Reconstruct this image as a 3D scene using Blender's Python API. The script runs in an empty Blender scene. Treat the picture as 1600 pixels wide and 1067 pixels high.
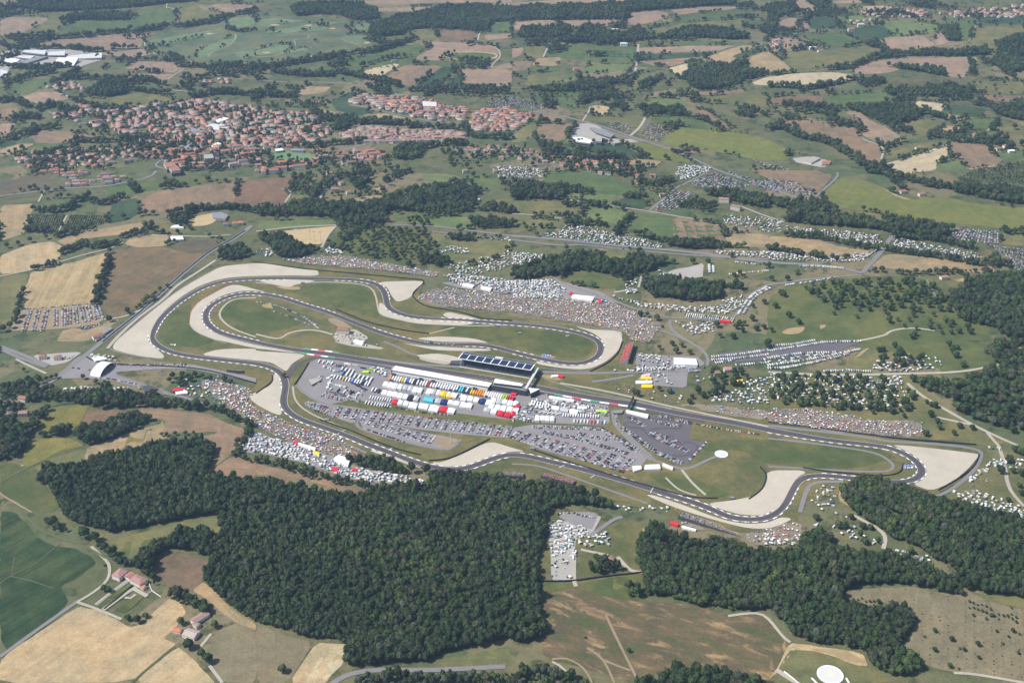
import bpy, bmesh, math, random
import numpy as np
from mathutils import Vector, Matrix, noise
from mathutils.geometry import delaunay_2d_cdt

rng = np.random.default_rng(7)
random.seed(7)
D = bpy.data
SC = bpy.context.scene
COL = SC.collection

# ------------------------------------------------------------------ camera, sky, sun, exposure
FPX, CX, CY, TH, CAMH = 1900.0, 800.0, 533.5, math.radians(28.5), 1105.0
cam = D.cameras.new('camera')
cam.sensor_width = 36.0
cam.lens = FPX / 1600.0 * 36.0
cam.clip_start, cam.clip_end = 1.0, 80000.0
camo = D.objects.new('camera', cam)
camo.location = (0, 0, CAMH)
camo.rotation_euler = (math.pi / 2 - TH, 0, 0)
COL.objects.link(camo)
SC.camera = camo

SUN_DIR = Vector((-0.97, -0.2, 0)).normalized()          # horizontal direction towards the sun
SUN_EL = math.radians(52)
world = D.worlds.new('World')
SC.world = world
world.use_nodes = True
nt = world.node_tree
sky = nt.nodes.new('ShaderNodeTexSky')
sky.sky_type = 'NISHITA'
sky.sun_disc = False
sky.sun_elevation = SUN_EL
sky.sun_rotation = math.atan2(SUN_DIR.x, SUN_DIR.y)
sky.altitude = 300
bgn = nt.nodes['Background']
bgn.inputs['Strength'].default_value = 0.085
nt.links.new(sky.outputs[0], bgn.inputs['Color'])
sl = D.lights.new('sun', 'SUN')
sl.energy = 3.9
sl.angle = math.radians(0.53)
sl.color = (1.0, 0.955, 0.88)
so = D.objects.new('sun', sl)
sdir = Vector((SUN_DIR.x * math.cos(SUN_EL), SUN_DIR.y * math.cos(SUN_EL), math.sin(SUN_EL)))
so.rotation_euler = sdir.to_track_quat('Z', 'Y').to_euler()
so.location = (0, 0, 3000)
COL.objects.link(so)
SC.view_settings.view_transform = 'Standard'
SC.view_settings.look = 'None'
SC.view_settings.exposure = 0.74
SC.view_settings.gamma = 1.0

# ------------------------------------------------------------------ terrain and pixel -> ground
def sstep(a, b, x):
    t = np.clip((x - a) / (b - a), 0, 1)
    return t * t * (3 - 2 * t)

HILLS = []                                               # (x, y, radius, height)

def hgt(x, y):
    x = np.asarray(x, float); y = np.asarray(y, float)
    # circuit bowl kept level
    r = np.hypot((x - 30) / 760.0, (y - 1880) / 560.0)
    m = sstep(1.0, 1.9, r)
    a = 3.0 + 11.0 * sstep(2400, 4600, y)
    z = a * (np.sin(x / 190 + y / 260 + 0.7) * 0.8 + np.sin(x / 330 - y / 170 + 2.1) + 0.8 * np.sin(x / 140 + 1.3) * np.sin(y / 210 + 0.4))
    z = z * m * np.exp(-np.clip(np.abs(x) - 4000, 0, None) / 9000)
    for hx, hy, hr, hh in HILLS:
        z = z + hh * np.exp(-((x - hx) ** 2 + (y - hy) ** 2) / (hr * hr))
    return z

def G(px, py, z=0.0):
    """pixels of the photograph (1600 wide) -> points on the terrain (plus z)"""
    px = np.asarray(px, float); py = np.asarray(py, float)
    u = (px - CX) / FPX; v = (py - CY) / FPX
    c, s = math.cos(TH), math.sin(TH)
    dx, dy, dz = u, c - v * s, -s - v * c
    zt = np.zeros_like(px) + z
    for _ in range(30):
        t = (CAMH - zt) / -dz
        zt = 0.5 * zt + 0.5 * (hgt(dx * t, dy * t) + z)
    t = (CAMH - zt) / -dz
    return dx * t, dy * t

def project(x, y, z):
    c, s = math.cos(TH), math.sin(TH)
    rz = z - CAMH
    dep = y * c - rz * s
    up = y * s + rz * c
    return CX + FPX * x / dep, CY - FPX * up / dep

for hp, hr, hh in (((1370, 490), 300, 26), ((1500, 850), 190, 24), ((620, 900), 210, 14), ((590, 375), 120, 10),
                   ((1200, 900), 150, 10), ((930, 430), 110, 9), ((30, 640), 120, 6), ((1130, 735), 60, 4), ((1590, 600), 160, 18)):
    hx, hy = G(hp[0], hp[1])
    HILLS.append((float(hx), float(hy), hr, hh))

OFFY = {'0': 0, '1': 267, '2': 534, '3': 800}
def P(tile, s):
    """'x,y x,y' in a four times enlarged tile of the photo (or full pixels) -> list of photo pixels"""
    out = []
    for tk in s.split():
        a, b = tk.split(',')
        a, b = float(a), float(b)
        if tile:
            a, b = a / 4.0 + 400 * int(tile[0]), b / 4.0 + OFFY[tile[1]]
        out.append((a, b))
    return out

def W2(pts, z=0.0):
    a = np.array(pts, float)
    x, y = G(a[:, 0], a[:, 1], z)
    return np.stack([x, y], 1)

# ------------------------------------------------------------------ materials
def s2l(c):
    return tuple(((v / 255.0) / 12.92 if v / 255.0 <= 0.04045 else ((v / 255.0 + 0.055) / 1.055) ** 2.4) for v in c)
KALB = 0.65
def alb(c):
    return tuple(min(0.86, v * KALB) for v in s2l(c))

class NT:
    def __init__(self, name, rough=0.9, spec=0.2):
        self.m = D.materials.new(name)
        self.m.use_nodes = True
        self.t = self.m.node_tree
        self.b = self.t.nodes['Principled BSDF']
        self.b.inputs['Roughness'].default_value = rough
        self.b.inputs['Specular IOR Level'].default_value = spec
    def n(self, typ, **kw):
        nd = self.t.nodes.new(typ)
        for k, v in kw.items():
            setattr(nd, k, v)
        return nd
    def link(self, a, b):
        self.t.links.new(a, b)
    def pos(self):
        return self.n('ShaderNodeNewGeometry').outputs['Position']
    def noise(self, vec, scale, detail=3.0, rough=0.55):
        nd = self.n('ShaderNodeTexNoise')
        nd.inputs['Scale'].default_value = scale
        nd.inputs['Detail'].default_value = detail
        nd.inputs['Roughness'].default_value = rough
        self.link(vec, nd.inputs['Vector'])
        return nd.outputs['Fac']
    def math(self, op, a, b=None, c=None):
        nd = self.n('ShaderNodeMath', operation=op)
        for i, v in enumerate((a, b, c)):
            if v is None: continue
            if isinstance(v, (int, float)): nd.inputs[i].default_value = v
            else: self.link(v, nd.inputs[i])
        return nd.outputs[0]
    def mapr(self, v, a, b, c, d):
        nd = self.n('ShaderNodeMapRange')
        self.link(v, nd.inputs[0])
        for i, q in enumerate((a, b, c, d)):
            nd.inputs[1 + i].default_value = q
        return nd.outputs[0]
    def mix(self, fac, a, b, blend='MIX'):
        nd = self.n('ShaderNodeMix', data_type='RGBA', blend_type=blend)
        for i, v in ((0, fac), (6, a), (7, b)):
            if isinstance(v, (int, float)): nd.inputs[i].default_value = v
            elif isinstance(v, tuple): nd.inputs[i].default_value = (*v, 1) if len(v) == 3 else v
            else: self.link(v, nd.inputs[i])
        return nd.outputs[2]
    def scale(self, col, fac):
        nd = self.n('ShaderNodeVectorMath', operation='SCALE')
        self.link(col, nd.inputs[0])
        self.link(fac, nd.inputs['Scale'])
        return nd.outputs[0]
    def out(self, col):
        self.link(col, self.b.inputs['Base Color'])
        return self.m
    def oattr(self, name):
        nd = self.n('ShaderNodeAttribute', attribute_type='OBJECT', attribute_name=name)
        return nd.outputs['Fac']

def rgb(nt_, c):
    nd = nt_.n('ShaderNodeRGB')
    nd.outputs[0].default_value = (*c, 1)
    return nd.outputs[0]

def make_field_mat():
    q = NT('field_soil_and_crop', 0.95, 0.1)
    p = q.pos()
    info = q.n('ShaderNodeObjectInfo')
    base = info.outputs['Color']
    uv = q.n('ShaderNodeUVMap', uv_map='rows').outputs[0]
    mp = q.n('ShaderNodeMapping'); mp.inputs['Scale'].default_value = (0.008, 0.22, 1)
    q.link(uv, mp.inputs['Vector'])
    rown = q.noise(mp.outputs[0], 1.0, 3.0, 0.6)
    mp2 = q.n('ShaderNodeMapping'); mp2.inputs['Scale'].default_value = (0.004, 0.045, 1)
    q.link(uv, mp2.inputs['Vector'])
    rowb = q.noise(mp2.outputs[0], 1.0, 2.0, 0.5)
    big = q.noise(p, 0.012, 6.0, 0.68)
    mid = q.noise(p, 0.05, 4.0, 0.65)
    fine = q.noise(p, 0.3, 3.0, 0.7)
    rows = q.oattr('rows'); patch = q.oattr('patch')
    f = q.math('ADD', q.math('MULTIPLY', q.math('SUBTRACT', mid, 0.5), 0.8), q.math('MULTIPLY', q.math('SUBTRACT', fine, 0.5), 0.95))
    f = q.math('ADD', f, q.math('MULTIPLY', q.math('ADD', q.math('SUBTRACT', rown, 0.5), q.math('SUBTRACT', rowb, 0.5)), rows))
    f = q.math('MAXIMUM', q.math('ADD', f, 1.0), 0.25)
    other = q.n('ShaderNodeVectorMath', operation='MULTIPLY_ADD')
    q.link(base, other.inputs[0]); other.inputs[1].default_value = (1.16, 1.05, 0.9); other.inputs[2].default_value = (0.022, 0.016, 0.008)
    dark = q.n('ShaderNodeVectorMath', operation='MULTIPLY'); q.link(base, dark.inputs[0]); dark.inputs[1].default_value = (0.72, 0.86, 0.78)
    c = q.mix(q.math('MULTIPLY', q.mapr(big, 0.47, 0.6, 0, 1), patch), base, other.outputs[0])
    c = q.mix(q.math('MULTIPLY', q.mapr(big, 0.5, 0.36, 0, 1), patch), c, dark.outputs[0])
    return q.out(q.scale(c, f))

def make_ground_mat():
    q = NT('rough_meadow_ground', 0.95, 0.1)
    p = q.pos()
    w = q.n('ShaderNodeVectorMath', operation='ADD'); q.link(p, w.inputs[0])
    nz = q.n('ShaderNodeTexNoise'); nz.inputs['Scale'].default_value = 0.004; q.link(p, nz.inputs['Vector'])
    sc_ = q.n('ShaderNodeVectorMath', operation='SCALE'); q.link(nz.outputs['Color'], sc_.inputs[0]); sc_.inputs['Scale'].default_value = 120
    q.link(sc_.outputs[0], w.inputs[1])
    vo = q.n('ShaderNodeTexVoronoi'); vo.inputs['Scale'].default_value = 0.0052; q.link(w.outputs[0], vo.inputs['Vector'])
    sep = q.n('ShaderNodeSeparateColor'); q.link(vo.outputs['Color'], sep.inputs[0])
    ramp = q.n('ShaderNodeValToRGB'); e = ramp.color_ramp.elements
    cols = [(0.0, (102, 108, 76)), (0.3, (110, 114, 80)), (0.52, (92, 108, 76)), (0.72, (122, 120, 86)), (0.9, (142, 131, 102))]
    e[0].position, e[0].color = 0, (*alb(cols[0][1]), 1)
    e[1].position, e[1].color = cols[1][0], (*alb(cols[1][1]), 1)
    for pos, c in cols[2:]:
        k = e.new(pos); k.color = (*alb(c), 1)
    q.link(sep.outputs[0], ramp.inputs[0])
    big = q.noise(p, 0.013, 4.0, 0.6); mid = q.noise(p, 0.07, 4.0, 0.65); fine = q.noise(p, 0.4, 3.0, 0.7)
    c = q.mix(q.mapr(big, 0.46, 0.7, 0, 0.75), ramp.outputs[0], alb((138, 130, 98)))
    scr = q.noise(p, 0.028, 6.0, 0.72)
    c = q.mix(q.mapr(scr, 0.52, 0.62, 0, 0.8), c, alb((66, 80, 54)))
    f = q.math('ADD', q.math('ADD', q.math('MULTIPLY', fine, 1.0), q.math('MULTIPLY', mid, 0.7)), 0.15)
    return q.out(q.scale(c, f))

def make_burnt_mat():
    q = NT('scorched_grass', 0.95, 0.1)
    p = q.pos(); uv = q.n('ShaderNodeUVMap', uv_map='rows').outputs[0]
    mp = q.n('ShaderNodeMapping'); mp.inputs['Scale'].default_value = (0.018, 0.06, 1); q.link(uv, mp.inputs['Vector'])
    wn = q.n('ShaderNodeTexNoise'); wn.inputs['Scale'].default_value = 1.0; wn.inputs['Detail'].default_value = 7.0; wn.inputs['Roughness'].default_value = 0.66; wn.inputs['Distortion'].default_value = 0.6; q.link(mp.outputs[0], wn.inputs['Vector'])
    g = q.noise(p, 0.014, 5.0, 0.65); fine = q.noise(p, 0.25, 4.0, 0.72)
    c = q.mix(q.mapr(g, 0.42, 0.6, 0, 1), alb((106, 98, 76)), alb((126, 109, 84)))
    c = q.mix(q.mapr(wn.outputs['Fac'], 0.535, 0.66, 0, 0.9), c, alb((186, 158, 114)))
    c = q.mix(q.mapr(wn.outputs['Fac'], 0.48, 0.4, 0, 0.75), c, alb((90, 102, 62)))
    return q.out(q.scale(c, q.math('ADD', fine, 0.5)))

def flat_mat(name, c, rough=0.85, spec=0.2, mott=0.18, ms=0.08, fs=0.6, lin=False, metal=0.0):
    q = NT(name, rough, spec)
    q.b.inputs['Metallic'].default_value = metal
    p = q.pos()
    a = q.noise(p, ms, 4.0, 0.6); b = q.noise(p, fs, 3.0, 0.6)
    f = q.math('ADD', q.math('MULTIPLY', q.math('SUBTRACT', a, 0.5), mott * 2), q.math('MULTIPLY', q.math('SUBTRACT', b, 0.5), mott))
    return q.out(q.scale(rgb(q, c if lin else alb(c)), q.math('ADD', f, 1.0)))

def paint_mat(name, rough=0.45, spec=0.4, mott=0.1):
    """colour from the object's own colour"""
    q = NT(name, rough, spec)
    info = q.n('ShaderNodeObjectInfo')
    b = q.noise(q.pos(), 0.5, 3.0, 0.6)
    return q.out(q.scale(info.outputs['Color'], q.math('ADD', q.math('MULTIPLY', q.math('SUBTRACT', b, 0.5), mott * 2), 1.0)))

def facecol_mat(name, rough=0.6, spec=0.3):
    q = NT(name, rough, spec)
    a = q.n('ShaderNodeAttribute', attribute_type='GEOMETRY', attribute_name='col')
    return q.out(a.outputs['Color'])

def foliage_mat(name, c1, c2, c3):
    q = NT(name, 0.9, 0.12)
    info = q.n('ShaderNodeObjectInfo')
    p = q.pos()
    a = q.noise(p, 0.02, 3.0, 0.6); b = q.noise(p, 0.5, 2.0, 0.6)
    a2 = q.noise(p, 0.007, 4.0, 0.65)
    k = q.math('ADD', q.math('MULTIPLY', info.outputs['Random'], 0.5), q.math('ADD', q.math('MULTIPLY', a, 0.45), q.math('MULTIPLY', q.math('SUBTRACT', a2, 0.4), 1.1)))
    ramp = q.n('ShaderNodeValToRGB'); e = ramp.color_ramp.elements
    e[0].position, e[0].color = 0.3, (*c1, 1)
    e[1].position, e[1].color = 0.72, (*c2, 1)
    k3 = e.new(0.97); k3.color = (*c3, 1)
    q.link(k, ramp.inputs[0])
    return q.out(q.scale(ramp.outputs[0], q.math('ADD', q.math('MULTIPLY', b, 0.7), 0.65)))

M = {}
M['field'] = make_field_mat()
M['ground'] = make_ground_mat()
M['burnt'] = make_burnt_mat()
M['tram'] = flat_mat('worn_tramline', (112, 118, 84), 0.95, 0.1, 0.25, 0.04)
M['gravel'] = flat_mat('pale_gravel', (214, 203, 185), 0.95, 0.1, 0.2, 0.03, 0.3)
M['rubber'] = flat_mat('rubbered_asphalt', (90, 83, 87), 0.8, 0.25, 0.3, 0.05, 0.5)
M['track'] = flat_mat('track_asphalt', (103, 96, 99), 0.85, 0.25, 0.2, 0.03, 0.4)
M['road'] = flat_mat('road_asphalt', (148, 144, 143), 0.9, 0.2, 0.14)
M['lane'] = flat_mat('pale_gravel_lane', (196, 188, 172), 0.95, 0.1, 0.16)
M['dirt'] = flat_mat('bare_dirt', (170, 152, 124), 0.95, 0.1, 0.25, 0.04)
M['sand'] = flat_mat('bare_sand', (208, 184, 140), 0.95, 0.1, 0.22, 0.05)
M['asphalt'] = flat_mat('paddock_asphalt', (158, 152, 152), 0.9, 0.2, 0.2, 0.03)
M['asphdark'] = flat_mat('dark_asphalt', (116, 111, 116), 0.9, 0.2, 0.2, 0.03)
M['concrete'] = flat_mat('pale_concrete', (190, 184, 176), 0.9, 0.2, 0.2, 0.03)
M['white'] = flat_mat('white_paint', (0.78, 0.78, 0.77), 0.6, 0.3, 0.06, 0.05, 0.5, True)
M['offwhite'] = flat_mat('grey_white_paint', (0.55, 0.55, 0.54), 0.6, 0.3, 0.08, 0.05, 0.5, True)
M['redp'] = flat_mat('red_paint', (0.62, 0.04, 0.04), 0.6, 0.3, 0.06, 0.05, 0.5, True)
M['greenp'] = flat_mat('green_paint', (0.05, 0.3, 0.14), 0.6, 0.3, 0.06, 0.05, 0.5, True)
M['bluep'] = flat_mat('blue_paint', (0.03, 0.07, 0.3), 0.6, 0.3, 0.06, 0.05, 0.5, True)
M['black'] = flat_mat('black_rubber', (0.025, 0.026, 0.03), 0.85, 0.2, 0.3, 0.1, 0.9, True)
M['steel'] = flat_mat('grey_steel', (0.22, 0.22, 0.23), 0.6, 0.4, 0.15, 0.1, 0.6, True)
M['darkwall'] = flat_mat('dark_facade', (0.06, 0.063, 0.075), 0.6, 0.4, 0.3, 0.15, 0.6, True)
M['greywall'] = flat_mat('grey_facade', (0.28, 0.28, 0.29), 0.7, 0.3, 0.2, 0.1, 0.5, True)
M['creamwall'] = flat_mat('cream_render_wall', (0.56, 0.5, 0.4), 0.9, 0.2, 0.12, 0.1, 0.6, True)
M['glass'] = flat_mat('dark_glass', (0.03, 0.035, 0.045), 0.15, 0.5, 0.1, 0.1, 0.6, True)
M['panel'] = flat_mat('solar_panel_glass', (0.018, 0.024, 0.055), 0.3, 0.45, 0.2, 0.12, 0.7, True)
M['tile'] = flat_mat('terracotta_tiles', (186, 128, 108), 0.9, 0.15, 0.25, 0.12, 0.9)
M['tilepink'] = flat_mat('old_pink_tiles', (178, 134, 122), 0.9, 0.15, 0.25, 0.12, 0.9)
M['tilebrown'] = flat_mat('weathered_brown_tiles', (150, 122, 106), 0.9, 0.15, 0.25, 0.12, 0.9)
M['tilered'] = flat_mat('new_red_tiles', (205, 116, 86), 0.9, 0.15, 0.2, 0.12, 0.9)
M['paint'] = paint_mat('vehicle_paint')
M['cloth'] = paint_mat('tent_cloth', 0.9, 0.1)
M['roofpaint'] = paint_mat('roof_sheet', 0.85, 0.15, 0.22)
M['wallpaint'] = paint_mat('wall_render', 0.9, 0.15, 0.12)
M['face'] = facecol_mat('mixed_paint')
M['tyre'] = flat_mat('tyre', (0.02, 0.02, 0.022), 0.9, 0.1, 0.1, 0.2, 1, True)
M['bark'] = flat_mat('bark', (0.09, 0.07, 0.05), 0.95, 0.1, 0.3, 0.5, 2, True)
M['leaf'] = foliage_mat('leaves', (0.029, 0.049, 0.022), (0.05, 0.08, 0.03), (0.095, 0.13, 0.042))
M['leafwarm'] = foliage_mat('olive_leaves', (0.034, 0.044, 0.026), (0.056, 0.066, 0.036), (0.085, 0.088, 0.05))
M['trodden'] = flat_mat('trodden_earth_and_litter', (158, 147, 130), 0.95, 0.1, 0.4, 0.06, 0.5)
M['leafgrey'] = foliage_mat('grey_green_leaves', (0.05, 0.062, 0.045), (0.07, 0.085, 0.058), (0.1, 0.12, 0.08))
M['pool'] = flat_mat('pool_water', (0.12, 0.42, 0.45), 0.1, 0.5, 0.1, 0.1, 0.6, True)

# ------------------------------------------------------------------ object helpers
def link(o, parent=None):
    COL.objects.link(o)
    if parent is not None: o.parent = parent
    return o

def tag(o, label, cat, group=None, kind=None):
    o['label'] = label; o['category'] = cat
    if group: o['group'] = group
    if kind: o['kind'] = kind
    return o

def mesh(name, verts, faces, mats, midx=None):
    me = D.meshes.new(name)
    me.from_pydata([tuple(map(float, v)) for v in verts], [], [tuple(map(int, f)) for f in faces])
    for m_ in (mats if isinstance(mats, (list, tuple)) else [mats]):
        me.materials.append(m_)
    if midx is not None:
        me.polygons.foreach_set('material_index', np.asarray(midx, np.int32))
    me.update()
    return me

def ob(name, me, parent=None, loc=None, rz=0.0):
    o = D.objects.new(name, me)
    if loc is not None: o.location = loc
    if rz: o.rotation_euler = (0, 0, rz)
    return link(o, parent)

def empty(name, loc, rz=0.0):
    o = D.objects.new(name, None)
    o.location = loc; o.rotation_euler = (0, 0, rz)
    return link(o)

class MB:
    """collects boxes, prisms, ... into one mesh with material slots"""
    def __init__(self): self.v, self.f, self.m = [], [], []
    def add(self, verts, faces, mi=0):
        n = len(self.v); self.v += [tuple(map(float, q)) for q in verts]
        self.f += [tuple(n + i for i in f) for f in faces]
        self.m += ([mi] * len(faces) if isinstance(mi, int) else list(mi))
    def box(self, c, s, mi=0, rz=0.0, taper=1.0):
        x, y, z = s[0] / 2, s[1] / 2, s[2]
        vs = []
        for k, (zz, t) in enumerate(((0, 1), (z, taper))):
            for a, b in ((-1, -1), (1, -1), (1, 1), (-1, 1)):
                px, py = a * x * t, b * y * t
                vs.append((c[0] + px * math.cos(rz) - py * math.sin(rz), c[1] + px * math.sin(rz) + py * math.cos(rz), c[2] + zz))
        self.add(vs, [(3, 2, 1, 0), (4, 5, 6, 7), (0, 1, 5, 4), (1, 2, 6, 5), (2, 3, 7, 6), (3, 0, 4, 7)], mi)
    def prism(self, base, z0, z1, mi=0, top=None):
        """extrude a ring of xy points; z0, z1 scalars or lists"""
        n = len(base)
        z0 = z0 if hasattr(z0, '__len__') else [z0] * n
        z1 = z1 if hasattr(z1, '__len__') else [z1] * n
        t = top if top is not None else base
        vs = [(b[0], b[1], z) for b, z in zip(base, z0)] + [(b[0], b[1], z) for b, z in zip(t, z1)]
        fs = [tuple(range(n - 1, -1, -1)), tuple(range(n, 2 * n))] + [(i, (i + 1) % n, n + (i + 1) % n, n + i) for i in range(n)]
        self.add(vs, fs, mi)
    def cyl(self, c, r, h, n=8, mi=0, r2=None):
        r2 = r if r2 is None else r2
        a = [2 * math.pi * i / n for i in range(n)]
        self.prism([(c[0] + r * math.cos(t), c[1] + r * math.sin(t)) for t in a], c[2], c[2] + h, mi,
                   [(c[0] + r2 * math.cos(t), c[1] + r2 * math.sin(t)) for t in a])
    def wheel(self, c, r, w, mi=0, n=8):
        vs = []
        for s in (-w / 2, w / 2):
            for i in range(n):
                t = 2 * math.pi * i / n
                vs.append((c[0] + r * math.cos(t), c[1] + s, c[2] + r * math.sin(t)))
        self.add(vs, [tuple(range(n)), tuple(range(2 * n - 1, n - 1, -1))] + [(i, n + i, n + (i + 1) % n, (i + 1) % n) for i in range(n)], mi)
    def mesh(self, name, mats): return mesh(name, self.v, self.f, mats, self.m)
    def build(self, name, mats, parent=None, loc=None, rz=0.0): return ob(name, self.mesh(name, mats), parent, loc, rz)

def ccw(p):
    p = np.asarray(p, float)
    a = 0.5 * np.sum(p[:, 0] * np.roll(p[:, 1], -1) - np.roll(p[:, 0], -1) * p[:, 1])
    return p if a > 0 else p[::-1]

def chaikin(p, n=1, k=0.25, closed=True):
    p = np.asarray(p, float)
    for _ in range(n):
        if closed:
            q = np.roll(p, -1, 0)
            p = np.stack([p * (1 - k) + q * k, p * k + q * (1 - k)], 1).reshape(-1, 2)
        else:
            a, b = p[:-1], p[1:]
            m_ = np.stack([a * (1 - k) + b * k, a * k + b * (1 - k)], 1).reshape(-1, 2)
            p = np.vstack([p[:1], m_[1:-1], p[-1:]])
    return p

def rough(p, amp=2.0, step=9.0):
    '''uneven natural edge'''
    p = np.asarray(p, float); q = []
    for i in range(len(p)):
        u, v = p[i], p[(i + 1) % len(p)]; k = max(1, int(np.hypot(*(v - u)) // step))
        for t in range(k): q.append(u + (v - u) * t / k)
    q = np.array(q)
    s = 1.0 / 26.0
    dx = np.array([noise.noise(Vector((x * s, y * s, 3.1))) + .5 * noise.noise(Vector((x * s * 3, y * s * 3, 8.1))) for x, y in q])
    dy = np.array([noise.noise(Vector((x * s, y * s, 13.7))) + .5 * noise.noise(Vector((x * s * 3, y * s * 3, 18.1))) for x, y in q])
    return q + amp * np.stack([dx, dy], 1)

def inside(poly, x, y):
    poly = np.asarray(poly); r = np.zeros(np.shape(x), bool)
    j = len(poly) - 1
    for i in range(len(poly)):
        xi, yi = poly[i]; xj, yj = poly[j]
        if yi != yj:
            r ^= ((yi > y) != (yj > y)) & (x < (xj - xi) * (y - yi) / (yj - yi) + xi)
        j = i
    return r

def drape(name, poly, off, mat, step=24.0, rowdir=None):
    """polygon in world xy -> sheet that follows the terrain"""
    poly = ccw(poly)
    # densify edges
    pts = []
    for i in range(len(poly)):
        a, b = poly[i], poly[(i + 1) % len(poly)]
        k = max(1, int(np.hypot(*(b - a)) // step))
        for t in range(k): pts.append(a + (b - a) * t / k)
    pts = np.array(pts)
    lo, hi = pts.min(0), pts.max(0)
    gx, gy = np.meshgrid(np.arange(lo[0] + step / 2, hi[0], step), np.arange(lo[1] + step / 2, hi[1], step))
    gx = gx.ravel(); gy = gy.ravel()
    k = inside(poly, gx, gy)
    allp = np.vstack([pts, np.stack([gx[k], gy[k]], 1)]) if k.any() else pts
    org = allp.mean(0)
    r = delaunay_2d_cdt([Vector(v) for v in allp - org], [], [list(range(len(pts)))], 1, 1e-3)
    V = np.array([tuple(v) for v in r[0]]) + org
    fs = [tuple(f) for f in r[2]]
    z = hgt(V[:, 0], V[:, 1]) + off * 0.36
    o3 = np.array([org[0], org[1], 0.0])
    me = mesh(name, np.stack([V[:, 0], V[:, 1], z], 1) - o3, fs, mat)
    if rowdir is not None:
        d = np.array(rowdir, float); d /= np.hypot(*d)
        L = V - org
        u = L @ d; v = L @ np.array([-d[1], d[0]])
        uvl = me.uv_layers.new(name='rows')
        li = np.zeros(len(me.loops), np.int32); me.loops.foreach_get('vertex_index', li)
        uvl.data.foreach_set('uv', np.stack([u[li], v[li]], 1).ravel())
    o = ob(name, me, None, (org[0], org[1], 0))
    o['kind'] = 'structure'
    return o

def resample(p, step):
    p = np.asarray(p, float)
    d = np.hypot(*np.diff(p, axis=0).T); s = np.concatenate([[0], np.cumsum(d)])
    n = max(2, int(s[-1] / step) + 1)
    t = np.linspace(0, s[-1], n)
    return np.stack([np.interp(t, s, p[:, 0]), np.interp(t, s, p[:, 1])], 1)

def smooth_line(p, closed=False, it=3):
    return chaikin(p, it, 0.25, closed)

def normals2(p, closed=False):
    if closed: t = np.roll(p, -1, 0) - np.roll(p, 1, 0)
    else: t = np.gradient(p, axis=0)
    t /= np.maximum(np.hypot(t[:, 0], t[:, 1]), 1e-9)[:, None]
    return t, np.stack([-t[:, 1], t[:, 0]], 1)

def strip(name, p, a, b, off, mat, closed=False, kind='structure'):
    """ribbon along a line between lateral offsets a and b (scalars or arrays)"""
    t, nn = normals2(p, closed)
    a = np.zeros(len(p)) + a; b = np.zeros(len(p)) + b
    L = p + nn * b[:, None]; R = p + nn * a[:, None]
    V = np.vstack([R, L]); n = len(p)
    z = hgt(V[:, 0], V[:, 1]) + off * 0.36
    fs = [(i, (i + 1) % n, n + (i + 1) % n, n + i) for i in range(n if closed else n - 1)]
    o3 = np.array([V[:, 0].mean(), V[:, 1].mean(), 0])
    o = ob(name, mesh(name, np.column_stack([V, z]) - o3, fs, mat), None, tuple(o3))
    if kind: o['kind'] = kind
    return o

def road(tile, s, w, mat='road', name='road', off=1.3):
    w = w * 0.85
    p = resample(smooth_line(W2(P(tile, s)), it=2), 9.0)
    return strip(name, p, -w / 2, w / 2, off + 0.0007 * len(D.objects), M[mat])

def wall_mb(p, h, w, mb=None, mi=0):
    mb = mb or MB()
    t, nn = normals2(p)
    L = p + nn * w / 2; R = p - nn * w / 2; n = len(p)
    zb = hgt(p[:, 0], p[:, 1])
    V = np.vstack([np.column_stack([R, zb - 0.3]), np.column_stack([L, zb - 0.3]), np.column_stack([R, zb + h]), np.column_stack([L, zb + h])])
    fs = []
    for i in range(n - 1):
        fs += [(i, i + 1, 2 * n + i + 1, 2 * n + i), (n + i + 1, n + i, 3 * n + i, 3 * n + i + 1), (2 * n + i, 2 * n + i + 1, 3 * n + i + 1, 3 * n + i)]
    fs += [(n, 0, 2 * n, 3 * n), (n - 1, 2 * n - 1, 4 * n - 1, 3 * n - 1)]
    mb.add(V, fs, mi)
    return mb

# ------------------------------------------------------------------ words for places
LAND = [((460, 243), 'town football pitch'), ((95, 93), 'white factory sheds'), ((640, 212), 'old walled town'), ((945, 208), 'curved white factory'),
        ((1136, 88), 'straight white farm lane'), ((736, 88), 'oval horse track'), ((780, 570), 'solar roofed grandstand'), ((690, 585), 'white pit building'),
        ((982, 555), 'red crowd grandstand'), ((1115, 818), 'dark backed grandstand'), ((1127, 710), 'white infield helipad'), ((1297, 1053), 'round pad at the bottom edge'),
        ((205, 898), 'pink roofed farmhouse'), ((305, 985), 'lower farm cottages'), ((152, 580), 'white tunnel arch'), ((905, 463), 'long white marquee'),
        ((1072, 564), 'white hall beside the red stand'), ((1127, 270), 'road through the far car parks'), ((1350, 420), 'sloping road junction'), ((1450, 320), 'long olive field'),
        ((490, 360), 'sandy yard with masts'), ((95, 500), 'dirt car park of many rows'), ((250, 430), 'big brown field'), ((885, 850), 'clearing full of campers'),
        ((1485, 720), 'last big gravel trap'), ((1200, 765), 'gravel trap of the lower bend'), ((1470, 245), 'patchwork of pale fields'), ((340, 52), 'golf course'),
        ((1400, 25), 'hilltop village'), ((80, 625), 'yellow green meadow'), ((560, 870), 'great foreground wood'), ((1500, 840), 'wood at the right edge'),
        ((1060, 950), 'scorched brown hillside'), ((1480, 980), 'dry orchard slope'), ((320, 420), 'top left gravel trap'), ((1080, 425), 'pale gravel yard'),
        ((610, 390), 'olive grove hill'), ((1270, 555), 'dark camper terraces'), ((860, 555), 'blue logo oval'), ((400, 500), 'left loop infield'),
        ((530, 700), 'campers below the left crowd'), ((1030, 660), 'kart track car park'), ((880, 700), 'lower paddock car park'), ((1540, 380), 'right edge car rows')]
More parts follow.
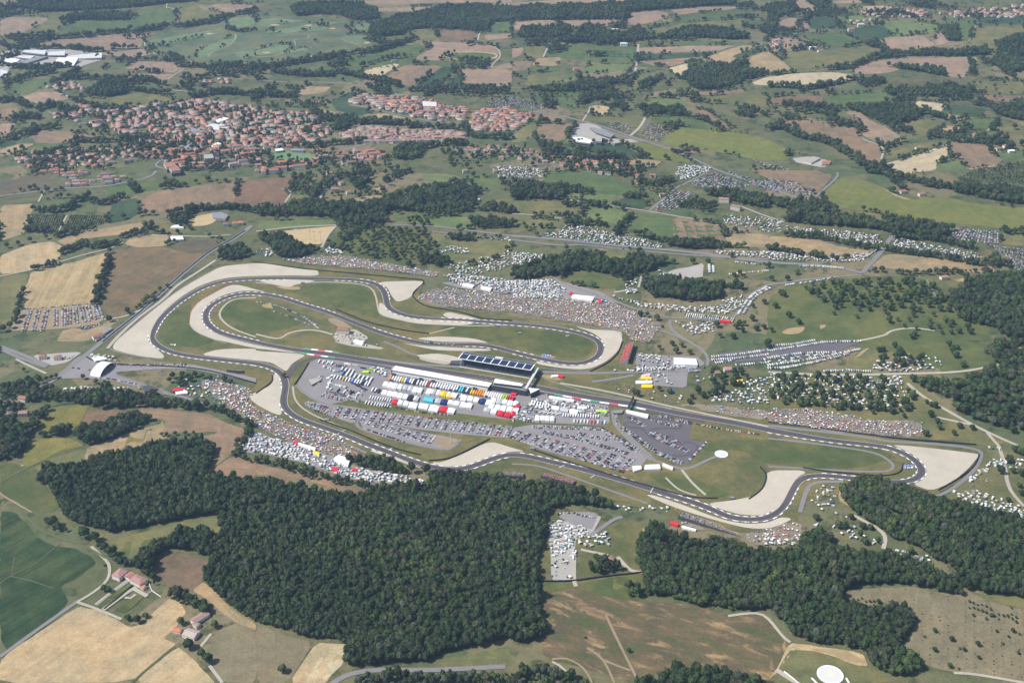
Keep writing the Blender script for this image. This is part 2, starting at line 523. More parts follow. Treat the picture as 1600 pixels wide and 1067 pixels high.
def near(px, py, skip=0):
    best = sorted((math.hypot((px - a[0]), 1.6 * (py - a[1])), a, t) for a, t in LAND)[skip]
    dx, dy = px - best[1][0], py - best[1][1]
    if abs(dx) > 1.6 * abs(dy): w = 'right of' if dx > 0 else 'left of'
    else: w = 'beyond' if dy < 0 else 'in front of'
    return f'{w} the {best[2]}'
ORD1 = 'first second third fourth fifth sixth seventh eighth ninth tenth eleventh twelfth thirteenth fourteenth fifteenth sixteenth seventeenth eighteenth nineteenth'.split()
TENS = {2: 'twenty', 3: 'thirty', 4: 'forty', 5: 'fifty', 6: 'sixty', 7: 'seventy', 8: 'eighty', 9: 'ninety'}
TENTH = {2: 'twentieth', 3: 'thirtieth', 4: 'fortieth', 5: 'fiftieth', 6: 'sixtieth', 7: 'seventieth', 8: 'eightieth', 9: 'ninetieth'}
def ordn(k):
    """1 -> first"""
    if k < 20: return ORD1[k - 1]
    if k < 100:
        a, b = divmod(k, 10)
        return TENTH[a] if b == 0 else TENS[a] + '-' + ORD1[b - 1]
    return 'one hundred and ' + ordn(k - 100) if k > 100 else 'hundredth'
# ------------------------------------------------------------------ the ground: one sheet to the horizon
def axis(core0, core1, step, far):
    a = list(np.arange(core0, core1 + 1, step))
    g = step; x = core1
    while x < far: g *= 1.35; x += g; a.append(x)
    g = step; x = core0; b = []
    while x > -far: g *= 1.35; x -= g; b.append(x)
    return np.array(b[::-1] + a)
gx = axis(-2700, 2700, 15, 24000); gy = axis(700, 5600, 15, 24000)
XX, YY = np.meshgrid(gx, gy)
ZZ = hgt(XX, YY)
nx, ny = len(gx), len(gy)
idx = np.arange(nx * ny).reshape(ny, nx)
quads = np.stack([idx[:-1, :-1], idx[:-1, 1:], idx[1:, 1:], idx[1:, :-1]], -1).reshape(-1, 4)
gm = D.meshes.new('ground')
gm.vertices.add(nx * ny); gm.vertices.foreach_set('co', np.stack([XX, YY, ZZ], -1).ravel())
gm.loops.add(quads.size); gm.loops.foreach_set('vertex_index', quads.ravel().astype(np.int32))
gm.polygons.add(len(quads)); gm.polygons.foreach_set('loop_start', np.arange(0, quads.size, 4, dtype=np.int32))
gm.update(calc_edges=True); gm.validate()
gm.polygons.foreach_set('use_smooth', np.ones(len(quads), bool))
gm.materials.append(M['ground'])
go = ob('ground', gm); go['kind'] = 'structure'

# ------------------------------------------------------------------ fields
FC = {  # colour as it looks in the photo, strength of rows, strength of patches
    'tan': ((196, 174, 138), .4, .6), 'tan2': ((174, 153, 120), .5, .7), 'pale': ((203, 187, 156), .4, .5), 'pink': ((166, 143, 124), .5, .6),
    'pink2': ((150, 128, 106), .5, .7), 'brown': ((132, 112, 92), .5, .6), 'dkbrown': ((112, 104, 86), .3, .4), 'redbrown': ((138, 112, 92), .3, .5),
    'green': ((97, 114, 74), .4, .6), 'dkgreen': ((70, 92, 68), .45, .5), 'drygreen': ((122, 122, 84), .4, .8), 'olive': ((126, 130, 74), .25, .3),
    'ltgreen': ((116, 130, 86), .3, .5), 'golf': ((104, 114, 88), .05, .9), 'fair': ((118, 136, 100), .05, .3), 'pitch': ((126, 156, 112), .2, .15),
    'vine': ((112, 112, 84), 1.0, .3), 'grass': ((116, 115, 78), .12, .8), 'grass2': ((100, 108, 68), .12, .8), 'burnt': ((112, 104, 78), .15, 1.0),
    'scrub': ((102, 105, 74), .1, .8), 'crop': ((60, 82, 54), 1.2, .8), 'yellow': ((136, 130, 74), .35, .4), 'wheatstripe': ((186, 164, 124), .9, .3),
    'brownstripe': ((128, 112, 86), .5, .6), 'orchard': ((140, 130, 104), .3, .4)}
nf = [0]
FPOLY = []
def F(kind, tile, s, rd=None, off=None, sm=1, k=0.12):
    c, rows, patch = FC[kind]
    px = P(tile, s)
    w = W2(px)
    if rd is None:                                        # rows along the longest side
        d = np.roll(w, -1, 0) - w
        rdv = d[np.argmax(np.hypot(d[:, 0], d[:, 1]))]
    else:
        r2 = W2(P(tile, rd)); rdv = r2[1] - r2[0]
    nf[0] += 1
    amp = min(3.2, 0.012 * float(np.ptp(w, axis=0).max())) * (2.2 if kind in ('grass', 'grass2', 'infield', 'scrub', 'golf', 'fair') else 1)
    wp = chaikin(w, sm, k)
    FPOLY.append((np.array(px).mean(0), wp))
    o = drape('field', rough(wp, amp), (0.45 if off is None else off) + 0.002 * nf[0], M['burnt' if kind == 'burnt' else 'field'], 24.0, rdv)
    j = 1 + 0.05 * random.uniform(-1, 1)
    o.color = (*[min(0.8, v * j) for v in alb(c)], 1)
    o['rows'] = float(rows); o['patch'] = float(patch)
    return o

FIELDS = '''pink 00 0,115 290,110 300,130 100,235 0,225
drygreen 00 300,125 380,135 410,150 330,215 100,235
green 00 410,150 560,125 700,140 850,120 880,75 1030,55 1080,60 1100,150 870,180 700,190 520,200 340,218
pink 00 0,20 130,5 60,30 0,40
drygreen 00 1115,60 1230,25 1400,60 1400,95 1250,140 1112,145
pink 00 1240,45 1380,25 1600,35 1600,70 1440,80 1300,70
pink 00 200,285 310,255 560,225 700,212 980,208 900,235 880,300 600,320 400,290
pink 00 520,335 690,325 890,305 950,345 800,360 640,345
pink 00 780,430 840,385 980,385 1140,395 1140,425 1090,455 940,450
pink 00 750,480 830,462 1090,465 1040,500 940,515 840,490
green 00 640,440 700,400 830,385 780,430 680,440
green 00 30,560 180,500 330,495 340,520 180,590 60,600
pink 00 140,610 230,580 360,575 430,615 400,630 240,655
drygreen 00 490,605 640,620 800,585 960,590 1110,620 1060,655 900,660 780,665 640,660 540,640
dkgreen 00 540,590 640,500 760,490 800,560 790,590 690,610
green 00 800,540 900,530 1000,545 1000,570 860,565
pink2 00 0,680 120,680 60,740 0,770
pink2 00 190,860 240,815 390,820 570,850 570,880 380,900 230,895
pink 00 0,775 100,770 70,830 0,850
green 00 130,945 250,895 480,905 500,920 330,960 200,950
tan2 00 0,935 120,900 220,900 150,930 50,970 0,980
dkgreen 00 0,870 100,890 100,905 0,925
drygreen 00 420,1040 560,1010 740,1005 700,1050 600,1067 400,1067
drygreen 00 660,920 800,900 920,890 900,920 760,935
drygreen 10 0,20 100,20 60,45 0,55
pink 10 680,55 900,50 1160,38 1160,50 1080,75 850,75 700,70
pink 10 620,10 760,5 1000,-10 1200,-20 1600,-25 1600,20 1350,20 1000,25 760,35
brown 10 1130,190 1350,195 1385,225 1370,260 1140,260
drygreen 10 960,205 1120,185 1130,255 990,250
scrub 10 760,235 960,200 985,240 830,275
pink 10 1420,220 1600,210 1600,240 1440,255
green 10 1480,155 1600,140 1600,200 1450,215
pink 10 1000,360 1110,290 1040,275 1100,265 1310,270 1500,290 1520,340 1500,375 1190,345 1150,380 1010,378
green 10 560,390 700,345 860,310 1020,270 1030,285 1100,290 1000,350 1000,400 640,450 570,430
green 10 1000,385 1190,385 1450,425 1240,425 1170,420 980,405
pale 10 640,450 860,400 900,405 800,470 720,497 660,470
pink2 10 805,485 930,405 1170,415 1060,490 970,548 880,535 860,515
dkgreen 10 1000,540 1170,415 1240,425 1190,500 1060,540
pink 10 1240,432 1600,432 1600,510 1565,555 1280,550 1275,530 1295,480
dkgreen 10 1200,500 1290,470 1275,530 1190,525
pink 10 1480,420 1600,390 1600,430 1470,430
tan2 10 245,580 330,540 470,545 430,580 270,600
pink2 10 170,625 310,625 450,635 430,655 200,640
green 10 200,640 430,655 350,675 190,670
ltgreen 10 400,655 470,645 510,690 490,700 440,685
tan2 10 360,690 440,685 540,720 520,730 400,715
dkgreen 10 460,640 590,575 640,590 560,660 700,680 720,700 650,730 560,705 500,690
tan2 10 690,730 780,705 960,740 1000,760 860,780 800,740
drygreen 10 600,570 660,545 800,590 850,600 700,600
pitch 10 75,985 110,945 300,950 370,980 340,1005 180,995 100,1000
pink 20 0,140 260,125 270,150 100,180 0,195
pink 20 280,132 440,130 520,120 690,115 670,150 560,175 380,170
pink 20 720,85 930,68 1060,130 720,165
pink 20 990,65 1180,45 1420,40 1400,55 1250,75 1040,95
green 20 800,160 1040,100 1420,60 1530,85 1400,115 1060,150 850,170
drygreen 20 850,180 1200,140 1440,120 1450,180 1300,180 1000,210 900,215
pink 20 -100,20 400,-10 760,-20 760,10 500,25 0,40
green 20 290,240 400,190 600,210 720,215 700,235 500,255
green 20 360,280 660,290 780,290 770,400 640,400 320,370 220,340 350,320
dkgreen 20 450,315 640,310 770,340 770,370 480,350
drygreen 20 80,290 210,290 190,365 90,370
pink 20 0,300 78,300 50,350 0,370
tan2 20 120,410 160,365 310,360 280,415
pink2 20 0,385 130,380 100,440 0,445
green 20 100,450 130,415 290,418 300,450
ltgreen 20 430,460 480,405 650,400 770,405 750,440 600,460
drygreen 20 75,540 110,455 390,462 400,495 330,520
pink2 20 400,470 740,452 700,500 640,495 480,510
green 20 860,265 1150,255 1450,265 1420,280 1160,285 850,290
pink 20 785,305 850,295 1150,287 1410,287 1300,320 1000,330 785,335
dkgreen 20 785,340 1290,324 1240,345 1000,370 785,375
pink2 20 790,385 960,372 1180,360 1100,390 940,425 840,400
pale 20 970,430 1100,395 1150,445 1050,480
tan2 20 1180,370 1430,287 1560,285 1370,355 1420,370 1320,410
dkgreen 20 1370,357 1540,302 1580,312 1430,370
tan2 . 1165,92 1200,80 1212,88 1235,106 1232,111 1200,112 1185,113 1166,100
pale . 1167,132 1200,120 1250,115 1305,113 1335,118 1335,125 1300,131 1200,134
drygreen 20 730,560 790,460 930,460 900,490 850,500 800,560
green 20 150,580 400,575 500,600 250,610
green 20 240,640 480,615 480,660 340,680
tan 20 500,660 610,665 600,720 490,715
pink 20 880,575 1000,575 1000,600 880,600
ltgreen 20 830,620 940,600 1060,630 1140,670 980,670 860,650
pink2 20 1110,582 1260,572 1450,557 1450,580 1200,600
drygreen 20 1150,602 1300,602 1450,583 1600,600 1600,690 1400,660 1200,640
pink2 20 1110,690 1200,685 1300,750 1390,800 1340,810 1200,740
green 20 870,730 1000,725 1130,745 1290,800 1310,830 1050,790 870,760
olive . 1030,225 1060,199 1110,203 1150,207 1200,217 1240,240 1228,251 1180,250 1110,235
olive 20 740,905 830,895 940,920 1100,1000 1150,1020 840,990
dkgreen 20 300,905 450,890 680,900 850,990 780,990 600,970 440,940
pink2 20 930,915 1060,930 1160,950 1140,965 1000,950
pink2 20 130,870 180,765 410,780 320,885
pink2 20 140,705 350,740 310,770 180,745 110,740
drygreen 20 0,870 50,770 170,760 130,860 60,890 0,895
drygreen 20 470,745 580,725 740,735 830,745 790,790 700,765 580,770
tan2 20 660,1020 800,995 940,1010 880,1050
pink 30 160,0 230,0 320,65 210,75
pink 30 380,10 560,0 600,20 430,25
tan2 30 500,60 620,40 780,40 760,55 600,65
pink 30 50,190 60,140 130,115 230,115 270,180
dkgreen 30 230,115 390,105 440,170 270,185
ltgreen 30 490,100 640,95 700,115 560,160 480,150
dkgreen 30 460,190 660,160 820,180 800,215 640,260 540,250
ltgreen 30 780,240 700,150 880,120 1060,160 1070,200 900,215
green 30 1080,120 1290,115 1290,160 1250,260 1190,250 1170,165
dkgreen 30 1310,110 1600,100 1600,155 1320,150
drygreen 30 1260,300 1300,175 1600,165 1600,210 1430,270 1420,300
green 30 200,225 400,195 530,235 600,275 400,310
dkgreen 30 40,215 240,185 260,195 30,240
drygreen 30 70,335 370,312 600,282 740,320 620,370 520,410 300,430 160,440
pink 30 0,245 150,235 270,275 180,320 0,325
pink 30 700,240 960,220 1050,285 960,300 860,325 750,335
pink 30 1040,270 1040,220 1090,205 1150,260 1060,290
pink 30 530,430 640,385 860,360 1300,358 1310,380 1270,430 1250,470 1200,495 1130,485 1110,450 930,410 850,420 740,400 830,440 700,465 540,470
drygreen 30 1270,510 1500,500 1600,520 1600,580 1430,600 1290,580
pink2 30 1280,592 1600,602 1600,640 1400,635
brown 30 0,620 100,600 340,600 340,670 240,665 0,665
green 30 345,600 580,585 740,580 740,650 500,660 400,680
green 30 250,690 430,682 370,710
scrub 30 640,560 800,480 1000,500 1150,530 900,545
pale 30 910,630 1060,645 1120,655 1070,710 920,660
dkgreen 30 1100,700 1140,657 1370,682 1330,735
tan2 30 1085,720 1140,715 1260,737 1180,760
green 30 1180,765 1330,737 1450,750 1380,810 1250,800
drygreen 30 1450,790 1520,770 1600,790 1600,840 1400,830
pink 30 480,700 560,695 650,760 740,800 880,880 720,910 590,850 600,780 540,740
pink2 30 50,775 140,750 240,750 390,790 560,800 590,860 700,920 720,1000 690,1015 560,1000 540,970 400,900 380,870 210,860 180,790
drygreen 30 800,780 980,740 1100,780 1000,850 920,860 900,820
tan2 30 1070,820 1120,785 1210,800 1100,855
dkgreen 30 1150,860 1250,822 1290,827 1200,870
tan2 30 1205,875 1300,830 1330,832 1240,880
pale . 1383,256 1440,240 1480,223 1482,243 1465,255 1462,266 1410,273 1390,262
drygreen . 1383,250 1388,232 1440,222 1480,222 1475,228 1440,240
pink2 . 1481,223 1540,226 1567,250 1555,260 1512,266 1498,247 1484,243
ltgreen . 1463,256 1497,248 1510,265 1467,267
green . 1545,240 1570,238 1600,235 1600,250 1568,250
dkbrown 01 0,75 230,15 350,50 370,80 290,100 0,150
vine 01 0,168 270,135 240,195 0,215
vine 01 255,182 290,132 480,120 450,160 400,175
tan2 01 0,217 220,205 190,290 160,390 0,440
vine 01 160,380 190,270 410,275 360,385 330,390
vine 01 390,380 430,275 640,280 660,330 560,360 420,380
dkgreen 01 665,335 700,200 860,170 880,260 800,310
green 01 660,110 850,85 1040,60 1060,90 960,120 760,160 680,140
pink2 01 885,180 1000,120 1330,85 1510,60 1460,200 1290,240 1060,270 950,250 890,230
redbrown . 375,284 400,281 470,276 458,290 440,298 452,306 445,318 430,325 400,320 365,318
tan2 01 350,440 500,385 770,340 900,320 960,340 860,370 760,400 540,425 420,470
tan 01 0,530 180,460 330,440 400,480 370,540 330,580 180,625 0,650
drygreen 01 0,665 180,635 155,740 110,850 90,930 0,980
dkbrown 01 1070,480 1180,440 1400,425 1290,510 1180,515
tan2 01 780,460 800,430 900,400 1060,400 1040,470 860,480
tan2 01 350,1067 390,1000 460,980 540,1000 700,930 750,930 640,1010 540,1067
drygreen 01 960,330 1060,330 1180,370 1280,390 1060,400 940,380
vine 11 215,100 240,35 340,30 310,70 270,120
drygreen 11 320,70 350,0 480,0 450,60 380,75
drygreen 11 190,190 220,150 370,160 360,180 280,200
tan2 11 600,180 700,150 820,155 790,190 700,240 650,230
tan2 11 690,110 800,100 780,140 720,150
ltgreen 11 1020,20 1240,30 1230,70 1080,70
green 11 1300,40 1540,50 1520,110 1400,130
green 11 820,280 1000,270 1130,275 1120,300 900,310
ltgreen 11 930,325 1130,280 1340,290 1370,360 1300,370 1080,340
drygreen 11 1460,190 1600,170 1600,240 1500,230
ltgreen 11 0,330 100,310 480,305 500,330 400,345 60,370 0,360
grass2 11 430,500 500,390 700,350 1060,360 1090,400 1080,520 960,590 760,570 560,500 480,480
drygreen 11 1090,380 1180,400 1200,410 1600,430 1600,480 1500,560 1300,600 1130,520
green 21 180,80 220,0 480,10 620,50 720,90 800,120 760,140 600,160 520,140 400,105
ltgreen 21 330,155 520,145 660,150 600,200 480,190
drygreen 21 0,190 320,195 470,200 430,280 200,280 0,270
dkgreen 21 600,210 700,170 820,180 850,220 800,245
ltgreen 21 430,290 480,210 600,225 730,255 690,350 560,310
green 21 700,340 750,260 980,275 1100,300 1260,330 1320,370 1330,430 1000,420 820,385
pink2 21 1000,420 1010,280 1260,330 1340,380 1335,430 1200,445
tan2 21 1335,430 1340,380 1600,400 1600,480 1400,470
drygreen 21 0,290 330,315 300,350 100,370 0,400
drygreen 21 560,500 580,480 800,500 780,530 640,580 580,570
drygreen 21 1240,560 1600,590 1600,640 1300,670 1250,680
grass2 21 300,660 400,620 700,700 620,745 380,720
olive . 1280,312 1310,278 1350,282 1372,290 1400,305 1425,312 1450,310 1480,309 1520,318 1600,325 1600,362 1520,352 1440,345 1380,334 1310,325
pink2 31 -120,-10 300,0 410,30 300,150 160,110 0,50
drygreen 31 450,240 580,250 720,270 720,310 560,280
tan2 31 640,600 740,520 900,530 1200,570 1420,600 1410,640 1100,630 860,620
tan2 31 0,410 100,410 300,430 480,480 640,500 620,530 420,560 300,520 120,490 0,480
drygreen 31 1460,390 1600,400 1600,470 1460,460
grass2 31 0,800 140,700 420,680 640,660 860,660 1000,680 1140,760 1200,870 1400,990 1380,1067 700,1067 300,1067 0,1067
drygreen 31 980,670 1160,650 1300,680 1280,740 1150,760 1060,780
tan2 31 1160,680 1230,670 1280,710 1280,740 1200,700
grass2 32 600,0 1350,0 1440,120 1280,180 1120,190 800,60 620,60
grass 32 0,200 900,200 1000,330 1200,480 1400,590 1500,640 1340,650 960,600 700,590 300,540 0,500
drygreen 32 580,40 640,40 800,70 700,130 640,170 420,190 520,110
yellow 02 195,560 300,420 400,395 555,395 540,430 490,530 340,560
dkgreen 02 310,410 400,380 550,385 400,400
brown 02 490,530 560,420 700,425 830,430 800,470 720,490 600,520
tan2 02 530,740 545,660 700,610 850,550 1000,515 1020,490 1050,600 1010,610 870,670 600,705
yellow 02 740,630 880,560 990,525 990,570 860,640 760,670
pink2 02 860,410 1000,420 1300,450 1400,500 1530,545 1500,640 1450,700 1300,810 1280,800 1340,740 1340,640 1260,590 1350,575 1360,560 1030,575 1010,580 1040,490 900,470
pink2 02 1330,800 1460,710 1600,745 1600,850 1380,840
pink2 12 0,760 200,800 400,850 690,920 690,950 640,950 400,890 250,850 0,830
yellow 02 140,770 160,620 360,600 440,605 530,650 380,680 270,740 180,780
drygreen 02 220,790 280,740 540,665 530,750 400,780 310,765 240,810
grass2 02 0,750 100,760 150,780 220,800 250,880 330,920 500,925 380,1010 340,1060 220,1060 0,950
scrub 02 110,880 240,900 330,925 510,930 430,960 380,1000 250,990
drygreen 03 380,0 440,80 660,135 620,180 520,160 460,120 380,30
drygreen 03 640,195 850,135 1050,80 1350,20 1410,165 1340,130 1260,85 1020,150 900,230 830,300 820,330 760,310 700,260
grass2 03 690,205 850,175 1000,165 900,240 830,295 740,290
crop 03 0,0 90,0 200,110 260,180 340,210 470,230 560,270 600,320 500,400 380,460 430,560 300,680 0,890 | 60,400 300,260
tan 03 0,910 350,680 500,590 620,610 700,660 810,720 900,700 1000,590 1050,545 1130,570 1165,630 1090,720 1030,780 1100,830 820,1067 0,1067 | 0,1000 500,650
tan 03 820,1067 1110,840 1180,890 1340,1060 1340,1067 | 820,1060 1080,840
brown 03 950,350 970,300 1040,245 1180,265 1330,320 1280,360 1270,430 1200,490 1140,500 1060,470 1000,420
tan2 03 1200,490 1270,435 1350,500 1460,620 1600,700 1600,740 1480,690 1400,640 1320,560
orchard 03 1280,880 1370,740 1480,690 1600,745 1600,1067 1400,1067 1300,930
orchard 13 0,700 150,755 360,815 200,1067 0,1067
tan 13 205,1067 375,815 580,825 545,950 480,1010 440,1060 420,1067 | 210,1060 370,820
pale 13 300,1067 430,870 545,860 540,950 470,1010 420,1067
drygreen 13 1090,960 1200,905 1400,880 1590,830 1600,960 1200,975
grass2 23 160,440 400,450 600,410 840,380 840,520 700,550 500,520 300,490 170,520
olive 23 560,430 740,400 800,480 700,500 600,470
grass 23 200,40 300,0 560,30 500,150 700,30 850,90 780,240 780,340 840,370 500,400 400,420 430,260 160,420 150,330
grass2 23 520,140 680,60 790,110 790,220 760,330 700,300 640,270 470,240
burnt 23 175,540 400,470 700,550 1000,560 1300,620 1600,660 1720,790 1600,1067 1200,975 900,990 760,1067 200,900 180,800 210,700 | 700,600 1600,860
grass2 23 230,600 500,620 600,740 560,800 400,700 230,680
grass2 23 540,800 680,860 760,960 640,940 560,860
burnt 33 0,650 80,740 140,820 50,985 0,1067
orchard 33 470,510 560,480 800,470 960,470 1130,520 1210,540 1380,560 1600,610 1600,1067 1160,1000 1000,960 900,900 820,880 930,680 900,620 830,580 700,560 600,640 500,570
drygreen 33 1240,490 1380,520 1600,530 1600,605 1380,555
tan 33 0,1040 50,985 140,815 250,830 400,850 540,870 600,890 620,960 560,960 400,900 280,870 150,880 60,1000
drygreen 33 60,980 150,850 300,870 420,910 560,960 700,1010 800,1067 100,1067
drygreen 32 1130,640 1340,660 1370,680 1300,800 1150,930 1120,980 1600,1090 1600,700
grass 32 1200,900 1400,830 1600,850 1600,1067 1300,1050'''
for ln in FIELDS.split('\n'):
    kind, tile, rest = ln.split(' ', 2)
    rd = None
    if '|' in rest: rest, rd = [q.strip() for q in rest.split('|')]
    F(kind, '' if tile == '.' else tile, rest, rd)
F('wheatstripe', '01', '130,860 155,740 200,625 500,560 680,505 640,640 590,740 585,830 400,850 270,860', '470,830 600,560')
F('brownstripe', '01', '630,790 700,500 860,480 1040,480 1180,515 1290,510 1000,760 870,850 780,910 690,910 640,850', '660,820 1200,520')
# farmland just beyond the frame
for x0, x1, y0, y1, nx_, ny_2 in ((-330, -6, 20, 1060, 3, 11), (1608, 1930, 60, 1060, 3, 10), (-330, 1930, 1076, 1240, 10, 1)):
    for i in range(nx_):
        for j in range(ny_2):
            if random.random() < .2: continue
            w_, h_ = (x1 - x0) / nx_, (y1 - y0) / ny_2; xa, ya = x0 + i * w_, y0 + j * h_
            q = [(xa + w_ * u + random.uniform(-.1, .1) * w_ * (0 < u < 1), ya + h_ * v + random.uniform(-6, 6)) for u, v in ((.03, .06), (.55, .02), (.97, .05), (.96, .93), (.4, .97), (.04, .9))]
            F(random.choice(('pink2', 'tan2', 'green', 'drygreen', 'dkgreen', 'drygreen', 'pink')), '', ' '.join(f'{u:.1f},{v:.1f}' for u, v in q))
# golf course
F('golf', '', '228,62 260,48 300,42 345,32 420,24 470,30 540,35 590,48 560,60 590,70 560,80 500,88 430,98 340,102 300,95 270,88 240,75', sm=2, k=.25)
for t, s in (('00', '930,245 1050,240 1250,200 1360,190 1380,215 1200,240 1020,285 940,290'), ('00', '1230,330 1290,290 1400,250 1480,225 1490,240 1400,290 1340,325 1260,365 1220,360'),
             ('00', '1400,140 1480,110 1600,105 1600,160 1450,175'), ('00', '1460,340 1500,320 1600,315 1600,365 1500,370'), ('10', '0,125 130,115 240,130 330,125 240,145 0,165'),
             ('10', '30,200 200,180 440,140 540,140 330,195 150,215'), ('10', '0,310 150,285 230,280 170,330 0,355'), ('10', '500,235 640,215 760,265 680,285 600,275'),
             ('10', '150,340 250,305 350,300 300,325'), ('10', '590,160 700,140 730,165 700,190 600,190'), ('10', '260,180 420,160 460,180 330,205'), ('10', '370,80 480,58 620,65 640,80 500,85')):
    F('fair', t, s, sm=2, k=.25, off=.75)
def patch(name, mat, tile, s, off, sm=2, k=.25, step=20.0):
    nf[0] += 1
    return drape(name, chaikin(W2(P(tile, s)), sm, k), off + 0.0015 * nf[0], M[mat], step)
for t, s in (('10', '80,160 110,155 160,158 120,165'), ('10', '455,180 490,175 500,183 470,186'), ('10', '30,330 80,326 100,332 50,336'), ('10', '670,268 710,264 715,272 680,276'),
             ('00', '1280,212 1310,209 1340,214 1300,219'), ('10', '300,160 340,155 355,162 320,166'), ('10', '330,355 350,350 358,356 340,360')):
    patch('bunker', 'sand', t, s, 1.2)

# ------------------------------------------------------------------ circuit grass, yards
FC['infield'] = ((118, 115, 78), .12, 1.0)
F('infield', '', '165,548 250,470 340,413 420,408 500,418 664,434 655,465 700,484 800,496 978,512 978,560 1010,600 1200,648 1400,688 1535,703 1505,745 1462,775 1262,775 1245,815 1190,832 1100,830 1000,790 800,745 600,722 480,674 385,622 405,590 300,572', off=.9, sm=1)
for s in ('245,520 262,492 300,470 300,500 320,520 345,532 300,545 260,540', '345,478 375,467 420,472 470,490 500,500 440,515 400,528 360,515 343,500', '440,452 520,441 570,447 588,470 595,500 560,490 500,470 460,460',
          '680,510 760,510 880,518 925,530 930,550 905,562 850,556 790,535 720,528', '1085,690 1180,685 1300,690 1390,705 1395,720 1330,733 1200,728 1160,700 1100,708',
          '1000,735 1070,740 1110,760 1150,775 1100,778 1040,762', '500,615 620,632 760,652 830,660 950,662 940,668 830,668 700,652 560,636 510,628', '465,650 560,680 690,725 690,730 580,690 480,664'):
    F('grass2', '', s, off=1.25, sm=2, k=.25)
M['bare'] = flat_mat('bare_earth', (182, 160, 120), 0.95, 0.1, 0.35, 0.09, 0.5)
# yards
patch('paddock', 'asphalt', '', '463,604 483,567 505,557 612,573 660,588 760,602 832,608 850,609 950,630 953,660 945,665 850,661 760,652 650,637 550,625 512,633 490,623 470,613', 1.7, 1, .1)
patch('car_park', 'asphalt', '12', '300,385 320,372 600,408 820,448 1000,472 1300,508 1600,528 1600,605 1270,578 1000,548 660,480 600,512 480,470 310,400', 1.7, 1, .1)
patch('car_park', 'asphalt', '12', '640,485 700,488 1050,568 1280,612 1210,682 1000,645 680,562', 1.75, 1, .1)
patch('yard', 'dirt', '12', '1090,588 1210,608 1272,615 1210,676 1130,655', 1.95)
patch('car_park', 'asphalt', '22', '0,540 130,518 570,536 800,688 850,720 820,765 750,812 550,772 200,682 0,605', 1.7, 1, .1)
patch('car_park', 'asphdark', '22', '690,530 690,445 850,455 1125,508 1105,600 1140,620 1222,628 1100,768 1040,772 890,692', 1.7, 1, .1)
patch('car_park', 'dirt', '01', '60,1000 130,872 270,862 580,832 650,930 600,960 430,985 180,1002', 1.2, 1, .1)
patch('yard', 'sand', '01', '1160,330 1200,290 1380,255 1370,290 1320,340 1200,350', 1.0)
patch('yard', 'sand', '11', '20,392 220,372 500,345 480,370 430,440 400,460 300,460 260,440 200,420', 1.0, 1, .1)
patch('yard', 'concrete', '21', '920,670 1000,620 1120,600 1200,575 1190,690 1100,690 990,690', 1.2, 1, .15)
patch('yard', 'asphalt', '02', '340,235 480,100 545,75 600,110 740,148 1000,150 1050,138 1200,142 1600,228 1600,258 1400,212 1200,172 1000,172 725,190 740,218 900,268 860,284 700,245 540,228', 1.5, 1, .1)
patch('yard', 'concrete', '02', '200,85 480,65 510,70 420,130 330,150 280,140', 1.3, 1, .1)
patch('yard', 'concrete', '23', '230,150 270,50 500,80 520,20 560,30 500,140 400,170 390,260 400,425 245,428 240,200', 1.4, 1, .1)
patch('yard', 'asphalt', '23', '290,30 330,0 500,0 540,20 500,110 400,90', 1.5, 1, .1)
patch('yard', 'asphdark', '32', '-390,120 -300,70 0,40 250,0 560,-15 575,5 420,70 200,100 0,110 -300,140', 1.2, 1, .1)
patch('yard', 'asphalt', '22', '780,70 900,85 1160,95 1210,140 1100,190 1090,290 820,270 780,240 830,190 770,140', 1.2, 1, .1)
patch('yard', 'asphalt', '21', '0,680 300,690 560,760 700,840 560,800 200,790 0,790', 1.2, 1, .1)
patch('yard', 'asphalt', '11', '1150,700 1300,690 1600,690 1600,770 1300,740', 1.2, 1, .1)
patch('yard', 'concrete', '00', '0,330 140,305 420,310 640,340 660,370 560,400 500,420 450,415 330,420 150,420 60,430 40,470 0,485', 1.0, 1, .1)
patch('yard', 'concrete', '20', '350,850 390,780 500,768 640,850 620,880 740,870 800,890 500,905 390,882', 1.0, 1, .1)
patch('yard', 'concrete', '30', '150,990 260,980 400,1010 350,1050 180,1020', 1.0, 1, .1)
patch('yard', 'asphalt', '12', '0,560 120,610 300,660 560,740 640,790 860,830 1060,870 1060,900 760,890 560,850 300,760 0,690', 1.3, 1, .1)
patch('yard', 'asphalt', '02', '1530,590 1600,560 1600,700 1500,690', 1.3, 1, .1)
patch('yard', 'lane', '11', '480,1030 500,1010 620,990 700,1040 690,1067 500,1067', 1.5, 1, .1)
patch('yard', 'lane', '12', '480,0 620,0 800,40 780,50 600,30', 1.5, 1, .1)
patch('yard', 'lane', '12', '1020,110 1030,85 1180,95 1230,130 1190,145 1090,130', 1.6, 1, .1)
patch('yard', 'dirt', '11', '430,930 490,915 620,985 560,1000', 1.4)
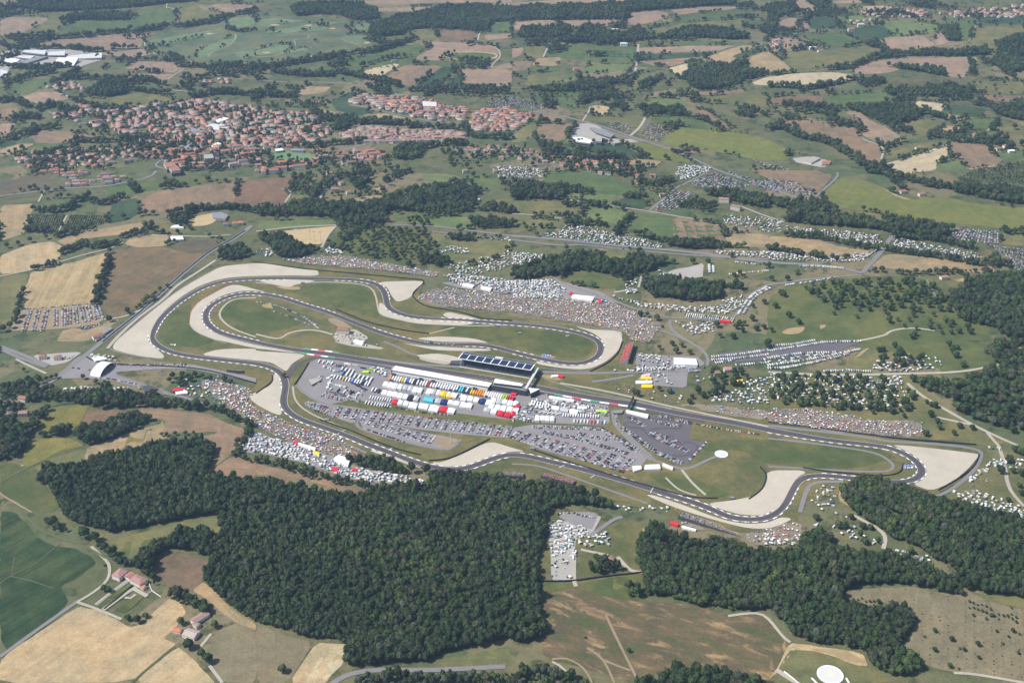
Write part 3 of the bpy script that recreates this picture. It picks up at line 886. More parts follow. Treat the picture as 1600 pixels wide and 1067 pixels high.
for t, s in (('33', '250,850 400,860 560,880 610,950 500,930 330,880'), ('23', '800,110 850,95 850,120 815,145'), ('31', '70,1010 160,980 240,970 200,1020 110,1025'), ('31', '310,960 370,960 330,1000'), ('22', '170,210 270,215 320,235 260,245 180,230'),
             ('22', '330,705 400,712 480,745 420,735'), ('11', '100,725 260,720 290,740 220,750'), ('12', '540,640 640,690 640,710 560,680'), ('02', '130,755 150,775 130,780'), ('13', '660,910 700,900 750,945 680,965'),
             ('11', '30,835 90,830 110,870 60,860'), ('31', '690,95 760,140 900,180 870,185 760,150'), ('32', '450,1000 440,920 500,900 520,960 540,1050'), ('22', '870,675 930,700 910,715'), ('32', '520,110 590,50 640,40 600,70')):
    nf[0] += 1
    drape('bare_earth_ground', rough(chaikin(W2(P(t, s)), 2), 5.0, 4.0), 1.6 + .0015 * nf[0], M['bare'], 8.0)

CROWDG = [('', '650,468 668,455 690,450 800,463 860,468 930,465 985,484 1012,497 1030,517 1015,536 985,532 972,515 910,507 800,488 720,483 682,478'), ('11', '150,558 350,540 560,535 900,598 1150,640 1120,668 1000,650 600,605 300,585'),
          ('', '308,598 340,590 396,612 384,630 400,640 450,660 530,685 560,705 545,722 500,706 460,695 400,668 372,645 340,624'), ('', '1200,640 1260,640 1300,646 1375,659 1440,660 1442,684 1350,678 1300,674 1200,661'), ('22', '1000,385 1200,395 1400,410 1620,430 1600,490 1400,465 1200,425'),
          ('', '1165,836 1200,826 1240,816 1257,823 1250,846 1200,851 1172,848'), ('23', '1055,60 1150,90 1230,120 1180,125 1050,80')]
F('scrub', '03', '815,1064 1085,838 1100,846 835,1066', off=1.2, sm=0)
for t, s in CROWDG:
    nf[0] += 1
    drape('trodden_ground', rough(chaikin(W2(P(t, s)), 1), 9.0), 1.5 + .0015 * nf[0], M['trodden'], 16.0)
# ------------------------------------------------------------------ gravel traps
GRAV = ['180,534 215,504 257,470 282,451 320,430 345,417 372,414 400,412 415,412 450,418 487,423 495,421 500,432 450,431 397,432 360,434 335,439 310,448 285,463 262,481 247,497 237,515 234,530 239,541 257,556 255,561 225,558 195,552 175,546',
        '312,555 340,546 400,545 400,549 467,553 478,556 465,563 455,570 448,581 440,577 425,567 400,564 350,559',
        '296,502 298,487 310,472 337,457 358,446 375,446 400,453 420,458 400,455 375,455 348,462 326,474 317,489 317,503 328,517 350,527 400,540 475,553 440,550 400,545 350,534 330,530 307,520 297,510',
        '398,438 435,437 500,439 465,444 452,450 430,446', '588,441 662,439 662,446 647,457 640,467 620,473 611,462 606,450',
        '592,474 598,474 607,487 625,494 650,499 745,503 735,508 700,509 645,506 600,494 592,487', '691,492 700,488 725,493 752,500 700,498',
        '648,529 690,526 740,529 767,537 740,535 700,535 670,533', '622,535 660,541 720,544 768,546 765,549 710,549 675,547',
        '895,509 920,515 960,517 972,519 972,536 965,550 948,565 925,576 905,578 870,575 838,569 838,564 860,569 892,573 915,571 936,562 944,551 944,540 940,530 925,520',
        '675,722 690,723 725,709 765,689 800,700 822,706 797,706 775,711 750,721 725,729 700,730 680,727', '575,704 590,704 620,715 650,728 662,733 640,727 610,716',
        '387,620 400,613 425,602 428,584 437,587 441,600 439,615 437,632 441,645 437,650 420,643 400,632',
        '1102,787 1147,782 1180,775 1195,760 1198,735 1252,735 1260,739 1247,745 1238,757 1230,772 1224,784 1215,796 1200,804 1180,806 1155,804 1130,797',
        '1390,694 1527,709 1530,712 1512,734 1487,754 1455,768 1425,757 1440,751 1448,740 1446,728 1432,714 1412,703',
        '1007,773 1022,774 1070,790 1110,806 1140,815 1170,819 1200,817 1220,808 1240,811 1210,824 1190,827 1165,825 1135,818 1100,808 1050,792',
        '690,552 740,566 775,572 720,570 640,556']
for s in GRAV: patch('gravel_trap', 'gravel', '', s, 2.0, 2, .2, 20.0)

# ------------------------------------------------------------------ the race track
TR = """407,537 437,543 475,549 525,555 575,563.5 625,571 675,578 725,586 762,591 840,606 900,618 950,626 990,631 1050,644 1100,653 1150,661 1200,672 1250,681 1300,689 1350,694 1387,699 1412,708 1430,719 1440,731 1441,739 1435,746 1425,751 1410,754 1375,752 1350,749 1325,747 1300,744 1275,743 1260,745 1249,750 1241,759 1235,771 1229,784 1220,796 1205,808 1187,812 1162,812 1137,808 1120,799 1087,786 1050,775 1000,759 950,744 900,731 850,719 820,712 797,710 775,715 750,725 725,733 700,734 675,730 650,723 625,714 600,704 575,695 550,684 525,675 500,666.5 475,658 457,649 446,639 442,629 445,614 447,599 441,585 427,575 407,570 397,568 350,563 312,559 275,553 255,546 241,536 236,527 240,517 250,499 265,484 287,467 312,452 337,443 362,438 397,436 450,435 500,436 550,437 580,441 595,448 602,459 604,472 607,482 620,489 640,495 675,499 725,501 797,506 837,509 875,514 907,521 925,527 936,534 939,541 939,551 930,561 912,568 892,569 870,566 845,561 820,555 800,550 775,543 750,539 725,539 700,539.5 675,539 650,535 625,529 600,522 575,513 550,503 525,493 500,484 475,477 450,468 425,462 400,459 375,459 350,466 330,477 321,489 321,502 332,514 350,523 397,534"""
tp = W2(P('', ' '.join(TR.split())))
tp = chaikin(tp, 3, 0.25, True)
tpo = resample(np.vstack([tp, tp[:1]]), 5.0)[:-1]
for _ in range(4): tpo = 0.5 * tpo + 0.25 * (np.roll(tpo, 1, 0) + np.roll(tpo, -1, 0))
wid = np.full(len(tpo), 6.6)
pxt = np.array(project(tpo[:, 0], tpo[:, 1], 0)).T
onstr = (pxt[:, 0] > 480) & (pxt[:, 0] < 1390) & (np.abs(pxt[:, 1] - np.interp(pxt[:, 0], [475, 762, 990, 1200, 1387], [549, 591, 631, 672, 699])) < 4)
wid[onstr] = 8.2
for _ in range(30): wid = 0.5 * wid + 0.25 * (np.roll(wid, 1) + np.roll(wid, -1))
strip('race_track', tpo, -wid, wid, 2.35, M['track'], True)
for sgn in (-1, 1):
    a = sgn * (wid - 0.55); b = sgn * (wid - 0.15)
    strip('edge_line_marking', tpo, np.minimum(a, b), np.maximum(a, b), 2.42, M['white'], True)
strip('racing_line_marking', resample(np.vstack([tpo, tpo[:1]]), 5.0)[:-1], -1.9, 1.6, 2.38, M['rubber'], True)
# verge strips of pale grasscrete just outside
_t, _n = normals2(tpo, True)
def kerb_run(name, pxa, pxb, side, cols, w=1.5, dash=7.0, gap=0, inset=0.0):
    """striped kerb along the track between two photo points"""
    A = W2([pxa, pxb])
    i0 = int(np.argmin(np.hypot(*(tpo - A[0]).T))); i1 = int(np.argmin(np.hypot(*(tpo - A[1]).T)))
    n = len(tpo)
    ids = [(i0 + k) % n for k in range(((i1 - i0) % n) + 1)] if ((i1 - i0) % n) <= ((i0 - i1) % n) else [(i1 + k) % n for k in range(((i0 - i1) % n) + 1)]
    p = tpo[ids]; ww = wid[ids]
    if len(p) < 3: return
    sub = resample(p, dash / 2)
    wv = np.interp(np.linspace(0, 1, len(sub)), np.linspace(0, 1, len(p)), ww)
    t, nn = normals2(sub)
    mb = MB()
    for k in range(0, len(sub) - 2, 2):
        ci = cols[(k // 2) % len(cols)]
        q = []
        for j in (k, k + 2):
            a_ = sub[j] + nn[j] * side * (wv[j] + inset); b_ = sub[j] + nn[j] * side * (wv[j] + inset + w)
            q.append((a_, b_))
        vs = [(*q[0][0], 0), (*q[1][0], 0), (*q[1][1], 0), (*q[0][1], 0)]
        zb = [float(hgt(v[0], v[1])) for v in vs]
        lo = [(v[0], v[1], z + 0.75) for v, z in zip(vs, zb)]; hi = [(v[0], v[1], z + 0.93) for v, z in zip(vs, zb)]
        fs = [(0, 1, 2, 3), (4, 5, 6, 7), (0, 1, 5, 4), (1, 2, 6, 5), (2, 3, 7, 6), (3, 0, 4, 7)]
        mb.add(lo + hi, fs, ci)
    o = mb.build(name, [M['white'], M['redp'], M['greenp'], M['track'], M['asphdark']])
    o['kind'] = 'structure'
    return o
W_, R_, G_, K_ = 0, 1, 2, 4
for a, b, sd in (((241, 536), (312, 559), 1), ((237, 520), (337, 443), -1), ((241, 536), (237, 522), 1), ((345, 441), (450, 435), -1), ((525, 437), (585, 443), -1), ((560, 437), (604, 470), 1), ((607, 480), (680, 499), -1), ((690, 500), (800, 506), 1), ((800, 506), (900, 519), -1),
                 ((890, 517), (939, 545), 1), ((935, 556), (820, 555), 1), ((725, 539), (780, 545), 1), ((830, 558), (800, 550), -1), ((575, 513), (640, 533), -1), ((420, 461), (520, 491), -1), ((410, 459), (325, 482), 1), ((322, 485), (340, 519), 1), ((340, 519), (405, 537), 1),
                 ((397, 568), (440, 584), 1), ((444, 590), (447, 606), 1), ((443, 630), (470, 655), 1), ((470, 655), (600, 704), 1), ((580, 697), (690, 733), -1), ((700, 734), (790, 711), 1), ((800, 710), (960, 747), -1), ((960, 747), (1000, 759), -1), ((1020, 765), (1170, 812), 1), ((1120, 800), (1215, 800), -1),
                 ((1215, 800), (1240, 760), 1), ((1249, 750), (1330, 747), 1), ((1280, 743), (1340, 748), -1), ((1410, 754), (1441, 738), 1), ((1440, 731), (1387, 699), 1), ((1200, 672), (1390, 700), -1), ((312, 559), (397, 568), 1)):
    kerb_run('kerb', a, b, sd, [W_, K_])
    kerb_run('kerb', a, b, -sd, [W_, K_]) if sd and random.random() < 0.25 else None
kerb_run('kerb', (472, 549), (528, 556), 1, [G_, W_, R_, W_], 4.0, 14); kerb_run('kerb', (472, 549), (528, 556), -1, [G_, W_, R_, W_], 4.0, 14)
kerb_run('kerb', (868, 612), (1010, 636), -1, [G_, W_, R_, W_], 4.5, 16)
# pit lane and pit entry, starting grid
road('', '447,599 452,585 462,571 478,562 500,558 560,566 615,577', 10, 'track', 'pit_lane_road', 2.1)
road('', '615,577 680,588 760,601 830,611 900,624 1000,640 1100,659', 9, 'track', 'pit_lane_road', 2.1)
mb = MB()
for k in range(22):
    c = W2([(745 + k * 4.2, 588.5 + k * 0.78)])[0]
    mb.box((c[0] + (2.2 if k % 2 else -2.2) * 0.4, c[1] + (3.0 if k % 2 else -3.0), 0.885 + float(hgt(c[0], c[1]))), (0.4, 2.6, 0.03))
mb.build('starting_grid_marking', [M['white']])['kind'] = 'structure'

# ------------------------------------------------------------------ roads, lanes, paths
ROADS = '''lane 00 4 1040,50 1045,20
lane 00 5 1040,50 1100,60 1115,75 1110,145
lane 00 5 870,240 910,250 900,290 960,325 965,345 1070,350
road 00 8 540,430 660,440 860,455 1130,462 1420,470
road 00 8 480,475 540,430
lane 00 5 1050,500 1150,430
lane 00 5 1130,380 1145,425
lane 00 6 1070,565 1200,575 1240,590
road 00 8 1160,640 1240,600
lane 00 6 330,540 430,610
lane 00 3 1020,265 1040,240 1200,215 1380,185
lane 00 3 1230,320 1260,290
lane 00 3 1300,355 1320,330 1420,295 1480,240 1470,215
lane 00 3 1430,150 1440,125 1560,120
lane 10 3 20,135 130,120 200,125 240,140
lane 10 3 180,215 400,150 560,140
lane 10 3 0,305 110,285 240,290 250,280 230,250 330,245 330,225
lane 10 3 500,240 580,265 660,290
lane 10 3 0,360 130,355 170,325 350,300
road 10 8 280,520 400,515 600,525 760,560 950,605
road 10 7 600,655 750,690 1000,745 1150,770 1270,775
lane 10 6 1400,200 1385,260
lane 10 6 1460,290 1520,310 1530,360 1480,400 1470,425
road 10 7 0,500 120,512 200,515
lane 20 7 195,360 230,280
lane 20 9 770,445 790,280
road 20 9 770,445 740,460 680,505
lane 20 6 390,465 560,465 740,445
road 20 7 0,550 240,548 400,540
road 20 6 940,430 1100,390 1250,340 1420,275
road 20 6 1540,265 1600,310
lane 20 6 440,760 480,700 490,670
road 20 9 0,810 60,770 130,700
road 20 10 130,700 300,725 440,760 560,790 820,885 950,920 1150,1000 1270,1060
road 20 9 560,805 700,860 820,885
lane 20 9 740,850 800,800 835,735
road . 10 1117,265 1150,276 1200,294 1255,314 1275,319
road . 7 1270,312 1310,277 1308,270
road . 7 1015,330 1055,296 1063,290
road . 7 1066,290 1110,267
road . 14 800,369 875,374 950,383 1037,390 1100,396 1200,411 1275,414 1320,420 1347,427
road . 8 800,375 880,385 900,382 960,388 1040,396 1110,401 1200,406
road . 12 1347,427 1375,397 1392,370 1405,367
road . 8 1200,446 1240,440 1305,433 1347,430
road . 9 615,352 665,353 700,356 800,369
road . 7 675,362 725,367 800,375
lane 30 6 590,870 700,910 720,930 720,960 700,1020
lane 30 5 590,830 600,815
lane 30 5 1370,820 1460,745
road 30 5 1250,265 1300,180 1295,135
road 30 5 1310,150 1450,160 1600,155
lane 30 5 30,235 250,195 400,190
lane 30 5 180,235 270,260 380,310
road 30 5 560,160 640,130 730,120
lane 30 5 1260,1060 1420,1040
road . 8 1145,497 1162,480 1172,460 1200,445
road . 7 1145,497 1135,502 1075,497 1045,497 1015,490 975,477 945,462
road . 7 1047,500 1047,515 1075,534 1095,544 1107,559 1105,572
lane 31 6 550,1067 740,1030 760,1000 900,980 1040,1000
road 31 5 990,680 1050,790
lane 32 7 0,190 350,210 860,200 1120,195 1280,180 1440,145 1600,135
lane 32 7 870,260 960,340 1100,420 1240,500 1400,580 1560,650
lane 32 6 1040,470 1180,500 1290,525
lane 32 6 1370,570 1440,650
lane 32 7 1440,650 1480,760 1500,920 1600,1030
road . 13 393,353 382,363 360,377 335,390 320,400 287,427 250,460 215,492 175,522 150,542 135,554 100,581 75,600 45,615
lane . 8 337,407 307,427 275,447 257,467 215,497 180,530 168,545
road 01 8 0,160 290,122 500,105 620,105 790,75 950,40 975,0
road 01 7 350,0 480,50 510,100
lane 01 5 0,660 200,620 380,570 520,525 680,490 770,450
lane 01 5 860,400 1060,405 1300,415 1440,400
lane 01 6 650,930 780,915 900,860
lane 01 5 240,195 275,130
lane 01 5 360,385 420,280
lane 11 5 310,70 340,0
lane 11 7 360,250 400,170 440,110
lane 11 5 165,115 230,130 180,200
lane 11 6 0,380 240,350 500,340
lane 11 6 410,480 450,400 500,345
lane 11 5 230,410 250,365
road 21 6 430,290 480,195
road 21 7 860,250 1020,115
lane 21 5 330,180 470,200 600,215 860,255 1000,280 1250,320 1340,370
lane 21 5 0,270 180,280 310,300
lane 21 6 1420,220 1600,290 1700,320
lane 21 6 790,730 810,660
lane 21 7 780,740 640,760
road 21 7 260,670 340,720 520,770 640,830
road 21 6 860,985 1000,1020 1100,1067
road 02 11 0,30 150,85 300,150
road 02 9 0,45 140,110 290,160
lane 02 6 100,110 200,160 290,200
road 02 8 1010,320 1150,345 1290,395
road 02 6 740,215 900,272 1000,300 1100,340
road 03 7 0,905 240,730 480,562
lane 03 5 480,562 560,520 680,430 690,330 640,280 570,215
lane 03 5 480,562 620,610 760,670
lane 03 7 600,580 700,500 800,430
lane 03 8 645,610 740,540 850,470
lane 03 5 1255,840 1320,760
lane 03 5 1310,960 1390,1067
tram 02 4 0,880 140,800 280,740
dirt 02 3.5 0,950 100,1010 200,1067
tram 03 4 140,0 250,120 400,170 570,230 660,290
road 13 9 470,1075 560,1020 660,995 780,985 1100,990 1560,965
lane 23 5 1350,650 1450,635 1540,630 1600,660 1700,790 1740,815
lane 33 8 50,985 190,1075
lane 33 7 530,20 700,110 740,160 720,230
lane 33 5 1160,1005 1280,1010 1600,1067
dirt 23 4 585,640 640,760 740,960 780,1040
dirt 23 3.5 250,920 350,910 460,980 500,1067
dirt 23 3.5 470,850 570,910 640,1067
dirt 23 3.5 580,930 740,990
lane 23 6 430,235 600,270
lane 23 7 660,280 720,350 760,375 830,375
road 23 8 490,150 640,40 690,30
lane 23 7 390,260 385,430 400,465
tram 03 1.8 0,450 60,400 220,330 330,230 380,200
tram 03 1.8 60,400 200,430 340,480
tram 03 1.6 90,280 75,390
road 00 7 300,700 450,760 640,790 830,830 900,790
road 00 7 1040,1060 960,1040 1010,1000 1180,890 1220,860
road 00 7 640,690 760,780 900,860 1060,900
road 00 7 1040,700 1100,800 1180,900 1250,980
road 00 7 1300,690 1400,740 1560,760
road 00 6 520,960 700,980 900,1000 1100,1010
road 10 7 0,780 150,790 300,850 420,900
road 10 6 180,690 160,800 100,900 30,980
road 10 7 380,990 480,960 600,930 700,900 900,880
road 10 6 560,1010 640,960 760,920
road 10 6 960,730 1000,690 1040,660
road 10 6 1180,770 1200,700 1220,660
road 10 6 1400,760 1500,720 1600,690
road 20 6 0,960 150,990 300,950 480,1010
road 20 6 100,1040 260,1020 420,1060
lane 23 4 250,935 320,970 360,1030
lane 11 5 0,795 -150,800 -225,870 -230,920 -150,990 0,1040
lane 11 6 0,1022 150,1060 200,1010 360,990 480,1025
lane 11 4 0,820 100,830 300,910 390,985
lane 11 4 0,700 200,716 280,705 400,695 640,705 720,730 750,780 765,880 790,910 960,945 1340,975 1600,962
lane 11 4 1080,1020 1240,980
road 12 7 250,270 330,345 430,390 600,420 920,460 1200,500 1600,536
lane 12 4 230,280 240,370 330,450 600,560
road 12 6 380,570 550,640 690,695
road 12 7 620,510 660,460 640,480 620,520 680,560 1000,645 1210,685 1280,612
road 22 5 0,765 150,770 330,830 500,890 700,960 850,1012
road 22 14 640,430 645,520 770,640 880,740
road 22 7 880,740 1010,785 1100,800 1180,760 1230,735 1285,715
lane 22 5 1060,800 1120,880 1210,958
lane 22 4 960,850 1040,930 1150,960
road 32 6 0,605 200,625 500,665 680,695 770,750 790,790 740,815 500,810 200,790 0,780
road 32 8 1020,975 1130,940 1280,820 1335,720 1330,670 1000,635 740,625 640,600 400,570 0,525
road 32 8 200,1067 240,920 290,875 470,875
road 22 9 180,190 480,200 760,190 1180,180
road 22 8 500,250 600,240 760,210
road 12 9 700,100 960,140 1290,160
road 12 6 800,0 900,40 1000,95 1300,110
lane 22 6 300,260 600,310 1000,410 1600,530'''
for ln in ROADS.split('\n'):
    mt, tile, w, rest = ln.split(' ', 3)
    rest = rest.split('|')[0].strip()
    road('' if tile == '.' else tile, rest, float(w), mt, 'road' if mt == 'road' else 'lane_path', 1.85)
# kart circuit painted loops on the dark car park
road('22', '710,470 800,490 800,510 720,500 690,520 760,545 800,530 830,560 860,600 980,640 1060,640 1090,625 1140,635 1170,660 1140,700 1060,720 1000,710', 6, 'track', 'kart_track_road', 2.0)
road('22', '840,480 1000,490 1070,515 1050,545 960,540 870,545 850,570 900,590 1010,590', 6, 'track', 'kart_track_road', 2.0)
# horse oval and two round pads
def ring(name, c, rx, ry, mat, off, w):
    a = np.linspace(0, 2 * np.pi, 61)[:-1]
    p = W2([(c[0] + rx * math.cos(t), c[1] + ry * math.sin(t)) for t in a])
    return strip(name, p, -w / 2, w / 2, off, M[mat], True)
F('green', '', ' '.join(f'{736 + 39 * math.cos(t):.1f},{88 + 5.6 * math.sin(t):.1f}' for t in np.linspace(0, 6.0, 22)), off=.9, sm=0)
ring('horse_track', (736.5, 88), 39.5, 5.8, 'sand', 1.6, 9)
ring('horse_track', (739, 88.5), 31, 4, 'lane', 1.6, 3)
# ------------------------------------------------------------------ tree kinds (meshes shared by all copies)
def crown_mesh(name, seed, rx, rz, zc, sub, leaves, mat, col=False, trunk=True):
    r = np.random.default_rng(seed)
    bm = bmesh.new()
    bmesh.ops.create_icosphere(bm, subdivisions=sub, radius=1.0)
    V = np.array([v.co[:] for v in bm.verts]); Fs = [tuple(v.index for v in f.verts) for f in bm.faces]
    bm.free()
    o = Vector(r.uniform(-50, 50, 3))
    out = []
    for v in V:
        q = Vector(v)
        n1 = noise.noise(q * 1.5 + o); n2 = noise.noise(q * 3.4 + o * 2)
        k = 1 + 0.34 * n1 + 0.26 * n2
        z = q.z * (1.0 if q.z > 0 else 0.72)
        out.append((q.x * rx * k, q.y * rx * k, zc + z * rz * k))
    vs = out; fs = list(Fs); mi = [0] * len(fs)
    for i in range(leaves):
        d = r.normal(size=3); d /= np.linalg.norm(d); d[2] = abs(d[2]) * 0.9 - 0.25
        q = Vector(d).normalized()
        k = (1 + 0.34 * noise.noise(q * 1.5 + o) + 0.26 * noise.noise(q * 3.4 + o * 2)) * r.uniform(0.92, 1.14)
        c = np.array((q.x * rx * k, q.y * rx * k, zc + q.z * rz * k * (1 if q.z > 0 else 0.72)))
        nrm = Vector(d + r.normal(size=3) * 0.5).normalized()
        a = nrm.orthogonal().normalized(); b = nrm.cross(a)
        s = rx * r.uniform(0.1, 0.23)
        n = len(vs)
        for e, g in ((-1, -.6), (.2, -1), (1, .5), (-.3, 1)):
            vs.append(tuple(c + np.array(a) * s * e + np.array(b) * s * g))
        fs.append((n, n + 1, n + 2, n + 3)); mi.append(0)
    if trunk:
        n = len(vs); k = 5; tr = rx * 0.08
        for z, rr in ((-0.6, tr * 1.3), (zc - rz * 0.3, tr * 0.7)):
            for i in range(k): vs.append((rr * math.cos(2 * math.pi * i / k), rr * math.sin(2 * math.pi * i / k), z))
        for i in range(k): fs.append((n + i, n + (i + 1) % k, n + k + (i + 1) % k, n + k + i)); mi.append(1)
    return mesh(name, vs, fs, [M[mat], M['bark']], mi)

def trunk_mesh(name, seed, rx, zc, rz):
    r = np.random.default_rng(seed); mb = MB()
    tr = rx * 0.09
    mb.cyl((0, 0, -0.8), tr * 1.35, zc - rz * 0.35 + 0.8, 7, 0, tr * 0.8)
    for k in range(5):
        a = 2 * math.pi * k / 5 + r.uniform(-.4, .4); z0 = zc - rz * r.uniform(0.5, 0.75)
        e = np.array((math.cos(a) * rx * .55, math.sin(a) * rx * .55, zc + rz * r.uniform(-.1, .3))); s0 = np.array((0, 0, max(0.3, z0)))
        vs = []
        for c, w in ((s0, tr * .5), (e, tr * .18)):
            for i in range(4): vs.append((c[0] + w * math.cos(i * 1.571), c[1] + w * math.sin(i * 1.571), c[2] + w * 0.5 * math.sin(i * 1.571)))
        mb.add(vs, [(0, 1, 5, 4), (1, 2, 6, 5), (2, 3, 7, 6), (3, 0, 4, 7)])
    return mb.mesh(name, [M['bark']])

HAZE = 5.2e-5
PROTO = D.collections.new('tree_kinds')                    # sources for the wood masses only, not linked to the scene
def proto(name, *a, **k):
    o = D.objects.new(name, crown_mesh(name, *a, **k)); PROTO.objects.link(o); return o
# seed, crown radius, crown half height, crown centre height, subdivision, leaf clumps
for i in range(5): proto(f'a{i}_broadleaf', 10 + i, 4.6, 5.0, 8.6, 2, 170, 'leafwarm' if i in (1, 3) else 'leaf')
for i in range(2): proto(f'b{i}_greyleaf', 30 + i, 4.4, 4.6, 8.0, 2, 80, 'leafgrey')
for i in range(2): proto(f'c{i}_conifer', 40 + i, 2.6, 7.5, 8.6, 2, 70, 'leaf')
for i in range(2): proto(f'd{i}_shrub', 50 + i, 2.4, 1.8, 1.7, 2, 50, 'leaf')

def gn_scatter():
    ng = D.node_groups.new('plant_trees', 'GeometryNodeTree')
    ng.interface.new_socket('Geometry', in_out='INPUT', socket_type='NodeSocketGeometry')
    ng.interface.new_socket('Geometry', in_out='OUTPUT', socket_type='NodeSocketGeometry')
    N = ng.nodes; L = ng.links
    gi = N.new('NodeGroupInput'); go_ = N.new('NodeGroupOutput')
    ci = N.new('GeometryNodeCollectionInfo'); ci.inputs['Collection'].default_value = PROTO
    ci.inputs['Separate Children'].default_value = True; ci.inputs['Reset Children'].default_value = True
    iop = N.new('GeometryNodeInstanceOnPoints'); iop.inputs['Pick Instance'].default_value = True
    def attr(n, t):
        a = N.new('GeometryNodeInputNamedAttribute'); a.data_type = t; a.inputs['Name'].default_value = n
        return [s for s in a.outputs if s.enabled and s.name == 'Attribute'][0]
    L.new(gi.outputs[0], iop.inputs['Points']); L.new(ci.outputs[0], iop.inputs['Instance'])
    L.new(attr('kind', 'INT'), iop.inputs['Instance Index'])
    L.new(attr('turn', 'FLOAT_VECTOR'), iop.inputs['Rotation']); L.new(attr('size', 'FLOAT_VECTOR'), iop.inputs['Scale'])
    L.new(iop.outputs[0], go_.inputs[0])
    return ng
GN = gn_scatter()

def mass(name, pts, kinds, sizes, label, cat):
    """one object for a wood: points carrying instanced trees"""
    n = len(pts)
    z = hgt(pts[:, 0], pts[:, 1])
    c = np.array([pts[:, 0].mean(), pts[:, 1].mean(), 0])
    me = D.meshes.new(name)
    me.vertices.add(n); me.vertices.foreach_set('co', (np.column_stack([pts, z]) - c).astype(np.float32).ravel())
    a = me.attributes.new('kind', 'INT', 'POINT'); a.data.foreach_set('value', np.asarray(kinds, np.int32))
    tv = np.zeros((n, 3)); tv[:, 2] = rng.uniform(0, 6.283, n)
    a = me.attributes.new('turn', 'FLOAT_VECTOR', 'POINT'); a.data.foreach_set('vector', tv.astype(np.float32).ravel())
    a = me.attributes.new('size', 'FLOAT_VECTOR', 'POINT'); a.data.foreach_set('vector', np.asarray(sizes, np.float32).ravel())
    o = ob(name, me, None, tuple(c))
    m_ = o.modifiers.new('trees', 'NODES'); m_.node_group = GN
    tag(o, label, cat, kind='stuff')
    return o

def jgrid(poly, s, jit=0.38):
    lo, hi = poly.min(0), poly.max(0)
    x, y = np.meshgrid(np.arange(lo[0], hi[0], s), np.arange(lo[1], hi[1], s))
    x[1::2] += s / 2
    x = x.ravel() + rng.uniform(-jit, jit, x.size) * s; y = y.ravel() + rng.uniform(-jit, jit, y.size) * s
    k = inside(poly, x, y)
    return np.stack([x[k], y[k]], 1)

def tsizes(n, base, var=0.28):
    s = base * (1 + rng.uniform(-var, var, n)); h = s * rng.uniform(0.85, 1.2, n)
    return np.stack([s, s * rng.uniform(.9, 1.1, n), h], 1)

ntrees = [0]
GAPS = ['338,803 365,797 400,790 440,787 480,789 520,787 560,786', '1010,840 1060,852 1120,856', '1380,790 1430,815 1500,845 1560,880', '1230,880 1290,900 1330,905']
def wood(tile, s, sp=7.6, size=1.0, desc='dark broadleaf wood', lift=6.0, mixk=(0, 1, 2, 3, 4, 0, 1, 2, 3, 4, 5, 0, 2, 7), cat='wood', name='woodland', skip=0):
    pp = P(tile, s)
    a_ = np.array(pp, float); ar = np.sum(a_[:, 0] * np.roll(a_[:, 1], -1) - np.roll(a_[:, 0], -1) * a_[:, 1])
    tg = np.roll(a_, -1, 0) - np.roll(a_, 1, 0); ny_ = -tg[:, 0] / np.maximum(np.hypot(tg[:, 0], tg[:, 1]), 1e-6) * np.sign(ar)
    gx_, gy_ = G(a_[:, 0], a_[:, 1], lift * np.clip(.5 - .8 * ny_, 0, 1.1))      # far rims were seen at crown height, near rims at the ground
    poly = np.stack([gx_, gy_], 1)
    pts = jgrid(poly, sp)
    if len(pts) < 2: return
    # uneven: thin out by large noise, vary height
    nz = np.array([noise.noise(Vector((x / 45, y / 45, 0.3))) for x, y in pts])
    pts = pts[(nz > -0.62) | (rng.random(len(pts)) < .5)]
    for gl in GAPS:
        g = resample(W2(P('', gl), 6.0), 3.0)
        dd = np.min(np.hypot(pts[:, None, 0] - g[None, :, 0], pts[:, None, 1] - g[None, :, 1]), axis=1) if len(pts) < 40000 else np.full(len(pts), 99.0)
        pts = pts[dd > 4.5]
    if len(pts) < 2: return
    n = len(pts); ntrees[0] += n
    nz = np.array([noise.noise(Vector((x / 60, y / 60, 5.3))) + .8 * np.sign(noise.noise(Vector((x / 75, y / 75, 15.3)))) * .35 for x, y in pts])
    sz = tsizes(n, size, 0.38) * np.where(rng.random(n) < .06, 1.3, 1.0)[:, None] * (1 + 0.25 * nz)[:, None]; sz[:, 2] *= 1.0 / max(.6, size) ** .6
    c = np.array(pp).mean(0)
    return mass(name, pts, rng.choice(mixk, n), sz, f'{desc} {near(c[0], c[1], skip)}', cat)

def hedge(tile, s, w=9.0, sp=6.0, size=0.72, desc='dark tree line', mixk=(0, 1, 2, 3, 4, 5), name='hedgerow'):
    pp = P(tile, s)
    p = resample(chaikin(W2(pp, 3.0), 1, .25, False), sp)
    t, nn = normals2(p)
    pts = []
    for k in range(max(1, int(round(w / sp)))):
        off = (k - (max(1, int(round(w / sp))) - 1) / 2) * sp
        q = p + nn * off + rng.uniform(-.75, .75, p.shape) * sp
        pts.append(q[rng.random(len(q)) < .9])
    pts = np.vstack(pts)
    n = len(pts); ntrees[0] += n
    if n < 2: return
    c = np.array(pp)[len(pp) // 2]
    return mass(name, pts, rng.choice(mixk, n), tsizes(n, size, 0.5), f'{desc} {near(c[0], c[1])}', 'tree line')

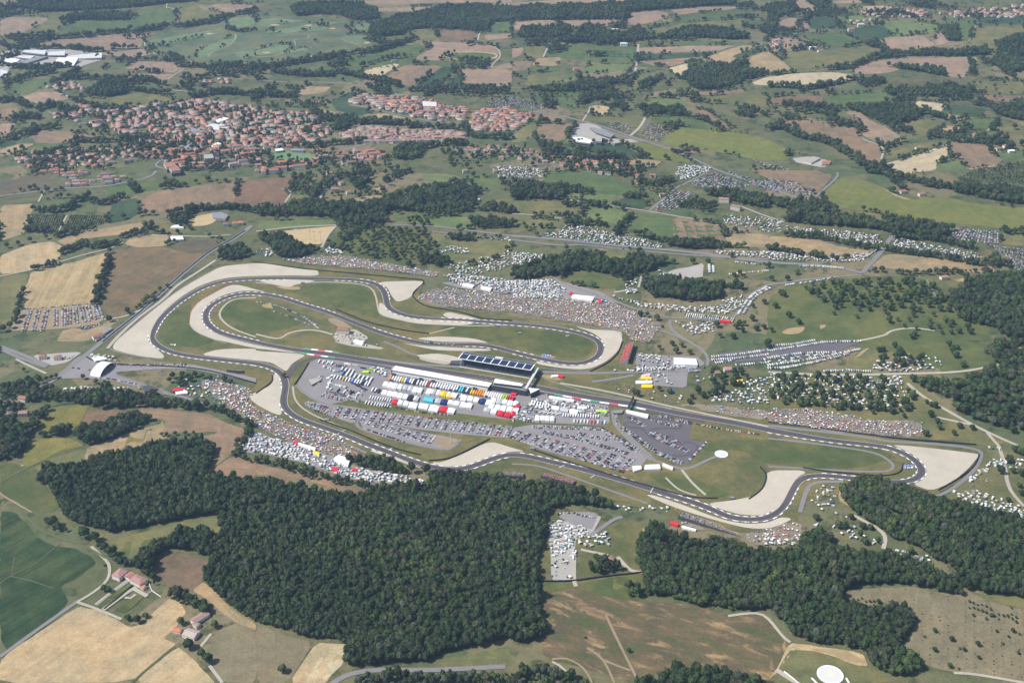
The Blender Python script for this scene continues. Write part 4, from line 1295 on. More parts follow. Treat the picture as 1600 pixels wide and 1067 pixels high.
# near woods
MAINW = '61,741 75,725 100,729 130,721 150,711 190,706 217,701 252,688 285,689 315,683 335,696 332,721 322,734 340,744 400,746 462,759 500,766 570,771 590,756 665,759 675,734 700,734 775,741 800,751 875,759 925,771 955,784 955,795 900,790 860,795 850,806 855,832 847,850 838,882 840,905 842,940 850,980 845,1000 808,1006 795,997 770,1006 725,1014 695,1018 670,1033 625,1034 575,1040 545,1042 535,1040 535,1030 547,1010 522,1000 485,997 437,984 400,972 362,952 337,927 317,904 320,883 332,875 300,862 265,857 247,863 225,882 212,887 212,872 252,842 275,827 312,822 335,832 352,838 338,803 260,816 175,832 162,830 125,820 100,808 80,762 62,755'
wood('', MAINW, 4.7, 0.72, 'great dark oak wood filling the foreground', 8.0)
wood('', '1312,770 1340,746 1375,748 1417,759 1455,776 1482,781 1537,794 1600,808 1660,815 1660,940 1600,935 1540,928 1480,916 1470,902 1500,900 1490,888 1470,880 1452,870 1440,858 1415,850 1390,840 1355,815 1330,800', 4.9, 0.74, 'deep green sloping wood cut by the right border', 8.0)
wood('', '1010,822 1025,818 1080,840 1120,840 1165,854 1200,857 1250,855 1255,832 1275,822 1290,827 1310,852 1340,862 1400,864 1440,874 1470,894 1478,907 1505,920 1507,930 1490,930 1440,918 1400,912 1340,914 1318,922 1312,938 1340,943 1350,952 1370,957 1400,938 1420,948 1432,968 1420,988 1400,1008 1435,1023 1440,1048 1410,1058 1385,1053 1365,1043 1350,1018 1310,1008 1270,1006 1240,996 1222,972 1200,952 1150,956 1120,951 1080,946 1040,931 1010,931 1008,906 1000,888 995,850', 4.9, 0.74, 'long ragged green wood below the lower bend', 8.0, skip=0)
wood('02', '170,590 280,570 340,530 430,540 480,560 560,520 740,490 830,450 920,460 950,490 850,550 700,610 560,650 530,636 440,586 300,600', 7.2, 0.95, 'tongue of dark trees', 6)
wood('02', '0,480 100,470 140,540 180,600 150,680 100,740 0,735', 7.2, 1.0, 'dark tree clump cut by the left border', 6)
hedge('02', '185,570 230,500 270,440 285,420', 10, 6, .85, 'straight dark windbreak')
wood('02', '160,370 200,290 330,290 420,320 600,310 700,320 800,320 1000,320 1020,370 1250,380 1260,436 900,408 780,416 620,420 560,400 420,378 250,378', 7.2, 0.9, 'belt of mixed trees', 5)
wood('02', '0,270 100,255 230,220 260,260 200,290 180,350 0,350', 9, 0.85, 'loose garden trees among village houses', 5)
wood('02', '0,330 60,350 160,400 130,470 0,480', 11, 0.8, 'thin garden trees around brown roofed houses', 5)
wood('02', '1280,400 1380,400 1500,470 1580,520 1560,545 1480,510 1300,425', 7.0, 0.75, 'narrow tree belt under the crowd bank', 4)
hedge('02', '1480,690 1500,650 1560,560', 9, 6, .7, 'dark hedge at the camp corner')
hedge('02', '1480,705 1600,740', 9, 6, .6, 'low hedge above the brown slope')
hedge('12', '0,735 200,775 300,820 430,850 560,880 690,905', 9, 6, .6, 'long hedge under the packed campers')
wood('12', '580,740 640,710 860,740 880,785 1080,810 1100,835 870,825 640,785', 6.6, 0.85, 'dark spinney', 6)
wood('', '1485,457 1530,430 1560,425 1600,425 1680,420 1680,540 1600,530 1570,528 1555,513 1500,503 1490,480', 8, 1.0, 'dark hillside wood', 7)
wood('', '1535,549 1550,534 1600,530 1690,530 1690,690 1600,678 1575,676 1510,653 1475,630 1470,624 1417,597 1432,589 1482,591 1517,584 1560,566', 11.5, 1.12, 'open oak wood spilling down the slope', 7)
wood('', '535,1075 560,1061 600,1053 680,1053 750,1051 800,1048 860,1044 890,1052 920,1075', 6, 0.62, 'light green scrub along the bottom road', 4, (5, 6, 0, 9, 10, 1))
wood('', '980,1075 1012,1059 1050,1047 1100,1044 1135,1047 1195,1064 1215,1078', 7, 0.9, 'small dark copse cut by the bottom edge', 6)
wood('23', '480,290 560,270 680,310 690,370 560,390 490,400', 6.5, 0.6, 'thicket in the camper clearing', 4, (0, 1, 9, 10, 5))
wood('23', '715,480 760,450 810,490 800,540 740,545', 7, .8, 'clump at the wood corner', 5)
wood('03', '600,200 680,215 740,260 820,310 820,350 760,340 660,270', 6.5, 0.85, 'dark thicket behind the pink roofs', 6)
wood('03', '850,285 930,230 1010,165 1060,210 960,300 940,380 985,450 1040,500 1110,480 1180,520 1270,560 1340,620 1300,650 1210,610 1060,540 980,470 900,400 850,350', 6.8, 0.85, 'thick hedge bank beside the brown field', 6)
wood('11', '0,230 130,220 200,210 370,190 400,180 500,200 650,200 830,170 880,130 1000,110 1240,60 1300,80 1400,120 1380,160 1350,262 1180,274 960,256 830,245 810,295 830,325 700,340 520,365 490,325 480,295 300,285 0,285', 8, 1.0, 'broad dark wood', 7)
wood('11', '1320,300 1500,290 1600,320 1600,356 1400,366 1340,326', 8, 0.95, 'dark grove', 6)
wood('11', '0,405 120,400 200,420 260,460 380,480 400,505 240,555 130,536 100,490', 7.4, 0.95, 'dark clump of trees', 6)
wood('11', '940,598 1000,570 1080,520 1200,540 1210,576 1130,606 1100,588 960,588', 7, 0.9, 'dark trees at the grove corner', 6)
hedge('11', '1200,415 1350,432', 12, 6, .8, 'dark bush row')
wood('21', '0,620 90,600 260,530 440,510 560,510 570,560 680,570 790,510 960,560 960,596 880,616 840,656 800,636 700,716 690,680 560,640 400,620 300,655 200,655 90,686 0,676', 7.4, 1.0, 'dark wooded knoll', 7)
wood('21', '820,650 910,670 1050,680 1200,700 1290,690 1490,720 1470,746 1300,736 1300,800 1120,826 1000,796 880,796 800,716', 7.4, 1.0, 'dark wood', 7)
wood('21', '0,170 0,100 170,60 170,90 330,90 510,110 510,138 330,148 320,186 130,178 0,186', 8, 1.0, 'dark poplar plantation', 7)
wood('21', '320,350 380,310 560,320 700,370 900,410 1000,440 1230,430 1390,460 1500,480 1380,488 1200,496 980,476 950,456 660,376 520,346', 8, 0.95, 'curving tree belt', 6)
wood('21', '1200,140 1350,130 1500,130 1600,160 1600,236 1500,226 1350,186', 8.4, 1.0, 'dark trees', 7)
wood('21', '1020,210 1150,170 1280,200 1240,266 1040,236', 9, 0.7, 'scrubby copse', 4)
wood('31', '0,160 150,180 300,180 440,230 440,270 540,280 720,320 760,386 600,366 400,346 200,336 100,316 160,260 0,206', 8.2, 1.0, 'dark wood', 7)
wood('31', '730,290 820,280 1000,320 1160,360 1120,406 1050,436 860,396 740,376', 8.2, 0.95, 'dark wood', 7)
wood('31', '1350,580 1400,540 1520,580 1520,616', 8, 0.95, 'dark clump', 6)
hedge('31', '110,400 320,420 520,460 690,490', 14, 6, .85, 'row of dark poplars', (7, 8, 0, 1))
hedge('31', '740,490 860,510 1000,530 1200,560 1340,590', 14, 6, .85, 'row of dark poplars', (7, 8, 0, 1))
hedge('31', '640,622 860,645 980,640 1200,640', 8, 7, .8, 'line of roadside trees')
wood('31', '1100,100 1250,80 1600,100 1660,140 1660,230 1600,216 1400,186 1200,146', 9, 1.0, 'dark far wood', 7)
wood('31', '1160,60 1260,0 1600,-60 1600,95 1250,75', 11, 0.5, 'grid planted orchard', 3, (9, 10, 5))
hedge('31', '620,0 800,30 900,60 1050,100 1120,100', 22, 8, .95, 'thick dark tree belt')
hedge('31', '1460,375 1520,385 1600,395', 12, 7, .95, 'dark roadside trees')
wood('', '1700,480 1780,440 1900,450 1900,640 1760,690 1690,620', 11, 1.1, 'wood past the right border slope', 7); wood('', '1660,815 1760,800 1880,850 1860,960 1700,960 1650,930', 8, .95, 'wood past the lower right border', 7)
wood('', '-220,640 -60,590 0,640 -10,740 -120,780', 8, 1.0, 'wood past the left border', 7); wood('', '-200,300 -40,280 -20,330 -160,360', 9, 1.0, 'grove past the left border', 7); wood('', '600,1100 900,1090 960,1160 640,1180', 7, .8, 'wood below the bottom edge', 6)
# far woods
FARW = '''00 0,45 60,35 140,5 250,-10 900,-40 1250,0 1100,20 870,45 720,60 480,70 220,80 200,60 100,55 0,66
00 370,140 440,95 560,80 720,75 800,88 800,118 700,132 560,126 430,135
00 530,598 640,500 770,492 800,535 790,588 690,608
10 210,50 300,15 480,10 650,20 690,45 760,70 770,118 700,132 600,128 520,100 380,92 250,105
10 820,130 880,90 1020,70 1150,40 1330,25 1600,40 1600,138 1480,142 1450,186 1400,198 1300,188 1100,178 960,188 900,222 780,232 700,212 720,170 780,155
10 860,1000 880,920 980,890 1040,920 1030,985 950,1005
20 0,45 300,35 480,30 650,20 900,5 1000,-20 1380,-10 1390,28 1250,38 1050,52 960,62 720,78 740,108 700,128 450,128 280,128 130,128 0,132
20 30,240 60,180 150,165 280,175 290,130 370,180 360,218 250,238
20 0,262 150,245 370,235 450,150 580,170 590,210 720,200 760,165 810,180 900,242 780,262 640,272 380,272 200,268
20 900,242 1060,180 1160,165 1340,180 1480,215 1470,248 1360,252 1220,242 1050,242
20 990,490 1060,480 1110,440 1100,380 1160,380 1280,420 1400,400 1460,380 1470,430 1600,440 1600,468 1450,506 1340,556 1160,566 1100,536 1110,510
20 0,560 200,545 380,540 420,500 560,495 660,500 740,480 700,508 580,556 480,572 300,572 100,572
20 820,740 840,700 770,660 900,650 980,680 1060,670 1130,720 1200,730 1320,800 1320,816 1130,736 1000,716 880,716
20 460,345 480,325 540,330 605,340 600,356 500,358
20 150,870 200,890 300,900 310,960 240,970 170,940
30 0,40 30,15 150,20 200,70 160,80 60,110 50,168 20,216 0,226
30 240,0 380,-10 390,50 310,62
30 1060,170 1180,165 1200,258 1120,262
30 740,405 860,410 1000,425 1110,455 1120,482 1000,462 830,432
30 1380,400 1440,310 1430,270 1520,220 1600,210 1680,200 1680,440 1600,438 1520,462 1460,438
30 0,460 300,430 520,410 600,370 740,330 900,330 1000,300 1190,320 1250,300 1420,310 1380,348 1300,352 860,352 640,376 530,436 300,446 80,462
30 760,600 800,560 1000,540 1280,548 1260,616 1000,606 840,610
30 540,500 640,480 740,490 700,540 600,550
30 1380,660 1600,640 1680,640 1680,780 1600,766 1450,726 1400,698
30 480,660 640,660 760,650 880,670 1100,720 1110,756 980,718 900,756 780,786 800,826 700,766 590,718
30 610,270 660,245 705,265 690,300 640,300
01 1040,300 1050,250 1130,230 1160,290 1150,330 1080,335
01 1360,560 1380,500 1440,470 1480,460 1560,500 1540,540 1440,570'''
for i, ln in enumerate(FARW.split('\n')):
    t, s = ln.split(' ', 1)
    wood(t, s, 8.0, 0.95, ('bluish dark wood', 'distant dark wood', 'far dark green wood', 'hazy dark wood')[i % 4], 7.0)
HEDGES = '''00 8 0,75 120,100 240,90
00 14 0,240 100,235 250,235 400,240 560,220 720,200 870,185 1000,180
00 14 0,270 60,300 200,305 380,300 570,310
00 16 1080,165 1200,160 1340,140 1440,100 1600,70
00 6 700,300 850,300
00 10 740,370 900,375 1060,385
00 18 60,420 200,430 440,415
00 12 340,520 420,490 490,440
00 24 30,530 150,480 250,470 340,450
00 14 480,490 640,490 800,510 870,490 960,515 1040,530
00 14 800,560 930,575 1060,580
00 24 0,640 100,620 180,670
00 20 70,740 160,730 250,740
00 22 250,690 330,650 420,690 480,700
00 12 450,620 540,665 700,680 780,680
00 22 50,870 200,830 220,800
00 12 260,800 370,795
00 14 460,880 640,890 850,870 920,870
00 20 1100,410 1300,420 1480,410 1600,430
00 12 1060,350 1140,380
00 16 1410,180 1500,200 1600,190
00 10 990,285 1050,290
00 10 780,240 900,230
00 12 1140,540 1240,490 1340,470 1480,480
00 20 1200,610 1300,580 1440,580 1600,590
00 9 370,940 480,920
10 10 560,180 650,210 780,220
10 12 500,350 640,330 800,310 980,250
10 20 0,430 100,420 260,390 420,370 540,340
10 24 100,440 250,470 480,470
10 22 500,450 600,470 720,490 880,530 900,545
10 10 660,420 760,380 970,350
10 30 0,580 100,600 250,600
10 12 0,490 60,490
10 12 960,570 1100,560 1300,550 1560,560
10 12 1050,600 1130,570 1350,570 1580,580
10 26 640,770 780,760 900,780
10 34 420,740 520,760 600,740 560,800 480,800
10 12 940,790 1150,800 1300,810
10 12 330,650 350,700 440,750
10 12 1310,790 1340,850 1450,860 1600,870
10 12 300,920 500,900 680,880
10 16 1040,920 1200,900 1300,900
10 9 1320,285 1360,275 1410,280
10 9 1340,385 1400,390
10 10 1200,590 1400,600 1560,600
20 10 20,470 60,490
20 20 420,650 500,610 580,620
20 16 600,570 640,600 660,640 700,690
20 20 360,960 520,1000 560,980 690,985
20 7 340,860 360,820 390,785
20 8 680,890 760,930 850,990
20 6 170,765 310,770
20 16 920,600 960,610 1010,610
20 12 800,540 860,520 950,490
30 12 100,655 200,660 340,670
30 12 0,540 60,540 200,545
30 16 200,560 360,540 540,490
30 20 360,690 400,760 560,790 590,820
30 26 0,800 100,790 200,860 320,870 400,900 540,980 600,1040 760,1050
30 12 1270,380 1290,470
30 9 1360,900 1500,880
30 12 180,160 260,90 330,85
30 10 880,30 1000,40 1160,50
30 12 620,90 780,80 930,110
30 9 200,290 220,310
30 14 1330,870 1380,910
30 10 120,970 160,950 185,955
01 14 210,240 300,260 430,240 480,190 560,160
01 14 560,190 640,210 760,160
01 10 160,370 310,380
01 10 340,410 500,380
01 12 760,410 950,350
01 12 380,520 460,480 540,460 600,480 700,460 750,440
01 18 1160,330 1180,250 1200,230 1290,240 1400,220 1600,250
01 7 100,940 110,850 150,750
01 7 0,1000 60,980
01 6 200,620 290,595 380,580
01 9 600,830 610,760 650,660 690,540
01 16 820,70 840,110 860,130
01 10 1040,90 1110,90
11 10 560,430 660,350 800,345
11 14 350,160 440,80 520,30 640,40 700,0
11 14 800,60 900,20 960,0
11 10 1400,240 1500,240 1600,260
11 14 600,60 640,120 700,40
11 9 1460,210 1560,240 1600,250
21 9 650,400 700,330 740,280
21 9 700,160 800,170 820,130
21 14 800,60 860,90 1000,60
21 10 480,210 600,230
21 9 320,210 430,220
31 12 0,480 200,520 360,540
31 12 700,-10 780,60 840,110
31 9 790,410 1060,430 1300,490
32 10 0,20 0,40
22 8 760,320 790,330
03 8 270,50 340,95 400,110'''
for ln in HEDGES.split('\n'):
    t, w, s = ln.split(' ', 2)
    far = t[1] == '0'
    hedge(t, s, float(w), 7.0 if far else 6.0, 0.95 if far else 0.85, 'dark hedge line' if float(w) < 11 else 'belt of dark trees')
# garden trees between the houses of the towns
PITCH = W2(P('10', '65,990 105,940 305,945 382,980 345,1012 180,1000 95,1008'))
def garden(s, sp, size, desc):
    poly = W2(P('', s)); pts = jgrid(poly, sp); pts = pts[~inside(PITCH, pts[:, 0], pts[:, 1])]
    pts = pts[np.array([noise.noise(Vector((x / 40, y / 40, 2.4))) for x, y in pts]) > -.14]
    n = len(pts); c = np.array(P('', s)).mean(0); ntrees[0] += n
    mass('garden_trees', pts, rng.choice((0, 1, 2, 3, 4, 7, 9, 10), n), tsizes(n, size, .4), f'{desc} {near(c[0], c[1])}', 'trees')
TOWNS = {'a': '75,182 112,166 165,172 225,167 275,164 312,154 350,162 400,170 490,178 505,192 520,207 500,217 480,232 430,234 400,262 330,270 262,268 255,240 200,212 140,197',
         'b': '20,245 40,240 110,234 170,232 240,227 275,230 262,252 232,252 150,264 100,268 75,275 40,262', 'b2': '75,267 110,268 175,272 200,282 150,294 105,292 82,280',
         'c': '545,162 560,150 600,152 660,157 700,167 730,172 722,190 680,191 640,182 600,172', 'd': '733,192 742,177 790,170 832,180 822,196 800,208 770,208 740,205',
         'e': '400,262 440,250 500,237 560,237 618,242 600,262 560,262 510,258 470,266 400,275', 'f': '690,242 760,230 800,230 860,242 920,249 980,257 1012,264 1000,278 960,278 900,262 800,252',
         'v1': '1345,17 1380,12 1445,18 1448,28 1400,31 1350,26', 'v2': '1460,26 1530,14 1600,8 1600,30 1540,28 1470,30', 'old': '533,212 570,200 620,205 680,207 727,209 727,222 690,224 640,224 560,224 538,217'}
garden(TOWNS['a'], 13, .8, 'garden trees among red roofs'); garden(TOWNS['b'], 11.5, .8, 'garden trees among villas')
garden(TOWNS['e'], 12, .8, 'garden trees among low houses'); garden(TOWNS['f'], 11.5, .85, 'garden trees among detached villas')
garden(TOWNS['c'], 19, .75, 'street trees among the terraces'); garden('470,262 560,258 640,262 620,290 560,320 500,300 470,285', 19, .8, 'loose trees along the lane')
garden('690,238 730,228 780,235 760,262 700,262', 16, .85, 'dense trees in a villa park'); garden('640,150 800,130 880,140 860,170 800,160', 26, .7, 'scattered roadside trees')
garden('985,285 1045,270 1055,300 1020,322 1000,318', 15, .75, 'orchard trees beside the lane')
garden('1330,0 1600,-4 1600,45 1500,45 1340,36', 40, .8, 'scattered village trees')
garden('130,196 200,212 250,232 230,244 150,220 120,210', 14, .8, 'green park belt of trees')
garden('1200,160 1330,165 1340,200 1290,200 1210,180', 24, .8, 'scattered trees')
garden('1460,135 1600,125 1600,160 1500,170 1450,150', 36, .8, 'scattered trees')
garden('860,150 1010,135 1030,165 950,170 870,170', 26, .8, 'scattered garden trees')
garden('1180,70 1290,60 1290,80 1200,85', 30, .8, 'farm trees')

# bushes and trees along the field edges
zones = {}
for cpx, wp in FPOLY:
    if (cpx[1] > 445 and 0 < cpx[0] < 1600) or cpx[1] < 4: continue
    q = resample(np.vstack([wp, wp[:1]]), 7.0)
    nz = np.array([noise.noise(Vector((x / 70, y / 70, 9.4))) for x, y in q])
    q = q[(nz > 0.13) & (rng.random(len(q)) < .8)]
    q = q + rng.normal(0, 2.6, q.shape)
    if len(q): zones.setdefault((int(cpx[0] // 400), int(cpx[1] // 110)), []).append(q)
for (zi, zj), qs in sorted(zones.items()):
    q = np.vstack(qs); ntrees[0] += len(q)
    mass('field_edge_trees', q, rng.choice((0, 1, 2, 3, 4, 5, 9, 10), len(q)), tsizes(len(q), .72, .5), f'bushes and trees along field edges {near(zi * 400 + 200, zj * 110 + 55)}', 'trees')
def scatter_far(s, n, size, desc):
    poly = W2(P('', s)); pts = jgrid(poly, n)
    nz = np.array([noise.noise(Vector((x / 90, y / 90, 4.4))) for x, y in pts])
    nz2 = np.array([noise.noise(Vector((x / 28, y / 28, 6.4))) for x, y in pts])
    pts = pts[nz + .6 * nz2 > .34]
    for _, wp in FPOLY: pts = pts[~inside(wp, pts[:, 0], pts[:, 1])]
    if len(pts): mass('scattered_bushes', pts, rng.choice((0, 1, 2, 3, 4, 5, 9, 10), len(pts)), tsizes(len(pts), size, .5), desc, 'trees')
scatter_far('0,5 400,5 400,160 0,160', 9, .85, 'loose scrub in the upper left farmland'); scatter_far('400,60 800,5 800,150 400,170', 9, .85, 'loose scrub in the upper middle farmland')
scatter_far('800,5 1200,5 1200,240 850,170', 9, .85, 'loose scrub beyond the curved white factory'); scatter_far('1200,5 1600,5 1600,270 1200,220', 9, .85, 'loose scrub in the upper right farmland')
scatter_far('400,260 1000,260 1000,345 400,330', 12, .8, 'loose scrub between town and circuit'); scatter_far('0,180 100,180 60,300 0,300', 12, .8, 'loose scrub by the left border fields')
scatter_far('240,60 590,30 580,90 300,104', 20, .6, 'bushes over the golf course')
# ------------------------------------------------------------------ single trees
TREEM = []
for k in range(4): TREEM.append((crown_mesh(f'round_crown_{k}', 70 + k, 4.6, 4.6, 7.4, 3, 190, 'leaf', trunk=False), trunk_mesh(f'trunk_{k}', 70 + k, 4.6, 7.4, 4.6)))
TREEM.append((crown_mesh('tall_crown', 80, 2.2, 7.0, 8.2, 3, 150, 'leaf', trunk=False), trunk_mesh('tall_trunk', 80, 2.2, 8.2, 7.0)))
SHRUBM = (crown_mesh('bush_crown', 85, 2.3, 1.9, 1.9, 2, 90, 'leaf', trunk=False), trunk_mesh('bush_trunk', 85, 2.3, 1.9, 1.2))
SINGLES = []                                               # (x, y, size, kind, description, group)
def singles(tile, s, size, desc, group, kind=None, lift=3.0):
    for x, y in W2(P(tile, s), lift):
        SINGLES.append((x, y, size * random.uniform(.8, 1.2), random.randrange(4) if kind is None else kind, desc, group))
def grove(tile, s, sp, size, desc, group, keep=.8, kind=None):
    for x, y in jgrid(W2(P(tile, s)), sp, .42):
        if random.random() < keep: SINGLES.append((x, y, size * random.uniform(.7, 1.25), random.randrange(4) if kind is None else kind, desc, group))
grove('11', '500,420 700,370 1060,370 1080,510 960,570 760,560 560,490', 16, .85, 'round olive tree on the grassy grove hill', 'trees of the olive grove hill', .9)
grove('31', '180,700 420,690 640,690 860,690 1000,720 1130,780 1180,880 1000,900 700,900 400,870 280,800', 15.5, 1.0, 'round dark tree on the grassy right hillside', 'trees on the right hillside', .66)
grove('31', '400,870 700,890 1000,900 1200,950 1380,1060 700,1060 720,980 400,960', 22, .9, 'small dark tree on the lower right hillside', 'trees on the right hillside', .6)
grove('32', '40,230 200,215 500,215 700,230 760,300 900,310 960,400 900,480 600,450 260,420 0,380', 13.5, .88, 'dark tree among the roadside campers', 'trees of the camper wood', .8)
grove('32', '640,60 900,60 1000,100 940,180 760,180 640,160', 14, .8, 'small tree in the terraced rows', 'trees of the upper camp', .7)
grove('22', '1080,330 1230,310 1240,160 1420,170 1500,210 1520,260 1400,330 1250,390 1100,400', 14, 1.0, 'dark tree in the camp behind the straight', 'trees of the camp behind the straight', .65)
grove('33', '1240,560 1480,600 1580,640 1590,1000 1050,960 900,870 920,700', 36, .42, 'small round bush on the dry orchard slope', 'bushes of the dry orchard slope', .6, 5)
singles('33', '480,510 500,545 535,550 540,580 560,550 585,540 585,580 610,560 612,590 635,560 637,590 660,560 662,590', .3, 'thin sapling in the short orchard rows', 'saplings of the orchard rows', 4, 1)
singles('33', '1258,560 1258,600 1282,570 1285,600 1308,580 1310,610 1335,580 1337,620 1362,590 1362,630 1362,670 1390,610 1390,650 1415,650 1440,640 1440,670 1470,650 1495,650 1520,600 1520,640 1525,670 1548,660 1550,690', .3, 'slim sapling in the long orchard rows', 'saplings of the orchard rows', 4, 1)
singles('33', '1530,740 1575,755 1470,815 1200,845 1040,860 1040,740 980,770 1145,795 690,560 1310,825 1135,960 1195,970 1150,795', .62, 'bright green bush on the dry orchard slope', 'bushes of the dry orchard slope', 5)
singles('23', '460,775', .85, 'lone dark bush on the scorched hillside', None, 5)
singles('23', '730,865', .5, 'tiny bush on the scorched hillside', None, 5)
singles('13', '165,990', .95, 'lone round tree on the tan field at the bottom', None)
singles('03', '530,150 595,170', 1.25, 'round tree at the field path above the farmhouse', 'trees by the field path')
singles('03', '290,55 335,100 385,105 655,325', .7, 'small bush along the green field track', 'bushes along the field track', 5)
singles('03', '1130,690 1260,890 1300,930 1340,710 1180,840 1080,500 1120,520 1190,560 1230,590 1280,620', 1.1, 'big tree standing round the farm cottages', 'trees round the farm cottages')
singles('03', '800,665 860,680 910,650 680,490 650,480', .8, 'garden tree by the farmhouse drive', 'garden trees of the farmhouse')
singles('02', '400,975', 1.2, 'lone tree on the rough slope left of the wood', None)
singles('02', '1010,580 1040,580 1095,575 1160,573 1210,570', .6, 'round bush in a row across the brown slope', 'bushes across the brown slope', 5)
singles('02', '1060,245 1080,220 1120,265 1140,210 1175,220 1190,240 1220,210 1265,220 1315,230 1405,240 1440,255 1130,240 1160,275', .85, 'dark tree beside the tents on the green bank', 'trees on the tent bank')
singles('02', '600,255 655,262 520,225 290,235 320,225 350,220 150,180', .75, 'small tree by the tunnel yard', 'trees by the tunnel yard')
singles('12', '175,215 800,720 760,735', .7, 'small tree at the paddock edge', None)
singles('12', '220,770 300,785 350,805 160,760 570,865', .85, 'round tree in the hedge below the campers', 'trees below the campers')
singles('01', '190,440 45,475 290,420 115,460', .9, 'lone tree on the pale left field', 'trees on the left fields')
singles('01', '95,940 685,935', 1.2, 'big tree at the dirt car park corner', 'trees by the dirt car park')
singles('01', '870,210 875,275 910,270 960,270 775,295', 1.0, 'round tree along the field ditch', 'trees along the field ditch')
singles('01', '840,100 1010,110 1090,80 1225,75 1300,60', 1.1, 'big tree by the main road', 'trees by the main road')
singles('01', '1060,450 1090,440 1040,460 1310,410', .8, 'tree by the white sheds', 'trees by the white sheds')
singles('21', '325,285 180,350 135,345 75,340 25,330 245,350 420,300 155,405', .95, 'round tree on the pale meadow', 'trees on the pale meadow')
singles('21', '800,905 845,905 905,925 1130,575 1010,575 1370,535 1505,850 1575,825 1280,970 1300,1035 1380,1040 1525,990 1575,980 1420,960 1440,1000 1400,980 1450,960 1500,930 340,490 1225,575', .95, 'dark tree beside the camp lanes', 'trees beside the camp lanes')
singles('22', '920,40 1000,15 1060,25 1025,65 1110,70 920,300 985,315', .95, 'dark tree by the food yard', 'trees by the food yard')
singles('31', '45,850 130,910 190,950 20,680 20,1000 180,640 120,680 100,780 80,770', .9, 'dark tree on the grassy slope', 'trees on the grassy slope')
singles('32', '1015,460 1055,500 1070,540 1195,530 1275,540 985,580 1160,575 990,380 1020,395 1045,405', .9, 'dark tree on the slope above the last bend', 'trees above the last bend')
singles('32', '1455,815 1570,900 1580,950 1500,990 1570,690 1540,680 1590,700 1530,810 1580,830', .9, 'dark tree in the right border camp', 'trees of the right border camp')
singles('32', '1505,750 1215,150 1170,90 1150,60 1130,20 1180,40 790,30 820,60', 1.0, 'dark tree above the terraces', 'trees above the terraces')
singles('33', '520,35 480,100 575,135 605,190 685,180 890,250 640,100 440,90 300,40 590,95', .9, 'tree among the campers under the wood', 'trees among the lower campers')
singles('10', '370,260 715,105', 1.1, 'lone far tree', None)
singles('30', '680,890 1540,805 560,845 1150,755', 1.2, 'big lone tree by the far field', None)
singles('20', '1040,780', 1.3, 'big lone tree at the end of the car rows', None)

dist = [math.dist((x, y, 0), (0, 0, CAMH)) / s for x, y, s, *_ in SINGLES]
order = sorted(range(len(SINGLES)), key=lambda i: dist[i])
NTREE = 300
LABELLED = []                                              # (object, px, py)
def note(o):
    px, py = project(o.location.x, o.location.y, o.location.z)
    LABELLED.append((o, float(px), float(py)))
for i in order[:NTREE]:
    x, y, s, k, desc, group = SINGLES[i]
    z = float(hgt(x, y))
    bush = k == 5
    t = empty('bush' if bush else 'tree', (x, y, z), random.uniform(0, 6.28))
    t.scale = (s, s, s * random.uniform(.9, 1.15))
    cm, tm = SHRUBM if bush else TREEM[k]
    ob('crown', cm, t); ob('trunk', tm, t)
    tag(t, desc, 'bush' if bush else 'tree', group)
    note(t)
rest = [SINGLES[i] for i in order[NTREE:]]
if rest:
    pts = np.array([(r[0], r[1]) for r in rest])
    mass('scattered_trees', pts, [0 if r[3] == 5 else r[3] for r in rest], np.array([(r[2],) * 3 for r in rest]), 'smaller scattered trees on the hillside and in the camps', 'trees')
# ------------------------------------------------------------------ vehicles, tents, people: shapes
VM = [M['paint'], M['glass'], M['tyre'], M['steel']]
FIXC = [None, (0.03, 0.035, 0.045), (0.02, 0.02, 0.022), (0.25, 0.25, 0.26), (0.55, 0.5, 0.42), (0.42, 0.2, 0.14), (0.35, 0.22, 0.16)]
def car_mb(l=4.3, w=1.75, h=1.45, estate=False):
    mb = MB()
    x = l / 2
    prof = [(-x, .35), (x, .35), (x, .75), (x * .45, .92), (x * .12, h), (-x * (.85 if estate else .55), h), (-x * .95, .95), (-x, .8)]
    n = len(prof)
    vs = [(p[0], -w / 2 * (0.86 if p[1] >= h - .01 else 1), p[1]) for p in prof] + [(p[0], w / 2 * (0.86 if p[1] >= h - .01 else 1), p[1]) for p in prof]
    fs = [tuple(range(n - 1, -1, -1)), tuple(range(n, 2 * n))] + [(i, (i + 1) % n, n + (i + 1) % n, n + i) for i in range(n)]
    mi = [0, 0] + [0] * n
    mi[2 + 3] = 1; mi[2 + 5] = 1                            # windscreen, rear window
    mb.add([(v[0], v[1], v[2]) for v in vs], fs, mi)
    for s in (-1, 1):                                       # side windows, a hair proud
        y = s * (w / 2 * .965 + .02)
        q = [(x * .38, y, .97), (x * .1, s * (w / 2 * .88 + .02), h - .08), (-x * .5, s * (w / 2 * .88 + .02), h - .08), (-x * .78, y, .99)]
        mb.add(q, [(0, 1, 2, 3)] if s < 0 else [(3, 2, 1, 0)], 1)
        for wx in (-x * .62, x * .62): mb.wheel((wx, s * (w / 2 - .1), .32), .32, .22, 2, 7)
    return mb
